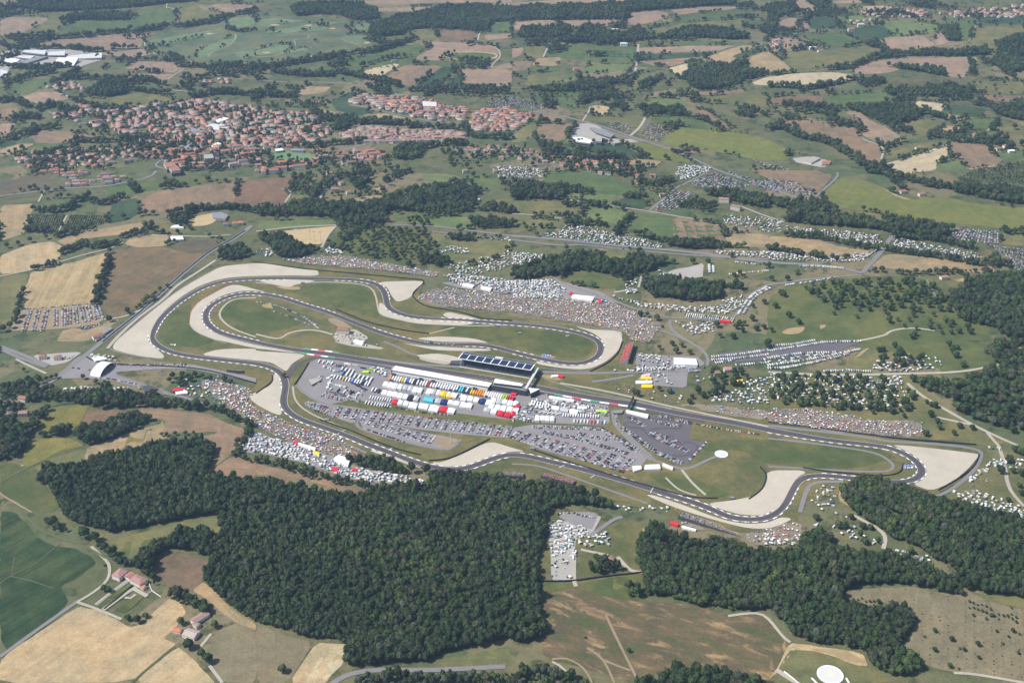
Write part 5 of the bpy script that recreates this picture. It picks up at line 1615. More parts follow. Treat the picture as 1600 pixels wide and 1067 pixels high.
def camper_mb(l=6.4, w=2.2, h=2.9, cab=True):
    mb = MB(); x = l / 2
    if cab:
        prof = [(-x, .45), (x, .45), (x, 1.15), (x * .8, 1.35), (x * .62, 2.0), (x * .85, 2.15), (x * .8, h), (-x, h)]
    else:
        prof = [(-x, .5), (x * .9, .5), (x, 1.4), (x * .86, h - .15), (x * .7, h), (-x * .9, h), (-x, h - .3)]
    n = len(prof)
    vs = [(p[0], -w / 2, p[1]) for p in prof] + [(p[0], w / 2, p[1]) for p in prof]
    fs = [tuple(range(n - 1, -1, -1)), tuple(range(n, 2 * n))] + [(i, (i + 1) % n, n + (i + 1) % n, n + i) for i in range(n)]
    mi = [0, 0] + [0] * n
    if cab: mi[2 + 3] = 1
    else: mi[2 + 2] = 1
    mb.add(vs, fs, mi)
    for s in (-1, 1):
        for a, b in ((-.75, -.35), (-.1, .3)):
            y = s * (w / 2 + .02); q = [(x * a, y, 1.6), (x * b, y, 1.6), (x * b, y, 2.2), (x * a, y, 2.2)]
            mb.add(q, [(0, 1, 2, 3)] if s < 0 else [(3, 2, 1, 0)], 1)
        for wx in ((-x * .5, x * .62) if cab else (-.1, .6)): mb.wheel((wx, s * (w / 2 - .12), .36), .36, .24, 2, 7)
    mb.box((-x * .3, 0, h), (.8, .8, .12), 3)               # roof hatch
    if not cab: mb.box((x + .5, 0, .5), (1.2, .12, .1), 3)  # tow bar
    return mb
def tent_mb():
    mb = MB(); n = 8; ring = []
    for z, r in ((0, 1.6), (.7, 1.5), (1.25, 1.0), (1.5, .35)):
        ring.append([(r * math.cos(2 * math.pi * i / n), .85 * r * math.sin(2 * math.pi * i / n), z) for i in range(n)])
    vs = [v for q in ring for v in q]; fs = []
    for k in range(3):
        for i in range(n): fs.append((k * n + i, k * n + (i + 1) % n, (k + 1) * n + (i + 1) % n, (k + 1) * n + i))
    fs.append(tuple(3 * n + i for i in range(n)))
    mb.add(vs, fs, 0)
    mb.add([(1.63, -.4, .02), (1.63, .4, .02), (1.5, .02, .95)], [(0, 1, 2)], 1)
    return mb
def gazebo_mb(s=3.0):
    mb = MB(); q = s / 2
    mb.prism([(-q, -q), (q, -q), (q, q), (-q, q)], 2.1, 2.35, 0)
    mb.add([(-q, -q, 2.36), (q, -q, 2.36), (q, q, 2.36), (-q, q, 2.36), (0, 0, 3.3)], [(0, 1, 4), (1, 2, 4), (2, 3, 4), (3, 0, 4)], 0)
    for a in (-1, 1):
        for b in (-1, 1): mb.box((a * (q - .1), b * (q - .1), 0), (.1, .1, 2.1), 3)
    mb.add([(-q, q, .3), (q, q, .3), (q, q, 2.1), (-q, q, 2.1)], [(0, 1, 2, 3)], 0)
    return mb
def person_mb():
    mb = MB()
    for s in (-1, 1): mb.prism([(-.08, s * .1 - .07), (.08, s * .1 - .07), (.08, s * .1 + .07), (-.08, s * .1 + .07)], 0, .85, 3)
    mb.prism([(-.12, -.2), (.12, -.2), (.12, .2), (-.12, .2)], .8, 1.42, 0, [(-.13, -.25), (.13, -.25), (.13, .25), (-.13, .25)])
    for s in (-1, 1): mb.prism([(-.06, s * .3 - .05), (.06, s * .3 - .05), (.06, s * .3 + .05), (-.06, s * .3 + .05)], .82, 1.4, 0)
    mb.prism([(-.1, -.09), (.1, -.09), (.1, .09), (-.1, .09)], 1.46, 1.72, 4, [(-.08, -.07), (.08, -.07), (.08, .07), (-.08, .07)])
    return mb
def parasol_mb():
    mb = MB(); n = 8
    vs = [(1.2 * math.cos(2 * math.pi * i / n), 1.2 * math.sin(2 * math.pi * i / n), 1.95) for i in range(n)] + [(0, 0, 2.45)]
    mb.add(vs, [(i, (i + 1) % n, n) for i in range(n)], 0); mb.cyl((0, 0, 0), .04, 2.0, 4, 3)
    return mb
SHAPES = {'car': [car_mb(), car_mb(4.4, 1.8, 1.5, True), car_mb(3.7, 1.65, 1.5, True)], 'camper_van': [camper_mb(), camper_mb(5.2, 2.1, 2.6, True)],
          'caravan': [camper_mb(5.6, 2.2, 2.6, False)], 'dome_tent': [tent_mb()], 'gazebo': [gazebo_mb()], 'person': [person_mb()], 'parasol': [parasol_mb()]}
MESHES = {k: [mb.mesh(k, VM) for mb in v] for k, v in SHAPES.items() if k not in ('person', 'parasol')}

def stamp(name, shape, pos, rot, scl, cols, label, cat, zoff=0.0):
    """many copies merged into one mesh, each with its own colour on its faces (for masses only)"""
    pos = np.asarray(pos, float); n = len(pos)
    which = rng.integers(0, len(shape), n)
    Vs, LV, LS, LT, C = [], [], [], [], []
    nv = 0; nl = 0
    z = pos[:, 2] if pos.shape[1] > 2 else hgt(pos[:, 0], pos[:, 1]) + zoff
    ctr = np.array([pos[:, 0].mean(), pos[:, 1].mean(), 0])
    for w_, mb in enumerate(shape):
        k = np.nonzero(which == w_)[0]
        if not len(k): continue
        v = np.array(mb.v); c, s = np.cos(rot[k]), np.sin(rot[k]); sc_ = scl[k]
        X = (v[None, :, 0] * c[:, None] - v[None, :, 1] * s[:, None]) * sc_[:, None] + pos[k, 0][:, None]
        Y = (v[None, :, 0] * s[:, None] + v[None, :, 1] * c[:, None]) * sc_[:, None] + pos[k, 1][:, None]
        Z = v[None, :, 2] * sc_[:, None] + z[k][:, None]
        Vs.append(np.stack([X, Y, Z], -1).reshape(-1, 3) - ctr)
        lens = np.array([len(f) for f in mb.f]); flat = np.concatenate([np.array(f) for f in mb.f])
        LV.append((flat[None] + (np.arange(len(k)) * len(v))[:, None] + nv).ravel())
        st = np.concatenate([[0], np.cumsum(lens)[:-1]])
        LS.append((st[None] + (np.arange(len(k)) * len(flat))[:, None] + nl).ravel())
        fc = np.zeros((len(k), len(mb.f), 4)); fc[..., 3] = 1
        mi = np.array(mb.m)
        for j in range(len(mb.f)): fc[:, j, :3] = cols[k] if mi[j] == 0 else FIXC[mi[j]]
        C.append(fc.reshape(-1, 4)); nv += len(k) * len(v); nl += len(k) * len(flat)
    me = D.meshes.new(name)
    Vs = np.vstack(Vs); LV = np.concatenate(LV); LS = np.concatenate(LS); C = np.vstack(C)
    me.vertices.add(len(Vs)); me.vertices.foreach_set('co', Vs.astype(np.float32).ravel())
    me.loops.add(len(LV)); me.loops.foreach_set('vertex_index', LV.astype(np.int32))
    me.polygons.add(len(LS)); me.polygons.foreach_set('loop_start', LS.astype(np.int32))
    me.update(calc_edges=True)
    a = me.attributes.new('col', 'FLOAT_COLOR', 'FACE'); a.data.foreach_set('color', C.astype(np.float32).ravel())
    me.materials.append(M['face'])
    o = ob(name, me, None, tuple(ctr))
    return tag(o, label, cat, kind='stuff')

CARC = [('white', (.72, .72, .71), 30), ('silver', (.42, .43, .45), 20), ('black', (.02, .02, .024), 20), ('grey', (.13, .135, .15), 13), ('blue', (.04, .08, .22), 10), ('red', (.4, .03, .03), 7)]
WHITES = [('white', (.78, .78, .76), 52), ('cream', (.66, .62, .52), 18), ('pale grey', (.42, .43, .44), 18), ('pale blue', (.34, .46, .56), 7), ('dark green', (.08, .2, .13), 5)]
TENTC = [('blue', (.06, .13, .36), 26), ('green', (.07, .22, .13), 18), ('grey', (.3, .31, .32), 15), ('red', (.45, .06, .05), 9), ('white', (.76, .76, .74), 18), ('teal', (.1, .4, .4), 8), ('orange', (.6, .25, .05), 6)]
def pick(tab): return random.choices(tab, [t[2] for t in tab])[0]
ITEMS = []                                                 # kind, x, y, rot, scale, colour name, colour, place, group
def put(kind, x, y, rot, tab, place, group, sc_=1.0):
    c = pick(tab); j = random.uniform(.72, 1.04)
    ITEMS.append((kind, float(x), float(y), rot, sc_, c[0], tuple(min(.82, v * j) for v in c[1]), place, group))
def row(tile, a, place, group, kind='car', tab=CARC, sp=2.75, fill=.92, double=True, along=False):
    """vehicles side by side along a photo polyline"""
    p = W2(P(tile, a)); p = resample(p, sp); t, nn = normals2(p)
    for i in range(len(p)):
        ang = math.atan2(nn[i][1], nn[i][0]) if not along else math.atan2(t[i][1], t[i][0])
        for s in ((-1, 1) if double else (0,)):
            if random.random() > fill: continue
            q = p[i] + nn[i] * s * (2.6 if kind == 'car' else 4.2)
            put(kind, q[0] + random.gauss(0, .12), q[1] + random.gauss(0, .25), ang + (math.pi if random.random() < .5 else 0) + random.gauss(0, .03), tab, place, group)
def cols(tile, first, last, n, place, group, **kw):
    """columns interpolated between a first and a last column (photo points)"""
    f, l = P(tile, first), P(tile, last)
    for k in range(n):
        u = k / max(1, n - 1)
        a = [(f[i][0] * (1 - u) + l[i][0] * u, f[i][1] * (1 - u) + l[i][1] * u) for i in (0, 1)]
        row('', ' '.join(f'{x},{y}' for x, y in a), f'in the {ordn(k + 1)} column of the {place}', group, **kw)
def lot(tile, s, d, place, group, kind='car', tab=CARC, rs=8.5, sp=2.8, fill=.85, jit=.3, turn=0.0):
    """vehicles in rows that fill a polygon; d = photo direction of the rows"""
    poly = W2(P(tile, s)); dd = W2(P(tile, d)); t = dd[1] - dd[0]; t /= np.hypot(*t); nn = np.array([-t[1], t[0]])
    c = poly.mean(0); L = poly - c; u, v = L @ t, L @ nn
    uu, vv = np.meshgrid(np.arange(u.min(), u.max(), sp), np.arange(v.min(), v.max(), rs))
    q = c + uu.ravel()[:, None] * t + vv.ravel()[:, None] * nn
    q += rng.normal(0, jit, q.shape)
    q = q[inside(poly, q[:, 0], q[:, 1])]
    ang = math.atan2(nn[1], nn[0]) + turn
    for x, y in q:
        if random.random() < fill: put(kind, x, y, ang + random.gauss(0, .05 + jit * .08) + (math.pi if random.random() < .5 else 0), tab, place, group)
def camp(tile, s, sp, mix, place, group, keep=.8, jit=.4):
    sp *= .84; keep = min(.96, keep * 1.12)
    """loose camp: mix = {kind: weight}"""
    kinds, ws = list(mix), list(mix.values())
    wpl = W2(P(tile, s)); ed = np.roll(wpl, -1, 0) - wpl; ed = ed[np.argmax(np.hypot(ed[:, 0], ed[:, 1]))]; base = math.atan2(ed[1], ed[0])
    for x, y in jgrid(W2(P(tile, s)), sp, jit):
        if random.random() > keep: continue
        k = random.choices(kinds, ws)[0]
        put(k, x, y, base + random.choice((0, 1.571, 1.571, 3.1416)) + random.gauss(0, .18), CARC if k == 'car' else TENTC if k == 'dome_tent' else WHITES, place, group, random.uniform(.9, 1.12) * (1.25 if k == 'gazebo' else 1))

# paddock car parks
cols('12', '528,414 492,474', '1592,536 1562,594', 20, 'upper paddock car park', 'cars of the upper paddock car park', sp=2.6)
cols('12', '712,500 695,518', '1112,592 1075,640', 9, 'wedge shaped car park', 'cars of the wedge shaped car park', sp=2.7)
row('12', '668,542 780,580 925,628', 'along the lower edge of the wedge car park', 'cars of the wedge shaped car park', double=False)
row('12', '325,385 470,425', 'in the top row of the pointed car park', 'cars of the pointed car park', fill=.6); row('12', '345,405 465,440', 'in the middle row of the pointed car park', 'cars of the pointed car park', fill=.6); row('12', '370,425 450,450', 'in the bottom row of the pointed car park', 'cars of the pointed car park', fill=.6)
cols('', '812,675 800,685', '988,718 970,738', 13, 'lower paddock car park', 'cars of the lower paddock car park', sp=2.7)
row('', '832,668 880,669 943,671', 'in the top row of the lower car park', 'cars of the lower paddock car park'); row('', '850,676 900,685 980,709', 'in the long bent row of the lower car park', 'cars of the lower paddock car park')
row('', '903,678 950,688', 'in the short inner row of the lower car park', 'cars of the lower paddock car park'); row('', '943,672 970,688 999,706', 'along the sloping right edge of the lower car park', 'cars of the lower paddock car park')
row('', '948,680 994,707', 'in the second sloping row of the lower car park', 'cars of the lower paddock car park', fill=.7, double=False); row('', '805,688 850,698 985,736', 'along the track side edge of the lower car park', 'cars of the lower paddock car park', double=False, along=True, sp=5.4)
row('22', '690,540 760,585 900,690 1060,762', 'along the lower left kart park edge', 'cars of the kart track car park', fill=.95); row('22', '1100,750 1150,700 1215,632', 'along the right edge of the kart car park', 'cars of the kart track car park', double=False)
row('22', '870,498 1045,530', 'in the upper inner row of the kart car park', 'cars of the kart track car park', fill=.8); row('22', '860,572 960,630 1105,690', 'in the long inner row of the kart car park', 'cars of the kart track car park', fill=.9)
row('22', '730,470 820,520 830,530', 'in the loop of the kart car park', 'cars of the kart track car park', fill=.6); row('22', '925,466 1120,512', 'in the top row of the kart car park', 'cars of the kart track car park', fill=.85)
row('22', '890,575 1060,640', 'in the middle inner row of the kart car park', 'cars of the kart track car park', fill=.8); row('22', '655,460 655,522', 'beside the gate of the kart car park', 'cars of the kart track car park', double=False)
row('22', '1150,515 1300,545 1400,560 1540,580', 'in the roadside row behind the main straight', 'cars behind the main straight', fill=.9, double=False, tab=[('red', (.5, .04, .04), 4), ('white', (.75, .75, .74), 5), ('black', (.02, .02, .02), 3)])
# outer car parks
for k, (a, b) in enumerate(zip('190,880 245,875 295,872 350,868 400,862 435,860 470,855 510,850 550,845 590,838 612,848'.split(), '150,1005 210,1000 265,1005 350,970 400,970 435,960 480,955 530,945 570,940 610,930 635,918'.split())):
    row('01', f'{a} {b}', 'dirt', 'cars of the dirt car park', fill=.88)
row('01', '495,978 560,985 630,955', 'dirt', 'cars of the dirt car park', fill=.7); row('01', '140,868 270,858 580,832', 'dirt', 'cars of the dirt car park', fill=.5, double=False)
lot('20', '580,772 660,767 758,795 738,833 640,813', '600,780 740,810', 'far', 'far', rs=13, fill=.9)
lot('20', '800,830 850,767 1020,802 900,893 812,868', '840,790 980,820', 'far', 'far', rs=14, fill=.93)
lot('10', '1430,640 1600,612 1620,650 1560,680 1480,675', '1450,640 1600,650', 'far', 'far', rs=9, fill=.8); lot('20', '0,612 150,640 250,680 120,690 20,660', '0,630 150,650', 'far', 'far', rs=9, fill=.8)
lot('21', '1110,75 1270,8 1490,90 1420,125 1150,102', '1270,20 1480,100', 'far', 'far', rs=8, fill=.9); lot('21', '1330,0 1640,85 1720,120 1650,140 1500,90 1400,40', '1400,30 1600,90', 'far', 'far', rs=8, fill=.9)
lot('31', '-20,40 170,72 300,135 235,175 100,130 -20,95', '0,60 250,140', 'far', 'far', rs=9, fill=.85); lot('30', '-100,1000 60,1040 160,1067 0,1067', '0,1020 100,1050', 'far', 'far', rs=9, fill=.6)
lot('21', '1000,125 1145,140 1060,222 1000,250 890,248', '1050,150 900,245', 'far', 'far', rs=8, fill=.9)
for k in range(8): row('31', f'{1190 + k * 34},{366 + k * 2} {1135 + k * 42},{425 + k * 5}', 'far', 'far', fill=.9)
lot('31', '1360,460 1600,490 1680,560 1680,650 1540,620 1480,530', '1400,480 1600,500', 'far', 'far', rs=8, fill=.75)
row('23', '290,15 380,5 430,25 510,35', 'at the top of the camper clearing', 'cars of the camper clearing', fill=.6, double=False)
row('12', '1060,0 1300,30', 'far', 'far', fill=.3); row('11', '10,820 100,835 200,870 300,915 380,970', 'on the left loop infield', 'cars on the left loop infield', fill=.8, double=False); row('11', '110,880 200,910 350,970', 'on the left loop infield', 'cars on the left loop infield', fill=.75, double=False)
camp('11', '480,1030 600,1000 700,1045 690,1067 500,1067', 7, {'car': 1}, 'in the infield house yard', 'cars of the infield house yard', .5); camp('12', '480,5 780,20 780,45 640,20', 8, {'camper_van': 2, 'car': 1}, 'in the infield house yard', 'campers of the infield house yard', .7)
row('02', '600,228 700,235 850,268', 'in the row beside the tunnel arch', 'cars beside the tunnel arch', fill=.9, double=False); lot('02', '370,90 480,80 440,115 350,130', '370,100 470,85', 'far', 'far', rs=8, fill=.6)
row('02', '450,165 560,178', 'on the tunnel yard', 'cars on the tunnel yard', fill=.5, double=False)
# camps
V2 = {'camper_van': 6, 'caravan': 2, 'gazebo': 2}; MIX = {'camper_van': 4, 'gazebo': 4, 'dome_tent': 2, 'car': 2, 'caravan': 1}
camp('12', '0,575 120,612 300,668 480,745 640,795 860,832 1050,872 1050,898 760,888 560,848 300,758 0,690', 7.0, {'camper_van': 5, 'gazebo': 5, 'caravan': 2, 'car': 1, 'dome_tent': 1}, 'in the packed camp under the crowd bank', 'campers below the left crowd bank', .93)
camp('02', '1530,600 1600,565 1600,690 1505,680', 7.0, V2, 'in the packed camp under the crowd bank', 'campers below the left crowd bank', .95)
camp('23', '230,92 260,55 480,103 490,125 380,200 330,268 240,258', 7.2, V2, 'in the gravel clearing of the wood', 'campers of the gravel clearing', .95)
camp('23', '400,180 600,130 612,208 450,222', 8.5, {'gazebo': 4, 'camper_van': 4}, 'on the grass of the clearing', 'campers of the gravel clearing', .75); camp('23', '372,230 412,240 392,312 372,300', 6.5, {'camper_van': 5}, 'by the clearing lane', 'campers of the gravel clearing', .9)
camp('23', '245,272 340,265 365,425 245,425', 7, {'car': 3, 'gazebo': 1, 'camper_van': 1}, 'on the lower end of the clearing yard', 'campers of the gravel clearing', .55)
camp('21', '160,410 390,332 480,332 560,372 950,462 950,486 600,462 300,428', 9.0, {'camper_van': 7, 'car': 4, 'caravan': 2}, 'far', 'far', .9)
camp('11', '770,0 800,-12 870,-8 1500,0 1600,10 1600,45 1480,30', 9, {'car': 5}, 'far', 'far', .0)
camp('10', '1480,1045 1540,1045 1600,1050 1600,1067 1480,1067', 8, {'car': 3, 'camper_van': 2}, 'far', 'far', .8)
camp('', '768,263 800,260 856,266 850,279 780,281', 7.5, {'car': 4, 'camper_van': 3}, 'far', 'far', .9)
camp('20', '1030,1050 1100,1035 1240,1050 1240,1067 1040,1067', 8, V2, 'far', 'far', .9); camp('21', '1020,20 1060,0 1240,0 1100,55 1060,60', 8, V2, 'far', 'far', .85)
camp('21', '1310,270 1600,300 1700,310 1700,390 1600,385 1320,335', 9, {'car': 5, 'camper_van': 3}, 'far', 'far', .85); camp('31', '0,300 80,320 80,350 0,350', 9, {'car': 4, 'camper_van': 3}, 'far', 'far', .8)
camp('31', '120,352 700,402 720,440 690,478 320,408 120,382', 7.5, {'car': 5, 'camper_van': 3, 'gazebo': 1}, 'far', 'far', .9); camp('31', '790,422 1330,522 1350,555 1200,545 770,472', 7.5, {'car': 6, 'camper_van': 2, 'gazebo': 1}, 'far', 'far', .88)
camp('31', '0,510 300,540 640,515 600,560 500,572 0,562', 7.5, {'camper_van': 4, 'car': 3, 'gazebo': 1}, 'far', 'far', .85); camp('21', '1250,505 1600,510 1600,550 1300,525', 7.5, {'camper_van': 4, 'car': 3, 'gazebo': 1}, 'far', 'far', .85)
row('31', '200,600 300,600 470,612', 'far', 'far', 'camper_van', WHITES, 3.2, .9, False); row('31', '100,720 260,700 420,672', 'far', 'far', 'camper_van', WHITES, 5, .8, False, True); row('31', '500,570 620,540 690,490', 'far', 'far', 'camper_van', WHITES, 5, .8, False, True)
camp('21', '0,512 250,532 120,590 0,600', 8.2, {'camper_van': 5, 'gazebo': 2}, 'behind the knoll above the crowd', 'campers by the knoll', .8); camp('21', '0,692 240,682 340,742 300,800 0,800', 7.0, {'camper_van': 6, 'gazebo': 2, 'caravan': 1}, 'in the dense camp above the crowd bank', 'campers above the big crowd bank', .95)
camp('21', '620,782 820,832 1100,850 1340,842 1330,895 1000,878 800,850', 8.0, {'camper_van': 5, 'gazebo': 4, 'dome_tent': 2}, 'on the bank below the dark wood', 'campers below the dark wood', .85); camp('21', '1300,822 1470,772 1420,862 1330,900', 8.5, {'camper_van': 5, 'gazebo': 4, 'dome_tent': 2}, 'inside the bend of the hill road', 'campers at the hill road', .75)
row('21', '1430,900 1480,820 1520,780 1600,735', 'beside the hill road', 'campers at the hill road', 'camper_van', WHITES, 4.5, .8, True); row('21', '1080,905 1300,925 1380,938', 'beside the camp lane', 'campers along the camp lane', 'camper_van', WHITES, 4, .9, True)
camp('21', '1010,930 1090,960 1260,935 1260,1012 1120,1025 1050,990', 9, {'camper_van': 4, 'gazebo': 4, 'dome_tent': 2}, 'on the worn grass in the lane fork', 'campers in the lane fork', .75); camp('21', '915,625 990,650 990,685 930,680', 8, {'camper_van': 3, 'gazebo': 2, 'car': 2}, 'on the pale gravel yard', 'campers on the pale gravel yard', .7)
row('21', '1245,590 1248,640', 'far', 'far', 'camper_van', WHITES, 4, .9, True); row('21', '1400,575 1520,588', 'far', 'far', 'camper_van', WHITES, 4, .9, False); row('21', '1360,652 1480,640 1600,628', 'far', 'far', 'camper_van', WHITES, 4, .85, False)
camp('21', '700,712 790,672 800,700 720,740', 8, {'dome_tent': 4, 'camper_van': 2}, 'in the gap between the woods', 'tents between the woods', .8); camp('21', '690,745 790,735 780,770 700,770', 8, {'gazebo': 4, 'camper_van': 2}, 'in the gap between the woods', 'tents between the woods', .7)
camp('11', '1130,505 1180,462 1345,495 1330,520 1150,525', 8.5, {'camper_van': 4, 'gazebo': 3, 'car': 1}, 'on the motocross meadow', 'campers on the motocross meadow', .8); camp('11', '1180,602 1400,550 1590,500 1600,600 1400,650 1220,650', 10, {'camper_van': 4, 'gazebo': 4, 'dome_tent': 2}, 'on the motocross meadow', 'campers on the motocross meadow', .75)
camp('11', '1165,655 1300,650 1600,690 1600,770 1450,740 1250,715', 7.5, {'camper_van': 5, 'gazebo': 3, 'car': 1}, 'in the dense camp above the crowd bank', 'campers above the big crowd bank', .92)
camp('11', '430,480 520,485 560,525 440,520', 7, {'camper_van': 3, 'gazebo': 2}, 'at the foot of the olive grove', 'campers below the olive grove', .9); camp('11', '0,472 120,500 100,540 0,530', 7, {'dome_tent': 4, 'gazebo': 2}, 'among the trees above the top crowd', 'tents above the top crowd', .7)
camp('11', '1460,430 1600,420 1600,445', 8, V2, 'far', 'far', .8)
for s in ('22|1250,98 1400,85 1600,58', '22|1250,118 1400,108 1600,85', '32|0,30 150,22 290,-5', '32|0,62 180,35 340,8 580,0', '32|0,105 200,78 420,70', '32|0,152 160,130 330,102 570,52', '32|85,172 300,130 500,80', '32|0,170 120,165 200,150', '22|1400,150 1600,135', '32|350,188 500,182 640,190', '22|1260,140 1380,120'):
    t, q = s.split('|'); row(t, q, 'on the dark terraces', 'campers of the dark terraces', 'camper_van', WHITES, 4.1, .92, False)
camp('32', '-100,120 100,100 400,70 380,90 0,150', 8, {'camper_van': 6, 'car': 2}, 'on the dark terraces', 'campers of the dark terraces', .7); camp('32', '650,130 720,120 860,160 945,192 800,190 650,180', 8, {'camper_van': 5, 'gazebo': 3}, 'in the terraced tree rows', 'campers in the tree rows', .75)
camp('32', '640,222 850,218 840,270 760,275', 8, {'camper_van': 5, 'gazebo': 3}, 'below the straight lane', 'campers in the tree rows', .75); camp('32', '0,205 420,215 640,230 860,300 900,420 600,430 300,400 0,360', 9.5, {'camper_van': 5, 'gazebo': 3, 'dome_tent': 2}, 'under the roadside trees', 'campers under the roadside trees', .75); camp('32', '800,80 980,90 1100,120 1080,180 900,180', 11, {'camper_van': 5, 'gazebo': 3}, 'in the terraced tree rows', 'campers in the tree rows', .5)
camp('22', '1150,180 1235,190 1240,262 1150,262', 10, {'camper_van': 3, 'gazebo': 4, 'dome_tent': 3}, 'behind the food yard', 'campers behind the straight', .6); camp('22', '1260,320 1590,285 1600,400 1250,382', 9, {'camper_van': 3, 'gazebo': 4, 'dome_tent': 3}, 'in the camp behind the straight', 'campers behind the straight', .8); camp('22', '1460,230 1600,225 1600,290 1440,270', 9, {'camper_van': 4, 'gazebo': 3}, 'in the camp behind the straight', 'campers behind the straight', .7)
camp('22', '1030,330 1110,340 1060,370 1030,365', 8, {'gazebo': 3, 'dome_tent': 2}, 'on the crowd slope of the straight', 'tents on the straight slope', .6)
camp('02', '1060,245 1350,232 1590,330 1500,420 1320,380 1150,340', 8.6, {'dome_tent': 8, 'gazebo': 2, 'car': 1}, 'on the tent bank by the entrance', 'tents of the entrance bank', .75); camp('02', '360,300 500,285 860,290 900,300 600,318', 8, {'gazebo': 4, 'camper_van': 4}, 'along the tree belt by the entrance', 'campers by the entrance', .8)
camp('32', '1375,742 1500,722 1595,740 1585,800 1480,800 1380,802 1250,890 1250,868', 9, {'gazebo': 5, 'camper_van': 4, 'dome_tent': 2}, 'in the camp at the last gravel trap', 'campers at the last gravel trap', .72); camp('32', '1150,932 1320,940 1450,985 1680,1080 1600,1110 1400,1075 1180,985', 9, {'gazebo': 5, 'camper_van': 5}, 'in the camp at the right border', 'campers at the right border', .75)
camp('33', '270,72 340,88 340,100 270,90', 8, V2, 'under the lower bend', 'campers under the lower bend', .8); camp('33', '390,75 560,100 720,180 705,222 620,208 560,172 430,172 420,110', 10, {'camper_van': 5, 'gazebo': 4, 'dome_tent': 1}, 'in the meadow camp between the woods', 'campers between the woods', .55); camp('33', '760,232 900,245 1060,305 1065,332 840,280', 9, {'camper_van': 5, 'gazebo': 4}, 'in the lane camp between the woods', 'campers between the woods', .6)
camp('32', '300,905 420,890 450,960 430,1060 300,1060 285,980', 9, {'camper_van': 3, 'gazebo': 3, 'dome_tent': 4, 'car': 1}, 'on the mound inside the lower bend', 'tents inside the lower bend', .55)
camp('33', '400,0 480,0 520,40 460,70', 9, {'camper_van': 3, 'dome_tent': 3}, 'under the lower bend', 'campers under the lower bend', .5); camp('33', '-20,165 190,188 190,215 -20,210', 7.5, {'gazebo': 6, 'camper_van': 2}, 'below the yellow crowd', 'tents below the yellow crowd', .85)
camp('22', '640,1035 700,1020 1000,1030 1060,1067 700,1067', 8, {'gazebo': 4, 'camper_van': 4, 'dome_tent': 2}, 'along the service lane above the wood', 'tents above the wood', .6); camp('32', '1370,655 1450,668 1450,682 1370,672', 8, V2, 'by the lane above the last gravel trap', 'campers by the last lane', .8)
camp('22', '640,182 900,160 900,175 640,198', 8, {'camper_van': 4, 'gazebo': 3}, 'along the lane under the right loop', 'campers under the right loop', .7); camp('02', '570,85 720,95 720,115 640,120', 8, {'gazebo': 3, 'camper_van': 2}, 'on the entrance verge', 'campers on the entrance verge', .6)

for q, kd in (('435,128 480,136', 'camper_van'), ('425,160 470,172', 'camper_van'), ('450,235 480,215', 'camper_van'), ('455,262 490,272 560,290', 'camper_van'), ('445,290 470,300', 'camper_van'), ('440,318 560,338', 'car'), ('415,338 470,350 545,366', 'car'), ('470,182 515,190', 'camper_van'), ('560,310 640,322', 'car'), ('580,345 625,355', 'camper_van'), ('500,150 560,158', 'car'), ('385,262 410,215', 'car'), ('745,165 800,175', 'camper_van')):
    row('12', q, 'in the left paddock block', 'vehicles of the left paddock block', kd, WHITES if kd == 'camper_van' else CARC, 2.9, .9, kd == 'car')
camp('12', '640,310 690,300 640,385 560,370', 6, {'car': 4, 'camper_van': 1}, 'on the sloping paddock lane', 'vehicles of the left paddock block', .6)
camp('12', '700,160 830,180 800,230 740,210', 7, {'camper_van': 3, 'gazebo': 2, 'car': 1}, 'at the left end of the pits', 'vehicles at the pit end', .7)
camp('22', '110,375 200,360 420,390 600,430 590,470 420,450 180,440 60,450', 6.5, {'camper_van': 3, 'car': 3, 'gazebo': 2}, 'around the paddock van rows', 'vehicles round the van rows', .7)
camp('22', '0,450 120,440 150,500 0,500', 6.5, {'camper_van': 2, 'car': 2, 'gazebo': 3}, 'by the red tents of the paddock', 'vehicles round the van rows', .75)
camp('22', '790,75 900,88 1000,95 1000,190 840,190 780,140', 8, {'gazebo': 4, 'camper_van': 2, 'car': 3}, 'among the food stalls', 'vehicles of the food yard', .5)
camp('22', '800,195 1000,190 1000,270 820,265', 8, {'gazebo': 3, 'camper_van': 2, 'car': 3}, 'in the lower food yard', 'vehicles of the food yard', .45)
camp('22', '760,160 1000,150 1200,160 1190,185 900,180 760,185', 7, {'car': 3, 'camper_van': 4, 'gazebo': 2}, 'on the lane past the food yard', 'vehicles of the food yard', .7)
camp('02', '560,85 720,95 780,120 700,125 600,120', 7, {'camper_van': 3, 'gazebo': 2, 'car': 2}, 'by the entrance road', 'vehicles of the entrance road', .7)
row('02', '700,140 900,150 1050,145 1190,150', 'on the entrance road', 'vehicles on the entrance road', fill=.3)
row('22', '200,330 400,380 600,420', 'behind the pit wall', 'cars behind the pit wall', double=False, fill=.7)
row('12', '690,385 800,400 1000,440 1200,460', 'along the grass edge of the paddock', 'cars along the paddock edge', double=False, fill=.7)
for s in ('75,182 275,164 312,154 505,192 520,207 430,234 330,270 200,212', '20,245 230,230 275,230 232,252 100,268', '400,262 560,237 618,242 560,262', '690,242 800,230 1012,264 960,278', '545,162 660,157 730,172 680,191'):
    camp('', s, 21, {'car': 5, 'camper_van': 1}, 'far', 'far', .5)

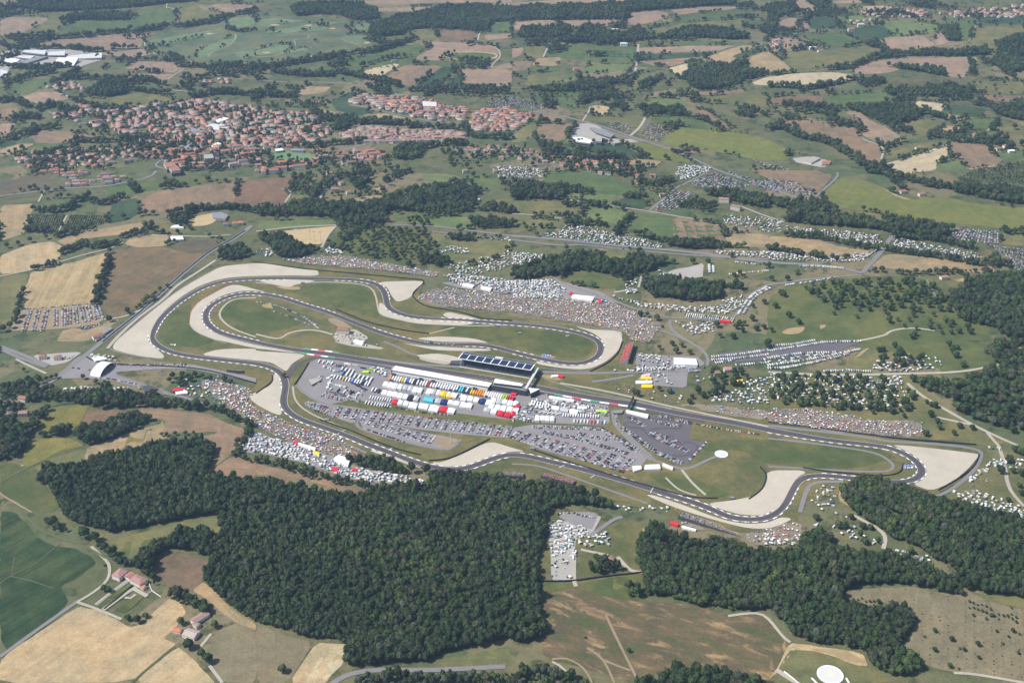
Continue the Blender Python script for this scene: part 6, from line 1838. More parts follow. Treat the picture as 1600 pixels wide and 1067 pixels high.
# ------------------------------------------------------------------ paddock trucks and team tents
def truck_parts():
    cab = MB(); x = 5.6
    prof = [(x, .5), (x + 2.2, .5), (x + 2.2, 1.6), (x + 1.8, 2.9), (x + .1, 3.3), (x, 3.3)]
    n = len(prof)
    vs = [(p[0], -1.2, p[1]) for p in prof] + [(p[0], 1.2, p[1]) for p in prof]
    cab.add(vs, [tuple(range(n - 1, -1, -1)), tuple(range(n, 2 * n))] + [(i, (i + 1) % n, n + (i + 1) % n, n + i) for i in range(n)], [0, 0, 3, 0, 1, 0, 0, 0])
    for s in (-1, 1):
        for wx in (x + .4, x + 1.7): cab.wheel((wx, s * 1.0, .5), .5, .35, 2, 8)
    tr = MB(); tr.box((-1.6, 0, 1.0), (14.0, 2.5, 2.9), 0); tr.box((-1.6, 0, 3.9), (13.4, 2.1, .08), 0); tr.box((-1.6, 0, .75), (13.6, 1.2, .24), 3)
    for s in (-1, 1):
        for wx in (-6.6, -5.4, -4.2): tr.wheel((wx, s * 1.0, .5), .5, .35, 2, 8)
    return cab.mesh('cab', VM), tr.mesh('trailer', VM)
CAB, TRAILER = truck_parts()
CN = {'w': ('white', (.8, .8, .79)), 'o': ('orange', (.8, .3, .03)), 'y': ('yellow', (.8, .55, .03)), 'b': ('blue', (.05, .2, .5)), 'n': ('navy', (.03, .05, .17)), 'c': ('turquoise', (.1, .55, .7)), 'r': ('red', (.62, .03, .05)),
      'g': ('lime green', (.4, .62, .05)), 'k': ('black', (.03, .03, .035)), 's': ('silver', (.5, .51, .53))}
def trucks(a, b, cols_, d, place, sc_=1.0):
    """trucks side by side between two photo points; d = photo vector along each truck"""
    n = len(cols_); A, B = np.array(P('', a)[0]), np.array(P('', b)[0])
    for k, ch in enumerate(cols_):
        p = A + (B - A) * (k / max(1, n - 1))
        q = W2([tuple(p), tuple(p + np.array(d))]); v = q[1] - q[0]
        x, y = (q[0] + q[1]) / 2
        cn, cc = CN[ch]
        t = empty('truck', (x, y, float(hgt(x, y)) + .68), math.atan2(v[1], v[0])); t.scale = (sc_, sc_, sc_)
        c1 = ob('cab', CAB, t); c2 = ob('trailer', TRAILER, t)
        j = random.uniform(.92, 1.0)
        c1.color = c2.color = (*[v_ * j for v_ in cc], 1)
        if random.random() < .15: c1.color = (.04, .05, .12, 1)
        tag(t, f'{cn} team truck {place}', 'truck', 'trucks of the paddock'); note(t)
DT = (-4.2, 7.4)
trucks('612,589', '655,596', 'owwwwywbwwkw', DT, 'in the left part of the pit side row'); trucks('660,597', '716,606', 'wwwrwwwwwwwwwww', DT, 'in the middle of the pit side row')
trucks('721,607', '803,622', 'ccnwnyyoooowwwwwwwwggrrr', DT, 'in the right part of the pit side row')
trucks('580,620', '611,625', 'wwwwwwwww', (-2.6, 4.6), 'in the small row at the paddock lane', .62); trucks('573,628', '582,630', 'www', (-2.6, 4.6), 'at the lower paddock lane', .62); trucks('587,631', '607,634', 'wwwwww', (-2.4, 4), 'by the lower grass strip', .62)
trucks('584,607', '594,609', 'wwk', DT, 'at the lane corner', .8); trucks('708,616', '722,618', 'www', DT, 'beside the yellow awnings', .9)
trucks('832,628', '858,634', 'wwwwwww', (-2.6, 7), 'in the leaning row right of the pits', .9)
trucks('880,648', '935,650', 'wwwwwwwwwwwwwww', (-.4, 4.4), 'in the upper van row by the gate', .62); trucks('897,657', '945,659', 'wswwwrrwbw', (-.3, 5), 'in the lower van row by the gate', .66)
trucks('848,645', '874,648', 'wwwww', (-4, 1), 'parked lengthwise by the van rows', .7); trucks('866,640', '900,644', 'wsyw', (6, 1), 'parked lengthwise above the van rows', .8)
trucks('536,576', '553,580', 'wwww', (-3, 5), 'in the upper left block', .8); trucks('538,582', '582,592', 'bwwwwwww', (-4.4, 6.6), 'in the second row of the left block', .9); trucks('524,588', '552,594', 'wwwywww', (-3, 5), 'in the third row of the left block', .75)
trucks('553,594', '578,599', 'bwwwkww', (-4, 6), 'in the fourth row of the left block', .85); trucks('518,594', '514,604', 'www', (-3, 4), 'at the left block corner', .7); trucks('500,564', '520,567', 'wwww', (-3, 4.6), 'beside the helicopter cross', .7)
trucks('540,570', '552,572', 'ws', (7, 1.2), 'parked along the pit entry', .8); trucks('565,576', '580,578', 'kg', (6, 1), 'near the pit entry hut', .7); trucks('530,610', '560,616', 'kwkw', (-3, 3), 'in the dark row by the lane', .7); trucks('550,600', '566,608', 'nkn', (6, 2), 'of dark colour in the left block', .8)

TM = [M['cloth'], M['offwhite'], M['steel']]
def marquee(q, h, ridge, col, name, label, cat, group=None, z=None, wallcol=None, flat=False):
    """gabled tent hall over four photo points (eaves traced at height h): wall + roof parts; ridge along the longer side"""
    w = ccw(W2(P('', q), h)); c = w.mean(0); L = w - c
    e = [np.hypot(*(L[(i + 1) % 4] - L[i])) for i in range(4)]
    if e[0] + e[2] < e[1] + e[3]: L = np.roll(L, -1, 0)
    zb = float(hgt(*c))
    t = empty(name, (c[0], c[1], zb))
    wm = MB(); wm.prism([tuple(v) for v in L * .985], -.3, h, 0); wo = wm.build('wall', TM, t); wo.color = (*(wallcol or col), 1)
    rm = MB()
    a, b, c_, d = L
    m1, m2 = (b + c_) / 2, (d + a) / 2
    if flat: rm.prism([tuple(v) for v in L * 1.01], h + .01, h + .5, 0)
    else:
        v = [(*a, h), (*b, h), (*c_, h), (*d, h), (*m1, h + ridge), (*m2, h + ridge)]
        v2 = [(x * 1.02, y * 1.02, z_ + .05) for x, y, z_ in v]
        rm.add(v2, [(0, 1, 4, 5), (2, 3, 5, 4), (1, 2, 4), (3, 0, 5), (3, 2, 1, 0)], 0)
    ro = rm.build('roof', TM, t); ro.color = (*col, 1)
    tag(t, label, cat, group); note(t)
    return t
WC = (.8, .8, .78)
def awn(a, b, n, d, cols_, place, h=4.0):
    """team hospitality tents in a row"""
    A, B = np.array(P('', a)[0]), np.array(P('', b)[0]); s = (B - A) / n
    for k in range(n):
        p = A + s * (k + random.uniform(0, .08)); e = s * random.uniform(.78, .92); dd = np.array(d) * random.uniform(.82, 1.04)
        q = [p, p + e, p + e + dd, p + dd]
        cn, cc = CN[cols_[k % len(cols_)]]
        j = random.uniform(.82, 1.0); cc = tuple(v * j for v in cc)
        marquee(' '.join(f'{x:.2f},{y:.2f}' for x, y in q), h * random.uniform(.8, 1.15), random.uniform(.8, 1.7), cc, 'team_tent', f'{cn} hospitality tent {place}', 'tent', 'hospitality tents of the paddock', wallcol=tuple(v * .9 for v in cc))
awn('600,596', '662,607', 8, (-3.6, 7.5), 'wwwwsswws', 'in the second paddock row'); awn('668,607', '714,615', 6, (-3.4, 7), 'wswywww', 'in the second row below the middle pits')
awn('598,609', '656,620', 7, (-3.4, 7), 'wwwwwks', 'in the third paddock row'); awn('688,612', '706,615', 2, (-1, 6.5), 'yy', 'striped in the third row'); awn('662,619', '678,622', 1, (-1.5, 7.5), 'c', 'standing alone by the cross lane')
awn('681,622', '740,631', 6, (-3, 7), 'snwwwww', 'in the fourth row by the middle'); awn('614,623', '640,628', 3, (-3.4, 7.4), 'rww', 'in the fourth row by the small trucks'); awn('640,628', '655,631', 1, (-3, 8), 'w', 'with a red front in the fifth row')
awn('656,629', '688,635', 2, (-4, 9), 'ww', 'large in the fifth row'); awn('688,634', '714,639', 2, (-4, 8.5), 'rw', 'at the end of the fifth row'); awn('722,617', '770,626', 5, (-3.4, 7.5), 'wwwnw', 'in the third row near the pits')
awn('768,621', '812,628', 5, (-3, 7.5), 'wswww', 'below the coloured trucks'); awn('765,630', '812,638', 5, (-3.6, 8), 'wwwww', 'in the long lower row'); awn('757,636', '800,646', 4, (-3, 7), 'swrr', 'at the lower right end'); awn('802,630', '815,633', 1, (-3, 7), 'r', 'beside the leaning vans')
awn('800,642', '806,644', 1, (-2, 6), 'r', 'at the right end of the red pair'); awn('836,649', '868,651', 4, (-1, 8), 'wwww', 'beside the van rows'); awn('862,633', '905,641', 3, (-1.5, 6), 'wsw', 'beyond the van rows')
for q, h, col, lab in (('519,714 530,711 547,716 546,724 541,729 519,720', 0, 0, 0),):
    pass
HALLS = [('521,717 530,711 548,716 543,728', 5, WC, 'big white marquee at the end of the packed camp'), ('895,460 929,463 925,470 893,466', 5, WC, 'long white marquee above the big crowd bank'),
         ('724,442 742,445 738,449 722,446', 4, WC, 'low white marquee at the left of the bank camp'), ('752,447 769,449 766,454 751,450', 4, WC, 'middle white marquee of the bank camp'),
         ('1053,559 1087,560 1090,570 1053,569', 6, WC, 'flat white hall beside the red stand'), ('1008,726 1030,725 1032,732 1007,733', 4, WC, 'white tent hall at the lower paddock gate'),
         ('988,728 1001,727 1003,732 990,736', 4, (.78, .72, .68), 'striped long tent left of the paddock gate'), ('1036,723 1052,729 1051,733 1035,727', 3.5, (.75, .66, .6), 'pinkish tent right of the paddock gate'),
         ('467,691 493,699 492,703 466,694', 3.5, WC, 'long white stall on the left crowd bank'), ('459,689 468,690 466,694 458,692', 3.5, CN['r'][1], 'red stall on the left crowd bank'), ('491,704 500,707 498,711 489,707', 3.5, CN['y'][1], 'yellow stall on the left crowd bank'),
         ('518,729 530,731 527,736 517,733', 3.5, CN['r'][1], 'red tent row below the big marquee'), ('551,730 558,732 557,735 550,733', 3.5, CN['r'][1], 'red tent under the spinney'),
         ('270,607 288,606 289,609 270,611', 3.5, CN['r'][1], 'red and white stall on the tent bank'), ('274,612 292,610 293,614 275,616', 3.5, WC, 'white stall on the tent bank'),
         ('1002,588 1018,589 1018,592 1001,592', 3.5, CN['y'][1], 'yellow stall upper in the food yard'), ('1003,600 1020,601 1019,605 1002,605', 3.5, CN['y'][1], 'yellow stall lower in the food yard'), ('993,595 1018,594 1019,598 994,599', 3.5, WC, 'white stall between yellow stalls'),
         ('861,586 872,585 873,588 862,589', 3.5, WC, 'small white box beside the red lorry'), ('871,585 881,586 880,589 871,588', 3.5, CN['r'][1], 'red box trailer on the sandy verge'), ('1139,596 1145,594 1146,597 1140,599', 3.5, CN['o'][1], 'orange tent under the trees'), ('1147,594 1153,593 1154,596 1148,597', 3.5, CN['y'][1], 'left yellow tent under the trees'), ('1154,593 1160,592 1161,595 1155,596', 3.5, CN['y'][1], 'right yellow tent under the trees'),
         ('1048,813 1060,817 1059,821 1047,817', 3.5, CN['r'][1], 'bright red awning behind the dark stand'), ('1066,821 1088,826 1087,828 1065,824', 3, WC, 'long white counter behind the dark stand'), ('841,755 847,756 846,759 840,758', 3.5, CN['r'][1], 'red tent at the wood edge by the stand'),
         ('890,456 895,457 895,460 889,459', 3.5, CN['r'][1], 'red stall left of the long marquee'), ('934,467 941,469 940,472 933,470', 3.5, CN['r'][1], 'red stall right of the long marquee'), ('1125,499 1142,500 1141,503 1125,502', 3.5, CN['r'][1], 'long red stall at the hill road foot'),
         ('1043,607 1052,608 1051,613 1043,612', 3, CN['b'][1], 'deep blue tent beside the food yard'), ('1002,586 1015,583 1016,586 1003,589', 3, (.75, .5, .5), 'pink stall at the food yard edge'),
         ('859,618 897,624 896,627 858,621', 4, WC, 'long white canopy at the pit wall'), ('979,640 1013,647 1012,652 978,643', 4, WC, 'long white canopy beside the kart track'), ('903,634 914,635 913,639 902,638', 4, WC, 'white peaked tent among the vans'),
         ('933,639 949,641 948,644 932,643', 3.5, CN['g'][1], 'lime green awning by the paddock gate'), ('567,579 577,579 576,582 566,582', 3.5, CN['g'][1], 'lime green awning at the paddock entry'), ('553,530 569,533 566,538 552,534', 4, WC, 'white canopy by the infield house'),
         ('143,559 160,557 164,561 148,564', 3.5, WC, 'white awning by the entrance road'), ('800,612 808,613 806,617 798,616', 3, CN['r'][1], 'red fan tent behind the pit tower'), ('272,352 282,350 287,356 266,356', 4, WC, 'white sheds in the upper left field'),
         ('1268,351 1000,351 1000,350 1268,350', 0, 0, '')]
for q, h, col, lab in HALLS:
    if not h: continue
    marquee(q, h, 1.2 if 'flat' not in lab else .3, col, 'marquee', lab, 'marquee')
# ------------------------------------------------------------------ grandstands, pit building, bridges
def at(px, py, z=0.0):
    x, y = G(px, py, z); return np.array([float(x), float(y)])
# solar roofed main stand
A = at(718.5, 572.5, 2.0); B = at(827.5, 590.5, 2.0)              # front foot
t_ = (B - A) / np.hypot(*(B - A)); n_ = np.array([-t_[1], t_[0]]); Ls = float(np.hypot(*(B - A)))
zb = float(hgt(*A)); ang = math.atan2(t_[1], t_[0])
st = empty('grandstand', (*A, zb), ang)
DEP = 26.0
mb = MB(); nst = 14
for k in range(nst):                                               # stepped seating
    y0 = 1 + k * (DEP - 4) / nst; mb.box((Ls / 2, y0 + .8, 0), (Ls, 1.57, 2.0 + k * .95), 0)
mb.build('seating', [M['darkwall']], st)
mb = MB(); mb.box((Ls / 2, DEP - 1.4, 0), (Ls + 2, .6, 17.2), 0)
for x in (-.6, Ls + .6): mb.prism([(x - .3, 2), (x + .3, 2), (x + .3, DEP - 2), (x - .3, DEP - 2)], 0, [4, 4, 16.8, 16.8], 0)
mb.build('wall', [M['greywall']], st)
mb = MB(); mb.box((Ls / 2, .3, 0), (Ls, .3, 2.6), 0); mb.build('white_front_panel', [M['white']], st)
R1 = 19.6; R2 = 18.2
def roofz(y): return R1 + (R2 - R1) * (y + 2) / (DEP + 3)
mb = MB(); mb.prism([(-3, -2), (Ls + 3, -2), (Ls + 3, DEP + 1), (-3, DEP + 1)], [roofz(-2) - .8] * 2 + [roofz(DEP + 1) - .8] * 2, [roofz(-2)] * 2 + [roofz(DEP + 1)] * 2)
rf = mb.build('roof', [M['white']], st)
for k in range(9):
    w_ = (Ls + 4) / 9; x0 = -2 + k * w_ + .9; x1 = -2 + (k + 1) * w_ - .9
    mb = MB(); q = [(x0, -.6), (x1, -.6), (x1, DEP - 6.5), (x0, DEP - 6.5)]
    mb.prism(q, [roofz(v[1]) + .004 for v in q], [roofz(v[1]) + .16 for v in q]); mb.build('solar_panel', [M['panel']], rf)
mb = MB(); q = [(-2, DEP - 5.4), (Ls + 2, DEP - 5.4), (Ls + 2, DEP + .3), (-2, DEP + .3)]
mb.prism(q, [roofz(v[1]) + .004 for v in q], [roofz(v[1]) + .14 for v in q]); mb.build('rear_solar_panel', [M['panel']], rf)
mb = MB(); q = [(Ls * .45, DEP - 4.5), (Ls * .56, DEP - 4.5), (Ls * .56, DEP + 2.5), (Ls * .45, DEP + 2.5)]
mb.prism(q, [roofz(v[1]) + .16 for v in q], [roofz(v[1]) + .9 for v in q]); mb.build('skylight', [M['offwhite']], rf)
mb = MB()
for k in range(10):
    x = Ls * (k + .5) / 10
    mb.box((x, DEP - 3, 0), (.6, .6, roofz(DEP - 3) - .82), 0); mb.prism([(x - .2, 0.5), (x + .2, .5), (x + .2, DEP - 3), (x - .2, DEP - 3)], [roofz(0) - 1.7] * 2 + [roofz(DEP) - 2.6] * 2, [roofz(0.5) - .82] * 2 + [roofz(DEP - 3) - .82] * 2)
mb.build('steel_frame', [M['steel']], st)
tag(st, 'long covered grandstand with dark solar roof beside the straight', 'grandstand')
STANDS = [(A, t_, n_, Ls, DEP, 2.0, 15.3, zb)]
# open stands with crowds: front edge a-b at height z0, rising backwards by d to z1
def open_stand(a, b, depth, z0, z1, side, label, wallm='darkwall', seatm='darkwall'):
    A = at(*a, z0); B = at(*b, z0); t = (B - A); L = float(np.hypot(*t)); t /= L; nn = np.array([-t[1], t[0]]) * side
    zb = float(hgt(*A)); o = empty('open_grandstand', (*A, zb), math.atan2(t[1], t[0]))
    mb = MB(); n = 9
    for k in range(n): mb.box((L / 2, side * (k + .5) * depth / n, 0 if k == n - 1 else z0 * .3), (L, depth / n - .02, z0 + (z1 - z0) * k / (n - 1) - (0 if k == n - 1 else z0 * .3)), 0)
    mb.build('seating', [M[seatm]], o)
    mb = MB(); mb.box((L / 2, side * (depth + .3), 0), (L + 1, .5, z1 + 1.2), 0); mb.build('back_wall', [M[wallm]], o)
    mb = MB()
    for x in (-.35, L + .35): mb.prism([(x - .25, 0), (x + .25, 0), (x + .25, side * depth), (x - .25, side * depth)][::(1 if side > 0 else -1)], 0, [z0 + 1, z0 + 1, z1 + 1.1, z1 + 1.1][::(1 if side > 0 else -1)], 0)
    mb.build('end_wall', [M[wallm]], o)
    tag(o, label, 'grandstand'); STANDS.append((A, t, nn, L, depth, z0, z1, zb))
open_stand((968, 566.5), (977.5, 539.5), 15, 2, 11, -1, 'red seated open stand on the right loop', 'greywall', 'redp')
open_stand((1067, 801), (1166, 828.5), 18, 1.0, 5, -1, 'long dark backed stand by the lower bend')
open_stand((851, 739), (900, 752), 15, 1.0, 4.2, -1, 'stand full of red shirts above the great wood')
open_stand((783, 737.5), (819, 740.5), 14, 1.0, 4.2, -1, 'short dark stand at the wood corner')
open_stand((357, 578), (381, 580), 7, 1.2, 4, -1, 'tiny dark stand by the pit entry corner')
# pit building and race control tower
def block(q, h, name, label, cat, wallm, roofm, rh=.6, over=.8, bands=0, group=None):
    """flat roofed building traced at its roof edge"""
    w = ccw(W2(P('', q), h)); c = w.mean(0); L = w - c; zb = float(hgt(*c))
    o = empty(name, (*c, zb))
    mb = MB(); mb.prism([tuple(v) for v in L], -.4, h - rh, 0)
    wo = mb.build('wall', [M[wallm]], o)
    for k in range(bands):
        m2 = MB(); z0 = 1.2 + k * (h - 1.5) / bands; k2 = 1 + .25 / np.hypot(*L[0])
        m2.prism([tuple(v * k2) for v in L], z0, z0 + (h - 1.5) / bands * .5, 0); m2.build('window_band', [M['glass']], wo)
    k2 = 1 + over / float(np.hypot(*L[0]))
    mb = MB(); mb.prism([tuple(v * k2) for v in L], h - rh + .003, h, 0); mb.build('roof', [M[roofm]], o)
    if label: tag(o, label, cat, group)
    note(o); return o
pit = block('618.5,571.5 767.5,598 763,603.8 614,577.8', 10, 'pit_building', 'long white roofed pit building along the straight', 'building', 'greywall', 'white', .8, 1.2, 2)
PA = at(614, 577.8, 10); PB = at(763, 603.8, 10); pt = (PB - PA) / np.hypot(*(PB - PA)); pn = np.array([pt[1], -pt[0]]); PL = float(np.hypot(*(PB - PA)))
px0 = np.array([pit.location.x, pit.location.y])
mb = MB()
def lb(mb, u0, u1, v0, v1, z0, z1):
    q = [PA + pt * u + pn * v - px0 for u, v in ((u0, v0), (u1, v0), (u1, v1), (u0, v1))]
    mb.prism([tuple(v) for v in ccw(q)], z0, z1, 0)
lb(mb, 0, PL, .9, 5.5, 0, 5.0); mb.build('garage_wing', [M['greywall']], pit)
mb = MB(); lb(mb, 0, PL, .9, 6.5, 5.003, 5.4); lb(mb, 0, PL, 1.5, 4.5, 6.8, 7.1); mb.build('balcony', [M['offwhite']], pit)
for u in (PL * .01, PL * .3, PL * .43, PL * .86):
    mb = MB(); lb(mb, u, u + 6, 6.6, 11, 0, 8.5); mb.build('stair_tower', [M['darkwall']], pit)
ctl = block('774.5,591.5 816.5,599.2 814.5,602.8 772,597.5', 17, 'race_control_tower', 'glass fronted control building right of the pit building', 'building', 'darkwall', 'white', .7, 1.0, 4)
block('771,598 813,604.5 822,610.5 771,602', 12, 'race_control_annex', 'dark glazed terrace building under the control tower', 'building', 'darkwall', 'steel', .6, .6, 3)
block('826.5,606 843,607.5 829.5,614', 11, 'canopy_building', 'white triangular canopy at the foot of the bridge', 'building', 'darkwall', 'white', .7, .6, 2)
block('611,577 614,572 617,573 614,579', 9, 'end_tower', 'narrow dark tower at the left pit end', 'building', 'darkwall', 'greywall', .5, .3, 2)
block('705,563.5 720,563 722,569 703,568', 4, 'service_building', 'low dark shed left of the solar stand', 'building', 'darkwall', 'darkwall', .4, .3)
block('482,593 496,590 502,593 487,601', 4, 'medical_building', 'flat grey building below the helicopter cross', 'building', 'greywall', 'concrete', .5, .4, 1)
block('1018,449.5 1033,449 1036,454 1017,455', 5, 'lane_house_annex', '', '', 'creamwall', 'tilebrown', .5, .3) if False else None
block('960,641 973,640 972,645 959,645', 4, 'gate_building', 'small dark gatehouse between the paddock and kart track', 'building', 'darkwall', 'steel', .4, .3)
def bridge(a, b, z, w, label, mat, name='footbridge', roof=True):
    A = at(*a, z); B = at(*b, z); t = B - A; L = float(np.hypot(*t)); zb = float(hgt(*A))
    o = empty(name, (*A, zb), math.atan2(t[1], t[0]))
    mb = MB(); mb.box((L / 2, 0, z - 3.2), (L, w, 3.0), 0); mb.build('deck', [M['greywall']], o)
    mb = MB(); mb.box((L / 2, 0, z - .197), (L + .5, w + .5, .4), 0); mb.build('roof', [M[mat]], o)
    for x in (0.8, L * .5 if L > 60 else L - .8, L - .8):
        mb = MB(); mb.box((x, 0, -.5), (1.2, w * .8, z - 2.7), 0); mb.build('pillar', [M['greywall']], o)
    tag(o, label, 'bridge'); note(o)
bridge((840.3, 574.6), (821.3, 607), 12, 4.0, 'pale covered footbridge crossing the straight by the stand', 'offwhite')
bridge((990, 619), (981.5, 638), 8, 2.6, 'dark advertising gantry across the straight', 'black', 'gantry')
# tunnel arch: barrel vault
A = at(141, 588, 0); B = at(164, 568, 0); C_ = at(154.5, 592, 0)
ax = C_ - A; LA = 20.0; t = B - A; L = float(np.hypot(*t)); t /= L; nn = np.array([t[1], -t[0]])
o = empty('tunnel_arch', (*A, float(hgt(*A))), math.atan2(t[1], t[0]))
mb = MB(); n = 14; hh = 11.0
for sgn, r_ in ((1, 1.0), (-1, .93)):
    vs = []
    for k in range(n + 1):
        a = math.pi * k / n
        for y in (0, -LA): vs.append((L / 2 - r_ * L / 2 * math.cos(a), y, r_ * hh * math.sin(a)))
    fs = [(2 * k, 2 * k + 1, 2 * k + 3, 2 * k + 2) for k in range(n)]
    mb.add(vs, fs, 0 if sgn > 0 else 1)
vs = []
for y in (0, -LA):
    for k in range(n + 1):
        a = math.pi * k / n
        vs += [(L / 2 - L / 2 * math.cos(a), y, hh * math.sin(a)), (L / 2 - .93 * L / 2 * math.cos(a), y, .93 * hh * math.sin(a))]
m_ = 2 * (n + 1)
mb.add(vs, [(j * m_ + 2 * k, j * m_ + 2 * k + 1, j * m_ + 2 * k + 3, j * m_ + 2 * k + 2) for j in (0, 1) for k in range(n)], 0)
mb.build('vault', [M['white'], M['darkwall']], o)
tag(o, 'white barrel vault arch over the entrance yard', 'building'); note(o)

# helicopter pads, grass logos, crosses
def disc(name, c, rpx, mat, off, label=None, cat=None, kind='structure', w=None):
    x, y = at(*c); e = at(c[0] + rpx, c[1]); r = math.hypot(e[0] - x, e[1] - y)
    a = [2 * math.pi * i / 40 for i in range(40)]
    mb = MB(); zb = float(hgt(x, y))
    if w is None: mb.prism([(r * math.cos(t), r * math.sin(t)) for t in a], -.8, off, 0)
    else:
        vs = [(r_ * math.cos(t), r_ * math.sin(t), off) for r_ in (r - w, r) for t in a]
        mb.add(vs, [(i, (i + 1) % 40, 40 + (i + 1) % 40, 40 + i) for i in range(40)], 0)
    o = mb.build(name, [M[mat]], None, (x, y, zb)); o['kind'] = kind
    if label: tag(o, label, cat)
    return o
disc('helipad', (1127, 710), 10.3, 'offwhite', 1.3); disc('helipad_edge_marking', (1127, 710), 10.1, 'white', 1.34, w=1.2); disc('helipad', (1297, 1054), 20.5, 'offwhite', 1.0)
M['padring'] = flat_mat('pale_yellow_paint', (0.62, 0.56, 0.4), .8, .2, .05, .05, .5, True)
disc('helipad_ring_marking', (1297, 1054), 9, 'padring', 1.05, w=2.2); disc('helipad_spot_marking', (1297, 1054), 1.6, 'white', 1.06); disc('helipad_edge_marking', (1297, 1054), 20.3, 'white', 1.05, w=1.8)
for a, b in (((1268, 1059), (1284, 1075)), ((1322, 1059), (1328, 1070)), ((1225, 1049), (1252, 1070))):
    p = W2([a, b]); o = wall_mb(resample(p, 4), .8, 2.2).build('low_wall', [M['white']])
    tag(o, f'low white kerb wall {"left of" if a[0] < 1290 else "right of"} the round pad', 'wall'); 
    if a[0] < 1240: o['label'] = 'long low white wall beside the bottom path'
c = at(489, 581)
mb = MB(); mb.box((0, 0, .66), (9, 2.4, .02)); mb.box((0, 0, .683), (2.4, 9, .02)); o = mb.build('cross_marking', [M['white']], None, (*c, float(hgt(*c)))); o['kind'] = 'structure'
def text_sign(txt, c, size, mat, z, parent, rz=0, loc=None):
    cu = D.curves.new('lettering', 'FONT'); cu.body = txt; cu.size = size; cu.extrude = .02; cu.align_x = 'CENTER'; cu.align_y = 'CENTER'
    tmp = D.objects.new('lettering_outline', cu); COL.objects.link(tmp)
    bpy.context.view_layer.update()
    me = D.meshes.new_from_object(tmp.evaluated_get(bpy.context.evaluated_depsgraph_get()))
    D.objects.remove(tmp); D.curves.remove(cu)
    me.materials.clear(); me.materials.append(M[mat])
    o = ob('lettering', me, parent, loc or (0, 0, z)); o.rotation_euler = (0, 0, rz)
    return o
def logo(c, w, h, txt, label, oval=True):
    x, y = at(*c); zb = float(hgt(x, y)); mb = MB()
    if oval: ring_ = [(w / 2 * math.cos(t), h / 2 * math.sin(t)) for t in np.linspace(0, 2 * math.pi, 33)[:-1]]
    else: ring_ = [(-w / 2, -h / 2), (w / 2, -h / 2), (w / 2, h / 2), (-w / 2, h / 2)]
    mb.prism([(a * 1.07, b * 1.1) for a, b in ring_], -.2, .62); 
    o = mb.build('grass_logo', [M['white']], None, (x, y, zb), -.12)
    m2 = MB(); m2.prism(ring_, .63, .66); m2.build('blue_field', [M['bluep']], o)
    m3 = MB(); m3.prism([(a * .32 + w * .3, b * .7) for a, b in ring_] if oval else [(w * .25, -h * .3), (w * .42, -h * .3), (w * .42, h * .3), (w * .25, h * .3)], .665, .69); m3.build('red_field', [M['redp'] if oval else M['white']], o)
    if txt: text_sign(txt, c, h * .62, 'white', .7, o, 0, (-w * .08, 0, .7))
    tag(o, label, 'logo')
logo((857, 556), 23, 13, 'TIM', 'blue oval logo on the grass inside the right loop')
logo((1420, 731), 15, 14, 'TIM', 'dark blue square logo inside the last bend', False)
logo((270, 539), 13, 10, 'TIM', 'small blue logo on the grass of the left bend', False)

# ------------------------------------------------------------------ barriers, fences, posts, masts
BARR = '''22|140,680 330,745 520,805 700,860 880,910 1050,960 1180,980 1285,980|dark tyre barrier below the lower car park
22|1480,985 1560,930 1590,860 1585,820 1550,785|dark curved barrier of the lower gravel trap
12|400,490 500,525 600,560 860,670 1030,710|dark tyre barrier below the wedge car park
12|1080,745 1200,737 1300,692 1460,610|dark wall along the slanting gravel trap
12|240,272 290,200 330,133|black fence at the pit entry bend
32|1320,705 1295,775 1200,852 1065,930|black tyre wall round the last gravel trap
32|220,790 400,817 700,842 800,832 838,805 842,765|dark barrier inside the last bend
11|500,870 600,910 700,950 850,985 960,1005 1080,1020|dark barrier below the upper infield
11|1040,685 1052,705 985,758 975,790 1050,850 1200,872 1300,890 1420,930 1600,938|dark barrier round the upper right gravel trap
11|-20,572 60,580 200,602 350,622 700,652 1040,685|long dark wall under the top crowd
21|0,942 150,948 300,955 500,980 680,1003 690,1067|wall under the big crowd bank
22|690,0 662,78 590,142 490,187|dark barrier round the right loop trap
22|160,162 300,180 480,188|grey wall under the right loop
01|1185,955 1190,885 1240,822 1330,765 1440,710|red topped barrier round the left loop trap
01|1185,960 1240,1015 1330,1055 1410,1080|grey barrier closing the left loop trap
01|720,1067 860,950 1030,812 1130,737 1280,652 1380,598|grey wall along the top left trap
02|690,45 720,62 780,80 900,98 1025,115|grey wall below the left trap
02|540,97 600,132 800,148 1060,155 1300,177 1600,262|dark fence above the entrance road
12|0,325 80,270 105,245 100,215|dark barrier by the entrance gravel trap
12|0,45 100,55 200,68 280,75|grey barrier under the start of the straight
23|150,432 240,435 390,432 560,405 840,375|dark fence closing the camper clearing
32|0,505 300,540 640,585 740,598 900,615 1300,645|green fence at the foot of the straight crowd
22|200,232 400,300 600,340 760,370 1000,420|low grey wall below the straight slope'''
BSEG = []
for ln in BARR.split('\n'):
    t, s, lab = ln.split('|')
    p = resample(smooth_line(W2(P(t, s)), it=2), 5)
    red = lab.startswith('red'); gy = lab.startswith(('grey', 'wall', 'low'))
    o = wall_mb(p, 1.0 if red else 1.5 if gy else 2.4, .7 if red else .8 if gy else 1.7).build('barrier', [M['redp'] if red else M['greywall'] if gy else M['black']])
    tag(o, lab, 'barrier')
NOISEW = [('', '383,361 360,376 335,389 320,399 287,426 250,459 215,491 178,520 160,535', 3.2, 'long grey noise wall beside the left road', 'greywall'), ('01', '560,590 0,0', 0, '', '')]
for t, s, h, lab, mt in NOISEW:
    if h: tag(wall_mb(resample(W2(P(t, s)), 9), h, .6).build('noise_wall', [M[mt]]), lab, 'wall')
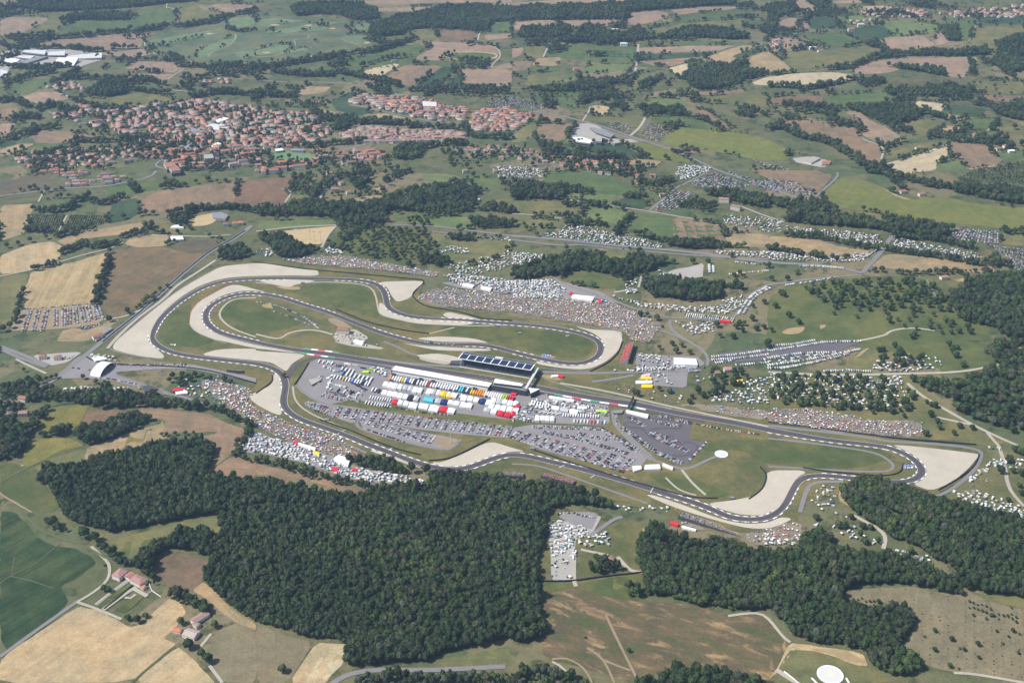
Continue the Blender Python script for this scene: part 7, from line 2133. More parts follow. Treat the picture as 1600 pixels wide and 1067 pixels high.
for s, lab in (('820,500 875,630 1010,722', 'white garden wall right of the pink roofed farmhouse'), ('875,632 780,690', 'short white garden wall beside the farmhouse')):
    p = [(150 + float(q.split(',')[0]) / 9.975, 860 + float(q.split(',')[1]) / 9.975) for q in s.split()]
    tag(wall_mb(resample(W2(p), 3), 1.3, .5).build('garden_wall', [M['white']]), lab, 'wall')
def mast(c, h, label, name='light_mast'):
    x, y = at(*c); o = empty(name, (x, y, float(hgt(x, y))))
    mb = MB(); mb.cyl((0, 0, -.5), .55, h + .5, 8, 0, .3); mb.build('pole', [M['offwhite']], o)
    mb = MB(); mb.box((0, 0, h + .01), (4.5, 1.2, .5)); mb.box((0, 0, h - 1.6), (3.6, .5, .4)); mb.build('lamp_head', [M['steel']], o)
    tag(o, label, 'light mast'); note(o)
mast((704.3, 693), 44, 'tall white light mast in the wedge of the car park')
for k, x in enumerate((485, 491.5, 501)): mast((x, 376 + k), 24, f'{("left", "middle", "right")[k]} thin pylon on the sandy yard', 'yard_pylon')
for c, lab in (((882, 684), 'grey camera tower left of the lower car park'), ((832, 702), 'dark marshal cabin by the track below the car park'), ((511, 657), 'dark marshal cabin at the pit entry bend'), ((473, 443), 'dark marshal cabin at the top bend'), ((1144, 779), 'dark marshal cabin at the lower trap'), ((812, 522), 'dark marshal cabin inside the right loop'), ((887, 526), 'white camera post inside the right loop'), ((776, 510), 'marshal hut at the upper straight'), ((205, 571), 'blue cabin on the entrance road'), ((232, 572), 'second blue cabin on the entrance road')):
    x, y = at(*c); o = empty('marshal_cabin', (x, y, float(hgt(x, y))), random.uniform(-.3, .3))
    mb = MB(); mb.box((0, 0, 0), (6, 4, 2.6)); mb.build('wall', [M['bluep'] if 'blue' in lab else M['white'] if 'white' in lab else M['darkwall']], o)
    mb = MB(); mb.box((0, 0, 2.604), (6.8, 4.8, .3)); mb.build('roof', [M['steel']], o)
    tag(o, lab, 'cabin')
# cross boards over the track-side lawn
for c in ((882, 727, 874, 731), (929, 743, 922, 747), (1022, 760, 1016, 770), (540, 672, 535, 674), (526, 680, 530, 677), (614, 699, 609, 703)):
    p = W2([c[:2], c[2:]]); tag(wall_mb(resample(p, 3), 1.0, .8).build('marker_board', [M['white']]), f'white marker board {near(c[0], c[1])}', 'board')

# ------------------------------------------------------------------ houses
ROOFS = [('terracotta', (.38, .165, .115), 46), ('pink tiled', (.38, .225, .19), 24), ('brown tiled', (.25, .17, .14), 14), ('orange red', (.4, .16, .1), 10), ('grey tiled', (.24, .23, .22), 6)]
WALLS = [(.64, .58, .48), (.7, .66, .58), (.6, .5, .38), (.76, .74, .7), (.55, .5, .45)]
def house_mbs(l, w, h, hip, chim=True):
    x, y = l / 2, w / 2; rh = w * .2
    wl = MB(); wl.prism([(-x, -y), (x, -y), (x, y), (-x, y)], -1.0, h, 0)
    if not hip: wl.add([(-x, -y, h), (-x, y, h), (-x, 0, h + rh)], [(0, 2, 1)], 0); wl.add([(x, -y, h), (x, y, h), (x, 0, h + rh)], [(0, 1, 2)], 0)
    for s in (-1, 1):                                     # shuttered windows, 3 cm proud of the wall
        for fl in range(max(1, int(h // 3))):
            for k in range(max(2, int(l // 4))):
                cx = -x + (k + .5) * l / max(2, int(l // 4)); z = 1.0 + fl * 3
                q = [(cx - .55, s * (y + .03), z), (cx + .55, s * (y + .03), z), (cx + .55, s * (y + .03), z + 1.5), (cx - .55, s * (y + .03), z + 1.5)]
                wl.add(q, [(0, 1, 2, 3)] if s < 0 else [(3, 2, 1, 0)], 1)
    rf = MB(); X, Y = x + .5, y + .5; r = X - (Y * .9 if hip else 0)
    v = [(-X, -Y, h), (X, -Y, h), (X, Y, h), (-X, Y, h), (-r, 0, h + rh + .15), (r, 0, h + rh + .15)]
    v += [(a, b, c + .25) for a, b, c in v[:4]]
    rf.add(v, [(6, 7, 5, 4), (8, 9, 4, 5), (7, 8, 5), (9, 6, 4), (3, 2, 1, 0), (0, 1, 7, 6), (1, 2, 8, 7), (2, 3, 9, 8), (3, 0, 6, 9)], 0)
    if chim: rf.box((l * .22, w * .12, h + rh * .4), (.9, .7, rh * .6 + 1.2), 2)
    return wl, rf
HM = [M['wallpaint'], M['glass'], M['tilebrown']]; RM = [M['roofpaint'], M['glass'], M['creamwall']]
HV = []
for l, w, h, hip in ((13, 10, 6.5, True), (15, 10, 6.5, False), (18, 11, 7, True), (24, 11, 9.5, True), (11, 9, 5.5, False), (30, 12, 10, False)):
    a, b = house_mbs(l, w, h, hip); HV.append((a.mesh('house_wall', HM), b.mesh('house_roof', RM), a, b))
HOUSES = []                                                # x, y, rot, variant, roof, wall, desc, group
def town(s, sp, var, ang, desc, group, keep=.8, rooftab=ROOFS):
    for x, y in jgrid(W2(P('', s)), sp, .24):
        if random.random() > keep * (1 + .5 * noise.noise(Vector((x / 60, y / 60, 7.7)))): continue
        if inside(PITCH, np.array([x]), np.array([y]))[0]: continue
        HOUSES.append((x, y, ang + random.choice((0, 0, 1.571)) + random.gauss(0, .12), random.choice(var), pick(rooftab), random.choice(WALLS), desc, group))
town(TOWNS['a'], 24, (0, 1, 2, 2, 3, 3, 5), .35, 'house in the main red roofed quarter', 'houses of the main quarter'); town(TOWNS['b'], 23, (0, 1, 2, 2), .2, 'villa in the left lower quarter', 'houses of the left lower quarter'); town(TOWNS['b2'], 21, (0, 1, 2, 3), .25, 'house at the quarter by the main road', 'houses by the main road')
town(TOWNS['c'], 18, (1, 2, 3, 3, 5), -.3, 'house in the terraced quarter', 'houses of the terraced quarter'); town(TOWNS['d'], 19, (1, 2, 3, 3), -.25, 'house beside the far parked cars', 'houses beside the far parked cars')
town(TOWNS['e'], 21, (0, 1, 2, 3, 5), .2, 'house below the old town', 'houses below the old town', .75); town(TOWNS['f'], 25, (0, 1, 2, 4), -.2, 'villa in the leafy quarter', 'houses of the leafy quarter', .7)
town(TOWNS['old'], 12.5, (1, 2, 3, 1), .1, 'old house inside the walled town', 'houses of the walled town', .95, [('pink tiled', (.34, .21, .17), 60), ('brown tiled', (.27, .19, .15), 40)])
town(TOWNS['v1'], 22, (0, 1, 2, 3), .1, 'house in the hilltop village', 'houses of the hilltop village'); town(TOWNS['v2'], 28, (0, 1, 2, 3), .1, 'house in the ridge village', 'houses of the ridge village', .6)
town('1320,34 1360,30 1366,37 1330,42', 24, (0, 1, 2), .2, 'house in the far farm hamlet', 'houses of the far hamlet', .6); town('70,135 120,130 135,145 90,150', 26, (0, 1, 2), .3, 'house in the tiny left hamlet', 'houses of the left hamlet', .6); town('1200,70 1216,66 1225,72 1205,78', 22, (0, 1, 3), .1, 'house in the upper right farm', 'houses of the upper right farm', .8)
town('300,125 350,120 360,130 320,133', 26, (0, 1, 2), .2, 'house in the wooded hamlet', 'houses of the wooded hamlet', .5); town('700,268 760,262 780,270 720,276', 26, (0, 1), .2, 'house by the villa park', 'houses by the villa park', .4); town('500,270 540,275 530,295 505,292', 24, (0, 1), .6, 'house on the winding lane', 'houses on the winding lane', .6)
FARMS = '''1,880,36|3,1010,36|'''
def hs(px, py, var, rot, roof, desc, wall=None):
    x, y = at(px, py, 5); HOUSES.append((x, y, rot, var, ('', roof, 0), wall or random.choice(WALLS), desc, None))
TC, PK, BR, OR = (.34, .17, .12), (.36, .21, .17), (.25, .18, .14), (.45, .17, .1)
for a in ((368, 349, 0, .2, OR, 'orange red house by the roundabout trees'), (376, 348, 0, .2, OR, 'second orange red house by the roundabout'), (353, 350, 0, .1, TC, 'terracotta house below the sandy pit'), (545, 300, 0, .4, TC, 'red house by the lane bend above the wood'), (500, 293, 2, .5, PK, 'pink roofed house on the far lane'), (525, 297, 3, .1, TC, 'long red roofed farm on the far lane'),
          (739, 308, 0, .1, TC, 'red farm among dark poplars'), (744, 312, 1, .1, WALLS[3], 'pale annex of the poplar farm'), (993, 284, 1, -.2, TC, 'red house at the left lane end'), (1042, 280, 2, -.2, OR, 'bright red house beside the lane trees'), (1020, 274, 1, -.2, TC, 'terracotta house in the lane trees'), (1035, 304, 0, .3, PK, 'pink house in the orchard'), (1131, 313, 3, -.2, PK, 'long pink farmhouse under the road'), (1150, 325, 3, -.6, BR, 'brown roofed barn by the far road'),
          (1249, 322, 3, -.1, PK, 'pink villa in the dark trees'), (1281, 331, 2, -.1, PK, 'second pink villa in the dark trees'), (1460, 348, 2, .3, TC, 'terracotta farm at the row car park'), (1411, 299, 1, .3, TC, 'house below the olive field notch'), (1440, 303, 1, .3, PK, 'pale house right of the field notch'), (1475, 433, 1, .2, PK, 'lone pink house on the hill top'), (1527, 445, 2, .5, OR, 'red roofed house at the hill wood'), (1535, 449, 1, .5, TC, 'small annex by the hill wood house'),
          (1597, 546, 2, .4, TC, 'house cut by the right border'), (1120, 582, 0, .2, BR, 'stone house hidden in camp trees'), (1139, 577, 2, .1, PK, 'pink stone house in camp trees'), (1026, 507, 2, -.05, BR, 'grey brown house above the right loop'), (938, 391, 1, -.2, BR, 'brown barn on the knoll meadow'), (537, 517, 3, -.15, TC, 'terracotta house in the track infield'), (968, 163, 3, -.2, OR, 'bright far house with red roof'), (951, 873, 0, .1, PK, 'stone ruin in the clearing thicket'),
          (20, 630, 3, -.35, BR, 'large brown farmhouse at the left border'), (36, 622, 1, -.35, TC, 'small terracotta annex of the border farm'), (8, 647, 3, -.3, BR, 'lower brown barn at the left border'), (36, 645, 1, .1, PK, 'low pink shed beside the border farm'), (152, 525, 2, .6, TC, 'terracotta hut beside the left road'), (67, 557, 0, .2, TC, 'left ticket house on the entrance yard'), (90, 558, 0, .2, TC, 'right ticket house on the entrance yard'),
          (1435, 231, 1, .3, PK, 'far house on the wood rim'), (1307, 188, 2, .1, WALLS[3], 'white barn with red roof in far trees'), (1560, 232, 1, .3, TC, 'left house of the border hamlet'), (1572, 228, 1, .3, PK, 'upper house of the border hamlet'), (1580, 236, 1, .1, WALLS[3], 'white house of the border hamlet'), (925, 85, 3, .1, TC, 'long farm by the oval lane'), (900, 108, 2, .1, TC, 'farm among the green fields'), (860, 69, 1, .2, TC, 'pale farm at the lane top'), (975, 70, 3, 0, WALLS[3], 'white farm at the straight lane'), (960, 48, 3, 0, WALLS[3], 'white shed in the far valley'),
          (615, 95, 1, .2, TC, 'red farm by the green field'), (1270, 76, 3, .1, WALLS[3], 'white sheds of the upper right farm'), (1282, 80, 2, .1, TC, 'red roof of the upper right farm'), (1330, 47, 3, .1, TC, 'farm row below the village'), (1345, 40, 3, .1, WALLS[3], 'white shed row below the village')):
    hs(*a[:4], a[4], a[5])
# the pink roofed farmhouse and the cottages at the lower left, traced roof by roof
def farm(q, h, roof, wall, label, hip=True, origin=(150, 860)):
    pts = [(origin[0] + float(a.split(',')[0]) / 9.975, origin[1] + float(a.split(',')[1]) / 9.975) for a in q.split()]
    w = ccw(W2(pts, h)); c = w.mean(0); L = w - c
    e = [np.hypot(*(L[(i + 1) % 4] - L[i])) for i in range(4)]
    if e[0] + e[2] < e[1] + e[3]: L = np.roll(L, -1, 0); e = e[1:] + e[:1]
    t = (L[1] - L[0] + L[2] - L[3]); ang = math.atan2(t[1], t[0])
    a, b = house_mbs((e[0] + e[2]) / 2 - 1, (e[1] + e[3]) / 2 - 1, h, hip)
    o = empty('farmhouse', (*c, float(hgt(*c))), ang)
    wo = a.build('wall', HM, o); wo.color = (*wall, 1); ro = b.build('roof', RM, o); ro.color = (*roof, 1)
    tag(o, label, 'house'); note(o)
PW = (.7, .68, .62)
farm('245,375 350,440 495,318 378,268', 6.5, (.34, .19, .17), PW, 'left wing of the pink roofed farmhouse')
farm('432,395 520,440 622,365 530,332', 5.2, (.38, .17, .15), PW, 'low middle wing of the pink roofed farmhouse', False)
farm('508,452 690,540 800,442 642,362', 6.5, (.34, .19, .17), PW, 'large right wing of the pink roofed farmhouse')
farm('692,572 745,602 785,555 742,522', 3.4, (.48, .16, .1), PW, 'small red annex of the pink roofed farmhouse', False)
farm('378,275 470,345 515,290 470,235'.replace('378', '378'), 4, (.28, .2, .16), PW, 'brown gabled cottage behind garden trees', False, (261, 946))
farm('365,440 630,530 570,640 400,560', 5, (.42, .38, .34), PW, 'grey roofed barn of the lower cottages', False, (250, 935)) if False else None
farm('472,345 715,205 760,270 545,430', 5, (.3, .2, .17), PW, 'long brown roof of the lower cottages', False, (250, 932))
farm('375,480 600,540 560,650 400,600', 5, (.4, .33, .3), PW, 'grey pink roof of the lower cottages', False, (250, 932))
farm('215,470 350,490 310,560 205,530', 3.4, (.5, .17, .1), PW, 'orange shed left of the lower cottages', False, (250, 932))
D.objects.remove([o for o in D.objects if o.get('label') == 'brown gabled cottage behind garden trees'][0]) if False else None
pp = [(150 + a / 9.975, 860 + b / 9.975) for a, b in ((0, 610), (110, 515), (140, 522), (10, 625))]
o = drape('swimming_pool_water', ccw(W2(pp)), 1.6, M['pool'], 6); 
for s in ('850,10 480,480'.replace('850,10', '0,845'), '110,940 600,600', '600,600 720,690 800,730 560,740 600,580'): pass
def fz(a): return ' '.join(f'{150 + float(q.split(",")[0]) / 9.975:.1f},{860 + float(q.split(",")[1]) / 9.975:.1f}' for q in a.split())
for s, w in (('0,845 250,650 480,470', 3.5), ('120,945 330,790 560,620', 3.5), ('450,740 520,770 620,690', 5), ('600,610 700,660 800,720', 7)): road('', fz(s), w, 'lane', 'lane_path', 1.9)
for q, cat_ in (('45,870 180,770 240,800 100,900', 'grass2'), ('270,930 600,690 760,720 560,900 430,980', 'grass2'), ('180,740 420,560 540,560 300,720', 'grass2')): F(cat_, '', fz(q), off=1.2, sm=1)
tag(wall_mb(resample(W2([tuple(map(float, a.split(','))) for a in fz('130,915 340,740 570,545').split()]), 3), 2.2, 2.2).build('clipped_hedge', [M['leaf']]), 'straight clipped hedge in the farmhouse garden', 'hedge')
# sheds and factories
for q, h, wm, rm, lab in (('82,101 91,92 123,92.5 114,101', 8, 'creamwall', 'white', 'bright white factory shed nearest the crossroads'), ('100,90.5 105,86.5 160,86 159,91', 7, 'creamwall', 'offwhite', 'long cream factory shed'), ('74,86 76,81 102,81 101,87', 8, 'greywall', 'offwhite', 'grey white shed with yellow doors'), ('34,81 38,77.5 72,79.5 70,86', 9, 'greywall', 'offwhite', 'tall office shed at the back'),
                            ('0,95 10,90 32,92.5 22,99', 8, 'greywall', 'white', 'white shed at the left border'), ('22,99 60,89 75,89 38,100', 7, 'greywall', 'steel', 'dark grey long shed'), ('0,110 12,111 10,119 0,120', 7, 'greywall', 'offwhite', 'pale shed cut by the left border'), ('25,90 30,87 55,87.5 47,92', 7, 'greywall', 'offwhite', 'small pale shed among factories'), ('0,86 15,81 32,81 20,86', 7, 'greywall', 'concrete', 'grey shed at the back left'),
                            ('895,214 910,214 925,220 922,225 900,221', 9, 'greywall', 'white', 'curved white factory hall'), ('922,197.5 940,202 960,211 955,215 932,206', 8, 'greywall', 'steel', 'grey factory wing by the far road'), ('930,213 941,214 940,222 931,221', 11, 'greywall', 'concrete', 'square grey factory tower'), ('950,219 960,216 975,222 960,225', 6, 'greywall', 'concrete', 'low pale factory annex'),
                            ('318,198 332,194 350,196 338,202', 9, 'greywall', 'offwhite', 'grey warehouse in the main quarter'), ('326,201 345,195 361,198 345,203', 9, 'greywall', 'offwhite', 'pale warehouse in the main quarter'), ('288,203 300,200 322,206 318,210', 8, 'greywall', 'steel', 'dark warehouse in the main quarter'), ('325,206 350,205 370,211 355,213', 8, 'greywall', 'concrete', 'wide warehouse in the main quarter'), ('290,226 314,226 310,234 286,235', 7, 'greywall', 'steel', 'flat grey hall below the warehouses'),
                            ('330,228 340,223 346,225 336,230', 7, 'creamwall', 'white', 'small white hall by the trees'), ('318,242 332,241 334,247 320,248', 18, 'greywall', 'concrete', 'pale apartment tower in the main quarter'), ('332,189 350,184 358,186 340,191', 8, 'greywall', 'white', 'white hall at the upper quarter'), ('430,233 441,232 443,235 431,236', 6, 'greywall', 'white', 'white sports hall by the pitch'), ('455,232 474,233 474,236 455,235', 6, 'steel', 'steel', 'grey stand behind the football pitch'),
                            ('660,159 682,160 682,166 661,166', 14, 'creamwall', 'offwhite', 'white apartment block in the terraced quarter'), ('256,256 272,254 276,259 260,262', 15, 'creamwall', 'tilepink', 'left pink apartment block'), ('264,262 278,259 282,266 268,268', 15, 'creamwall', 'tilepink', 'right pink apartment block'), ('330,332 345,331 357,336 352,343 333,340', 5, 'greywall', 'steel', 'grey shed at the sandy pit'),
                            ('266,369 285,369 287,374 268,375', 4, 'greywall', 'white', 'white shed row in the camp field'), ('158,517 172,510 176,513 163,521', 4, 'greywall', 'steel', 'grey shed beside the left road'), ('145,527 156,520 161,524 150,531', 4, 'creamwall', 'tile', 'terracotta roofed shed by the left road'), ('1255,251 1270,245 1282,247 1268,254', 6, 'creamwall', 'concrete', 'pale farm hall in the olive field'), ('1285,252 1298,251 1297,256 1284,257', 5, 'creamwall', 'tile', 'red farm hall in the olive field'),
                            ('622,219 625,205 627,205 626,219', 20, 'greywall', 'tilebrown', ''), ('223,605 230,602 246,608 225,612', 3, 'black', 'black', ''), ('222,604 232,601 247,607 226,612', 3, 'darkwall', 'darkwall', 'dark flat hall above the tree belt'), ('208,83 240,82 240,85 210,86', 5, 'greywall', 'steel', '')):
    if lab: block(q, h, 'factory_hall' if 'fact' in lab or 'shed' in lab else 'hall_building', lab, 'building', wm, rm, .5, .3, 1 if h > 6 else 0)
x, y = at(622, 215); o = empty('bell_tower', (x, y, float(hgt(x, y))), .1)
mb = MB(); mb.box((0, 0, -1), (7, 7, 31)); mb.build('wall', [M['tilebrown']], o); mb = MB(); mb.prism([(-4, -4), (4, -4), (4, 4), (-4, 4)], 30.01, 34, 0, [(-.2, -.2), (.2, -.2), (.2, .2), (-.2, .2)]); mb.build('roof', [M['tilepink']], o); tag(o, 'tall square bell tower of the walled town', 'tower')
x, y = at(606, 213); o = empty('bell_tower', (x, y, float(hgt(x, y))), .1)
mb = MB(); mb.box((0, 0, -1), (6, 6, 22)); mb.build('wall', [M['tilebrown']], o); mb = MB(); mb.prism([(-3.4, -3.4), (3.4, -3.4), (3.4, 3.4), (-3.4, 3.4)], 21.01, 24, 0, [(-.2, -.2), (.2, -.2), (.2, .2), (-.2, .2)]); mb.build('roof', [M['tilepink']], o); tag(o, 'shorter bell tower left of the tall one', 'tower')

# individual houses (the nearest 300), the rest as one mass
HOUSES.sort(key=lambda h: math.dist((h[0], h[1], 0), (0, 0, CAMH)) - (4000 if h[7] is None else 0))
for x, y, rot, v, roof, wall, desc, group in HOUSES[:300]:
    o = empty('house', (x, y, float(hgt(x, y))), rot)
    a = ob('wall', HV[v][0], o); a.color = (*wall, 1); b = ob('roof', HV[v][1], o); b.color = (*[c * k for c, k in zip(roof[1], [random.uniform(.74, 1.02)] * 3)], 1)
    tag(o, desc if group is None else f'{roof[0]} {desc}', 'house', group); note(o)
HR = HOUSES[300:]
FIXC[1] = (.05, .05, .055)
for nm, k, fx in (('house_walls_mass', 2, 5), ('house_roofs_mass', 3, 4)): pass
for v in range(len(HV)):                                   # merge wall and roof of a kind into one shape: slot 0 roof colour, fixed wall colours
    sel = [h for h in HR if h[3] == v]
    if not sel: continue
    mb = MB(); mb.add(HV[v][3].v, HV[v][3].f, [{0: 0, 2: 4}.get(m, m) for m in HV[v][3].m]); mb.add(HV[v][2].v, HV[v][2].f, [{0: 4, 1: 1}.get(m, m) for m in HV[v][2].m])
    SHAPES.setdefault('far_house', {})[v] = mb
if HR:
    by = {}
    for h in HR: by.setdefault(h[3], []).append(h)
    parts = []
    for v, sel in by.items():
        parts.append(stamp('town_houses', [SHAPES['far_house'][v]], [(h[0], h[1]) for h in sel], np.array([h[2] for h in sel]), np.ones(len(sel)), np.array([h[4][1] for h in sel]) * rng.uniform(.72, 1.02, (len(sel), 1)), 'far red roofed houses of the towns', 'houses'))
    for p_ in parts[1:]:                                   # join into the first: one object for the far houses
        pass
    base = parts[0]
    bm = bmesh.new(); 
    off_ = base.location.copy()
    for p_ in parts:
        me = p_.data; me.transform(Matrix.Translation(p_.location - off_)); bm.from_mesh(me)
    bm.to_mesh(base.data); bm.free(); base.data.update()
    for p_ in parts[1:]: D.objects.remove(p_)

# ------------------------------------------------------------------ place vehicles and tents: nearest 300 of a kind stand alone
def cd(i): return math.dist((i[1], i[2], 0), (0, 0, CAMH))
WORD = {'car': 'car', 'camper_van': 'camper van', 'caravan': 'caravan', 'dome_tent': 'dome tent', 'gazebo': 'gazebo tent'}
for kind in ('car', 'camper_van', 'caravan', 'dome_tent', 'gazebo'):
    its = sorted([i for i in ITEMS if i[0] == kind], key=cd)
    lone = [i for i in its if i[7] != 'far' and i[7] != 'dirt'][:290]
    ids = set(map(id, lone)); rest = [i for i in its if id(i) not in ids]
    for _, x, y, rot, s, cn, cc, place, group in lone:
        o = ob(kind, random.choice(MESHES[kind]), None, (x, y, float(hgt(x, y)) + .65), rot); o.scale = (s, s, s)
        o.color = (*cc, 1); tag(o, f'{cn} {WORD[kind]} {place}', WORD[kind], group); note(o)
    if rest:
        stamp({'car': 'parked_cars', 'camper_van': 'camper_vans', 'caravan': 'caravans', 'dome_tent': 'dome_tents', 'gazebo': 'gazebo_tents'}[kind], SHAPES[kind], [(i[1], i[2]) for i in rest], np.array([i[3] for i in rest]), np.array([i[4] for i in rest]), np.array([i[6] for i in rest]),
              {'car': 'rows of parked cars in the outer fields', 'camper_van': 'white camper vans crowding the outer fields', 'caravan': 'caravans scattered in the outer camps', 'dome_tent': 'small coloured tents of the outer camps', 'gazebo': 'white gazebo tents of the outer camps'}[kind], WORD[kind], .55)
# ------------------------------------------------------------------ crowds
SHIRT = np.array([(.8, .79, .77), (.76, .73, .7), (.55, .06, .06), (.7, .38, .36), (.1, .18, .42), (.35, .4, .5), (.05, .05, .06), (.6, .5, .2), (.15, .3, .2), (.55, .42, .36), (.8, .78, .76), (.3, .3, .32)])
PW_ = np.array([.11, .08, .08, .07, .08, .08, .14, .07, .05, .11, .05, .08])
REDW = np.array([.05, .03, .55, .15, .02, .02, .04, .02, .01, .06, .05, .0])
YELW = np.array([.12, .08, .08, .05, .08, .08, .08, .25, .05, .08, .05, .0])
def crowd(tile, s, sp, label, keep=.8, w=PW_, para=.1):
    poly = W2(P(tile, s)); pts = jgrid(poly, sp, .5)
    nz = np.array([noise.noise(Vector((x / 14, y / 14, 1.7))) for x, y in pts])
    pts = pts[rng.random(len(pts)) < keep * (1 + 1.0 * nz)]
    n = len(pts)
    c = SHIRT[rng.choice(len(SHIRT), n, p=w / w.sum())] * rng.uniform(.8, 1.1, (n, 1))
    stamp('crowd', SHAPES['person'], pts, rng.uniform(0, 6.28, n), rng.uniform(1.05, 1.25, n), np.clip(c, 0, .85), label, 'crowd', .64)
    k = rng.random(n) < para
    if k.sum() > 2:
        c2 = SHIRT[rng.choice(len(SHIRT), n, p=w / w.sum())]
        stamp('parasols', SHAPES['parasol'], pts[k] + .4, rng.uniform(0, 6, k.sum()), rng.uniform(.9, 1.4, k.sum()), np.clip(c2[k] * 1.1, 0, .85), 'coloured parasols over the ' + label, 'parasols', .64)
crowd('', '650,468 668,455 690,450 800,463 860,468 930,465 985,484 1012,497 1030,517 1015,536 985,532 972,515 910,507 800,488 720,483 682,478', 1.65, 'crowd on the big upper bank', .85)
crowd('11', '150,558 350,540 560,535 900,598 1150,640 1120,668 1000,650 600,605 300,585', 1.65, 'crowd along the top wall', .8)
crowd('', '308,598 340,590 396,612 384,630 400,640 450,660 530,685 560,705 545,722 500,706 460,695 400,668 372,645 340,624', 1.6, 'crowd on the left lower bank', .85)
crowd('', '1200,640 1260,640 1300,646 1375,659 1440,660 1442,684 1350,678 1300,674 1200,661', 1.65, 'crowd at the end of the straight', .8)
crowd('22', '1200,395 1400,410 1620,430 1600,490 1400,465 1200,425', 2.3, 'crowd on the slope under the camp', .6)
crowd('22', '560,258 700,270 880,300 1040,378 1200,400 1000,392 700,322', 3.0, 'sparse crowd on the straight slope', .6)
crowd('', '1165,836 1200,826 1240,816 1257,823 1250,846 1200,851 1172,848', 1.7, 'yellow crowd under the lower bend', .85, YELW)
crowd('', '1262,762 1290,756 1278,790 1266,792', 3.2, 'crowd inside the lower bend', .5); crowd('32', '1230,905 1300,870 1400,850 1400,868 1290,920', 3.2, 'crowd at the last gravel trap', .6)
crowd('22', '750,60 860,80 1000,90 1000,170 960,180 760,150', 5, 'visitors between the food stalls', .5); crowd('22', '1000,150 1200,150 1150,200 1090,200 980,190', 4.5, 'visitors by the white hall', .6); crowd('23', '1055,60 1150,90 1230,120 1180,125 1050,80', 3, 'queue behind the dark stand', .6)
crowd('12', '0,430 60,450 100,470 0,470', 3, 'visitors above the pit entry bend', .5)
for (A, t, nn, L, dep, z0, z1, zb), w, dens, lab in zip(STANDS, (np.array([.02, .02, .02, .01, .3, .1, .3, .01, .02, .05, .02, .1]), REDW, PW_, REDW, PW_, PW_), (1.3, 1.05, 1.0, 1.0, 1.2, 1.3), ('spectators under the solar roof', 'red spectators on the right loop stand', 'spectators on the dark backed stand', 'red spectators above the great wood', 'spectators at the wood corner', 'spectators by the pit entry corner')):
    rows_ = max(4, int(dep / 1.3)); P3 = []
    for r in range(rows_):
        v = (r + .5) / rows_
        m_ = int(L / dens)
        u = rng.uniform(.5, L - .5, m_)
        q = A[None] + t[None] * u[:, None] + nn[None] * (v * dep * .93 + .4)
        P3.append(np.column_stack([q, np.full(m_, zb + z0 + (z1 - z0) * v + .45)]))
    P3 = np.vstack(P3); n = len(P3)
    c = SHIRT[rng.choice(len(SHIRT), n, p=w / w.sum())] * rng.uniform(.8, 1.1, (n, 1))
    stamp('crowd', SHAPES['person'], P3, rng.uniform(0, 6.28, n), np.full(n, 1.12), np.clip(c, 0, .85), lab, 'crowd')

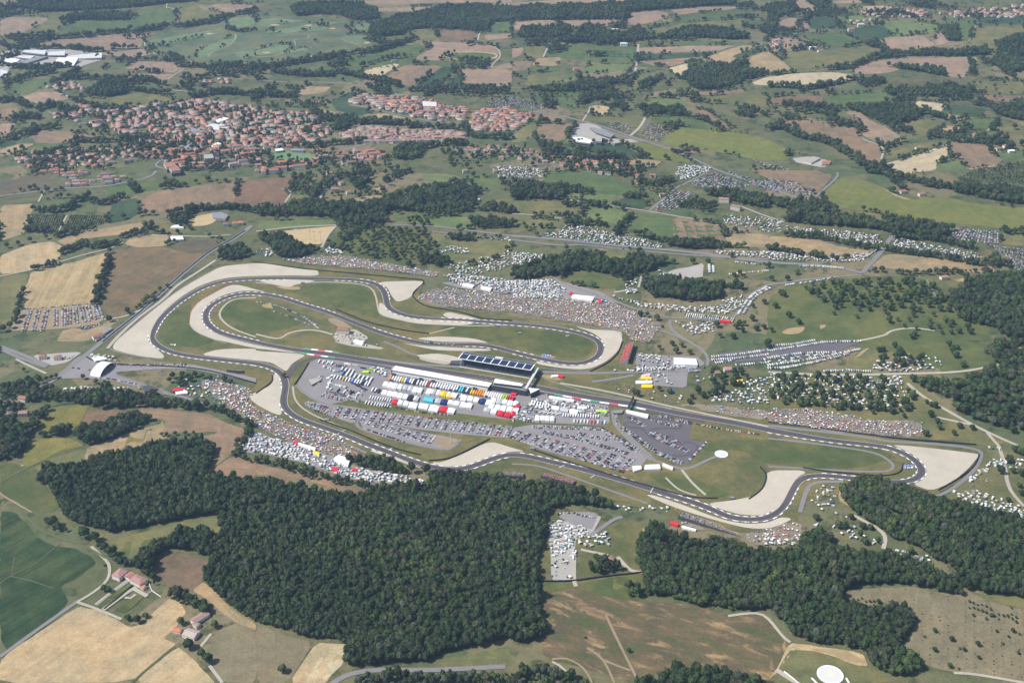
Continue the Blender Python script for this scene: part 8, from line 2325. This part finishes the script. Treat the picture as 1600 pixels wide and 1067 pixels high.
# ------------------------------------------------------------------ vines, orchard rows on far slopes
def vines(tile, s, d, rs=5.5, sp=3.0, label='rows of vines', size=.62, keep=.85):
    poly = W2(P(tile, s)); dd = W2(P(tile, d)); t = dd[1] - dd[0]; t /= np.hypot(*t); nn = np.array([-t[1], t[0]]); c = poly.mean(0); Lc = poly - c
    uu, vv = np.meshgrid(np.arange((Lc @ t).min(), (Lc @ t).max(), sp), np.arange((Lc @ nn).min(), (Lc @ nn).max(), rs))
    q = c + uu.ravel()[:, None] * t + vv.ravel()[:, None] * nn; q += rng.normal(0, .25, q.shape); q = q[inside(poly, q[:, 0], q[:, 1])]; q = q[rng.random(len(q)) < keep]
    mass('vineyard' if size > .5 else 'orchard_saplings', q, rng.choice((9, 10), len(q)), tsizes(len(q), size, .4), label, 'vines')
vines('01', '165,378 195,272 405,277 360,382', '360,280 320,380', label='rows of vines left of the dirt track')
vines('01', '395,378 432,278 638,282 655,328 560,358 420,378', '520,280 480,370', label='rows of vines right of the dirt track')
vines('11', '220,98 242,38 336,33 306,70 270,118', '240,40 225,100', label='small vine block by the red brown field')
vines('31', '1190,60 1260,10 1600,-60 1600,80 1250,70', '1200,60 1600,-40', 9, 6, 'orchard rows above the far wood')

vines('33', '490,515 800,480 960,480 1230,550 1590,640 1590,1040 1160,990 1000,950 910,890 930,690 830,590 600,640', '1290,580 1300,900', 11, 6, 'faint rows of tiny saplings on the dry orchard slope', .3, .42)
# ------------------------------------------------------------------ air: one closed box round everything
hz = MB(); hz.box((0, 2000, -160), (64000, 64000, 160 + CAMH + 60))
hm = D.materials.new('haze'); hm.use_nodes = True
ht = hm.node_tree; ht.nodes.remove(ht.nodes['Principled BSDF'])
pv = ht.nodes.new('ShaderNodeVolumePrincipled'); pv.inputs['Color'].default_value = (.48, .69, .97, 1); pv.inputs['Density'].default_value = HAZE; pv.inputs['Anisotropy'].default_value = .25
ht.links.new(pv.outputs[0], ht.nodes['Material Output'].inputs['Volume'])
ho = hz.build('haze', [hm]); tag(ho, 'thin summer haze over the whole valley', 'haze', kind='stuff')

# ------------------------------------------------------------------ make every label point to one thing
def unique():
    seen = {}
    for o in D.objects:
        if o.parent is None and 'label' in o and o.get('kind') != 'structure': seen.setdefault(o['label'], []).append(o)
    for lab, os_ in seen.items():
        if len(os_) < 2: continue
        def pxy(o):
            return project(o.location.x, o.location.y, o.location.z)
        n = len(os_); nr = max(1, round(n / 9))
        os_ = sorted(os_, key=lambda o: pxy(o)[1])
        if nr == 1:
            for k, o in enumerate(sorted(os_, key=lambda o: pxy(o)[0])): o['label'] = f'{lab}, {ordn(k + 1)} from left'
        else:
            per = math.ceil(n / nr)
            for r in range(nr):
                for k, o in enumerate(sorted(os_[r * per:(r + 1) * per], key=lambda o: pxy(o)[0])): o['label'] = f'{lab}, {ordn(r + 1)} band, {ordn(k + 1)} across'
unique()
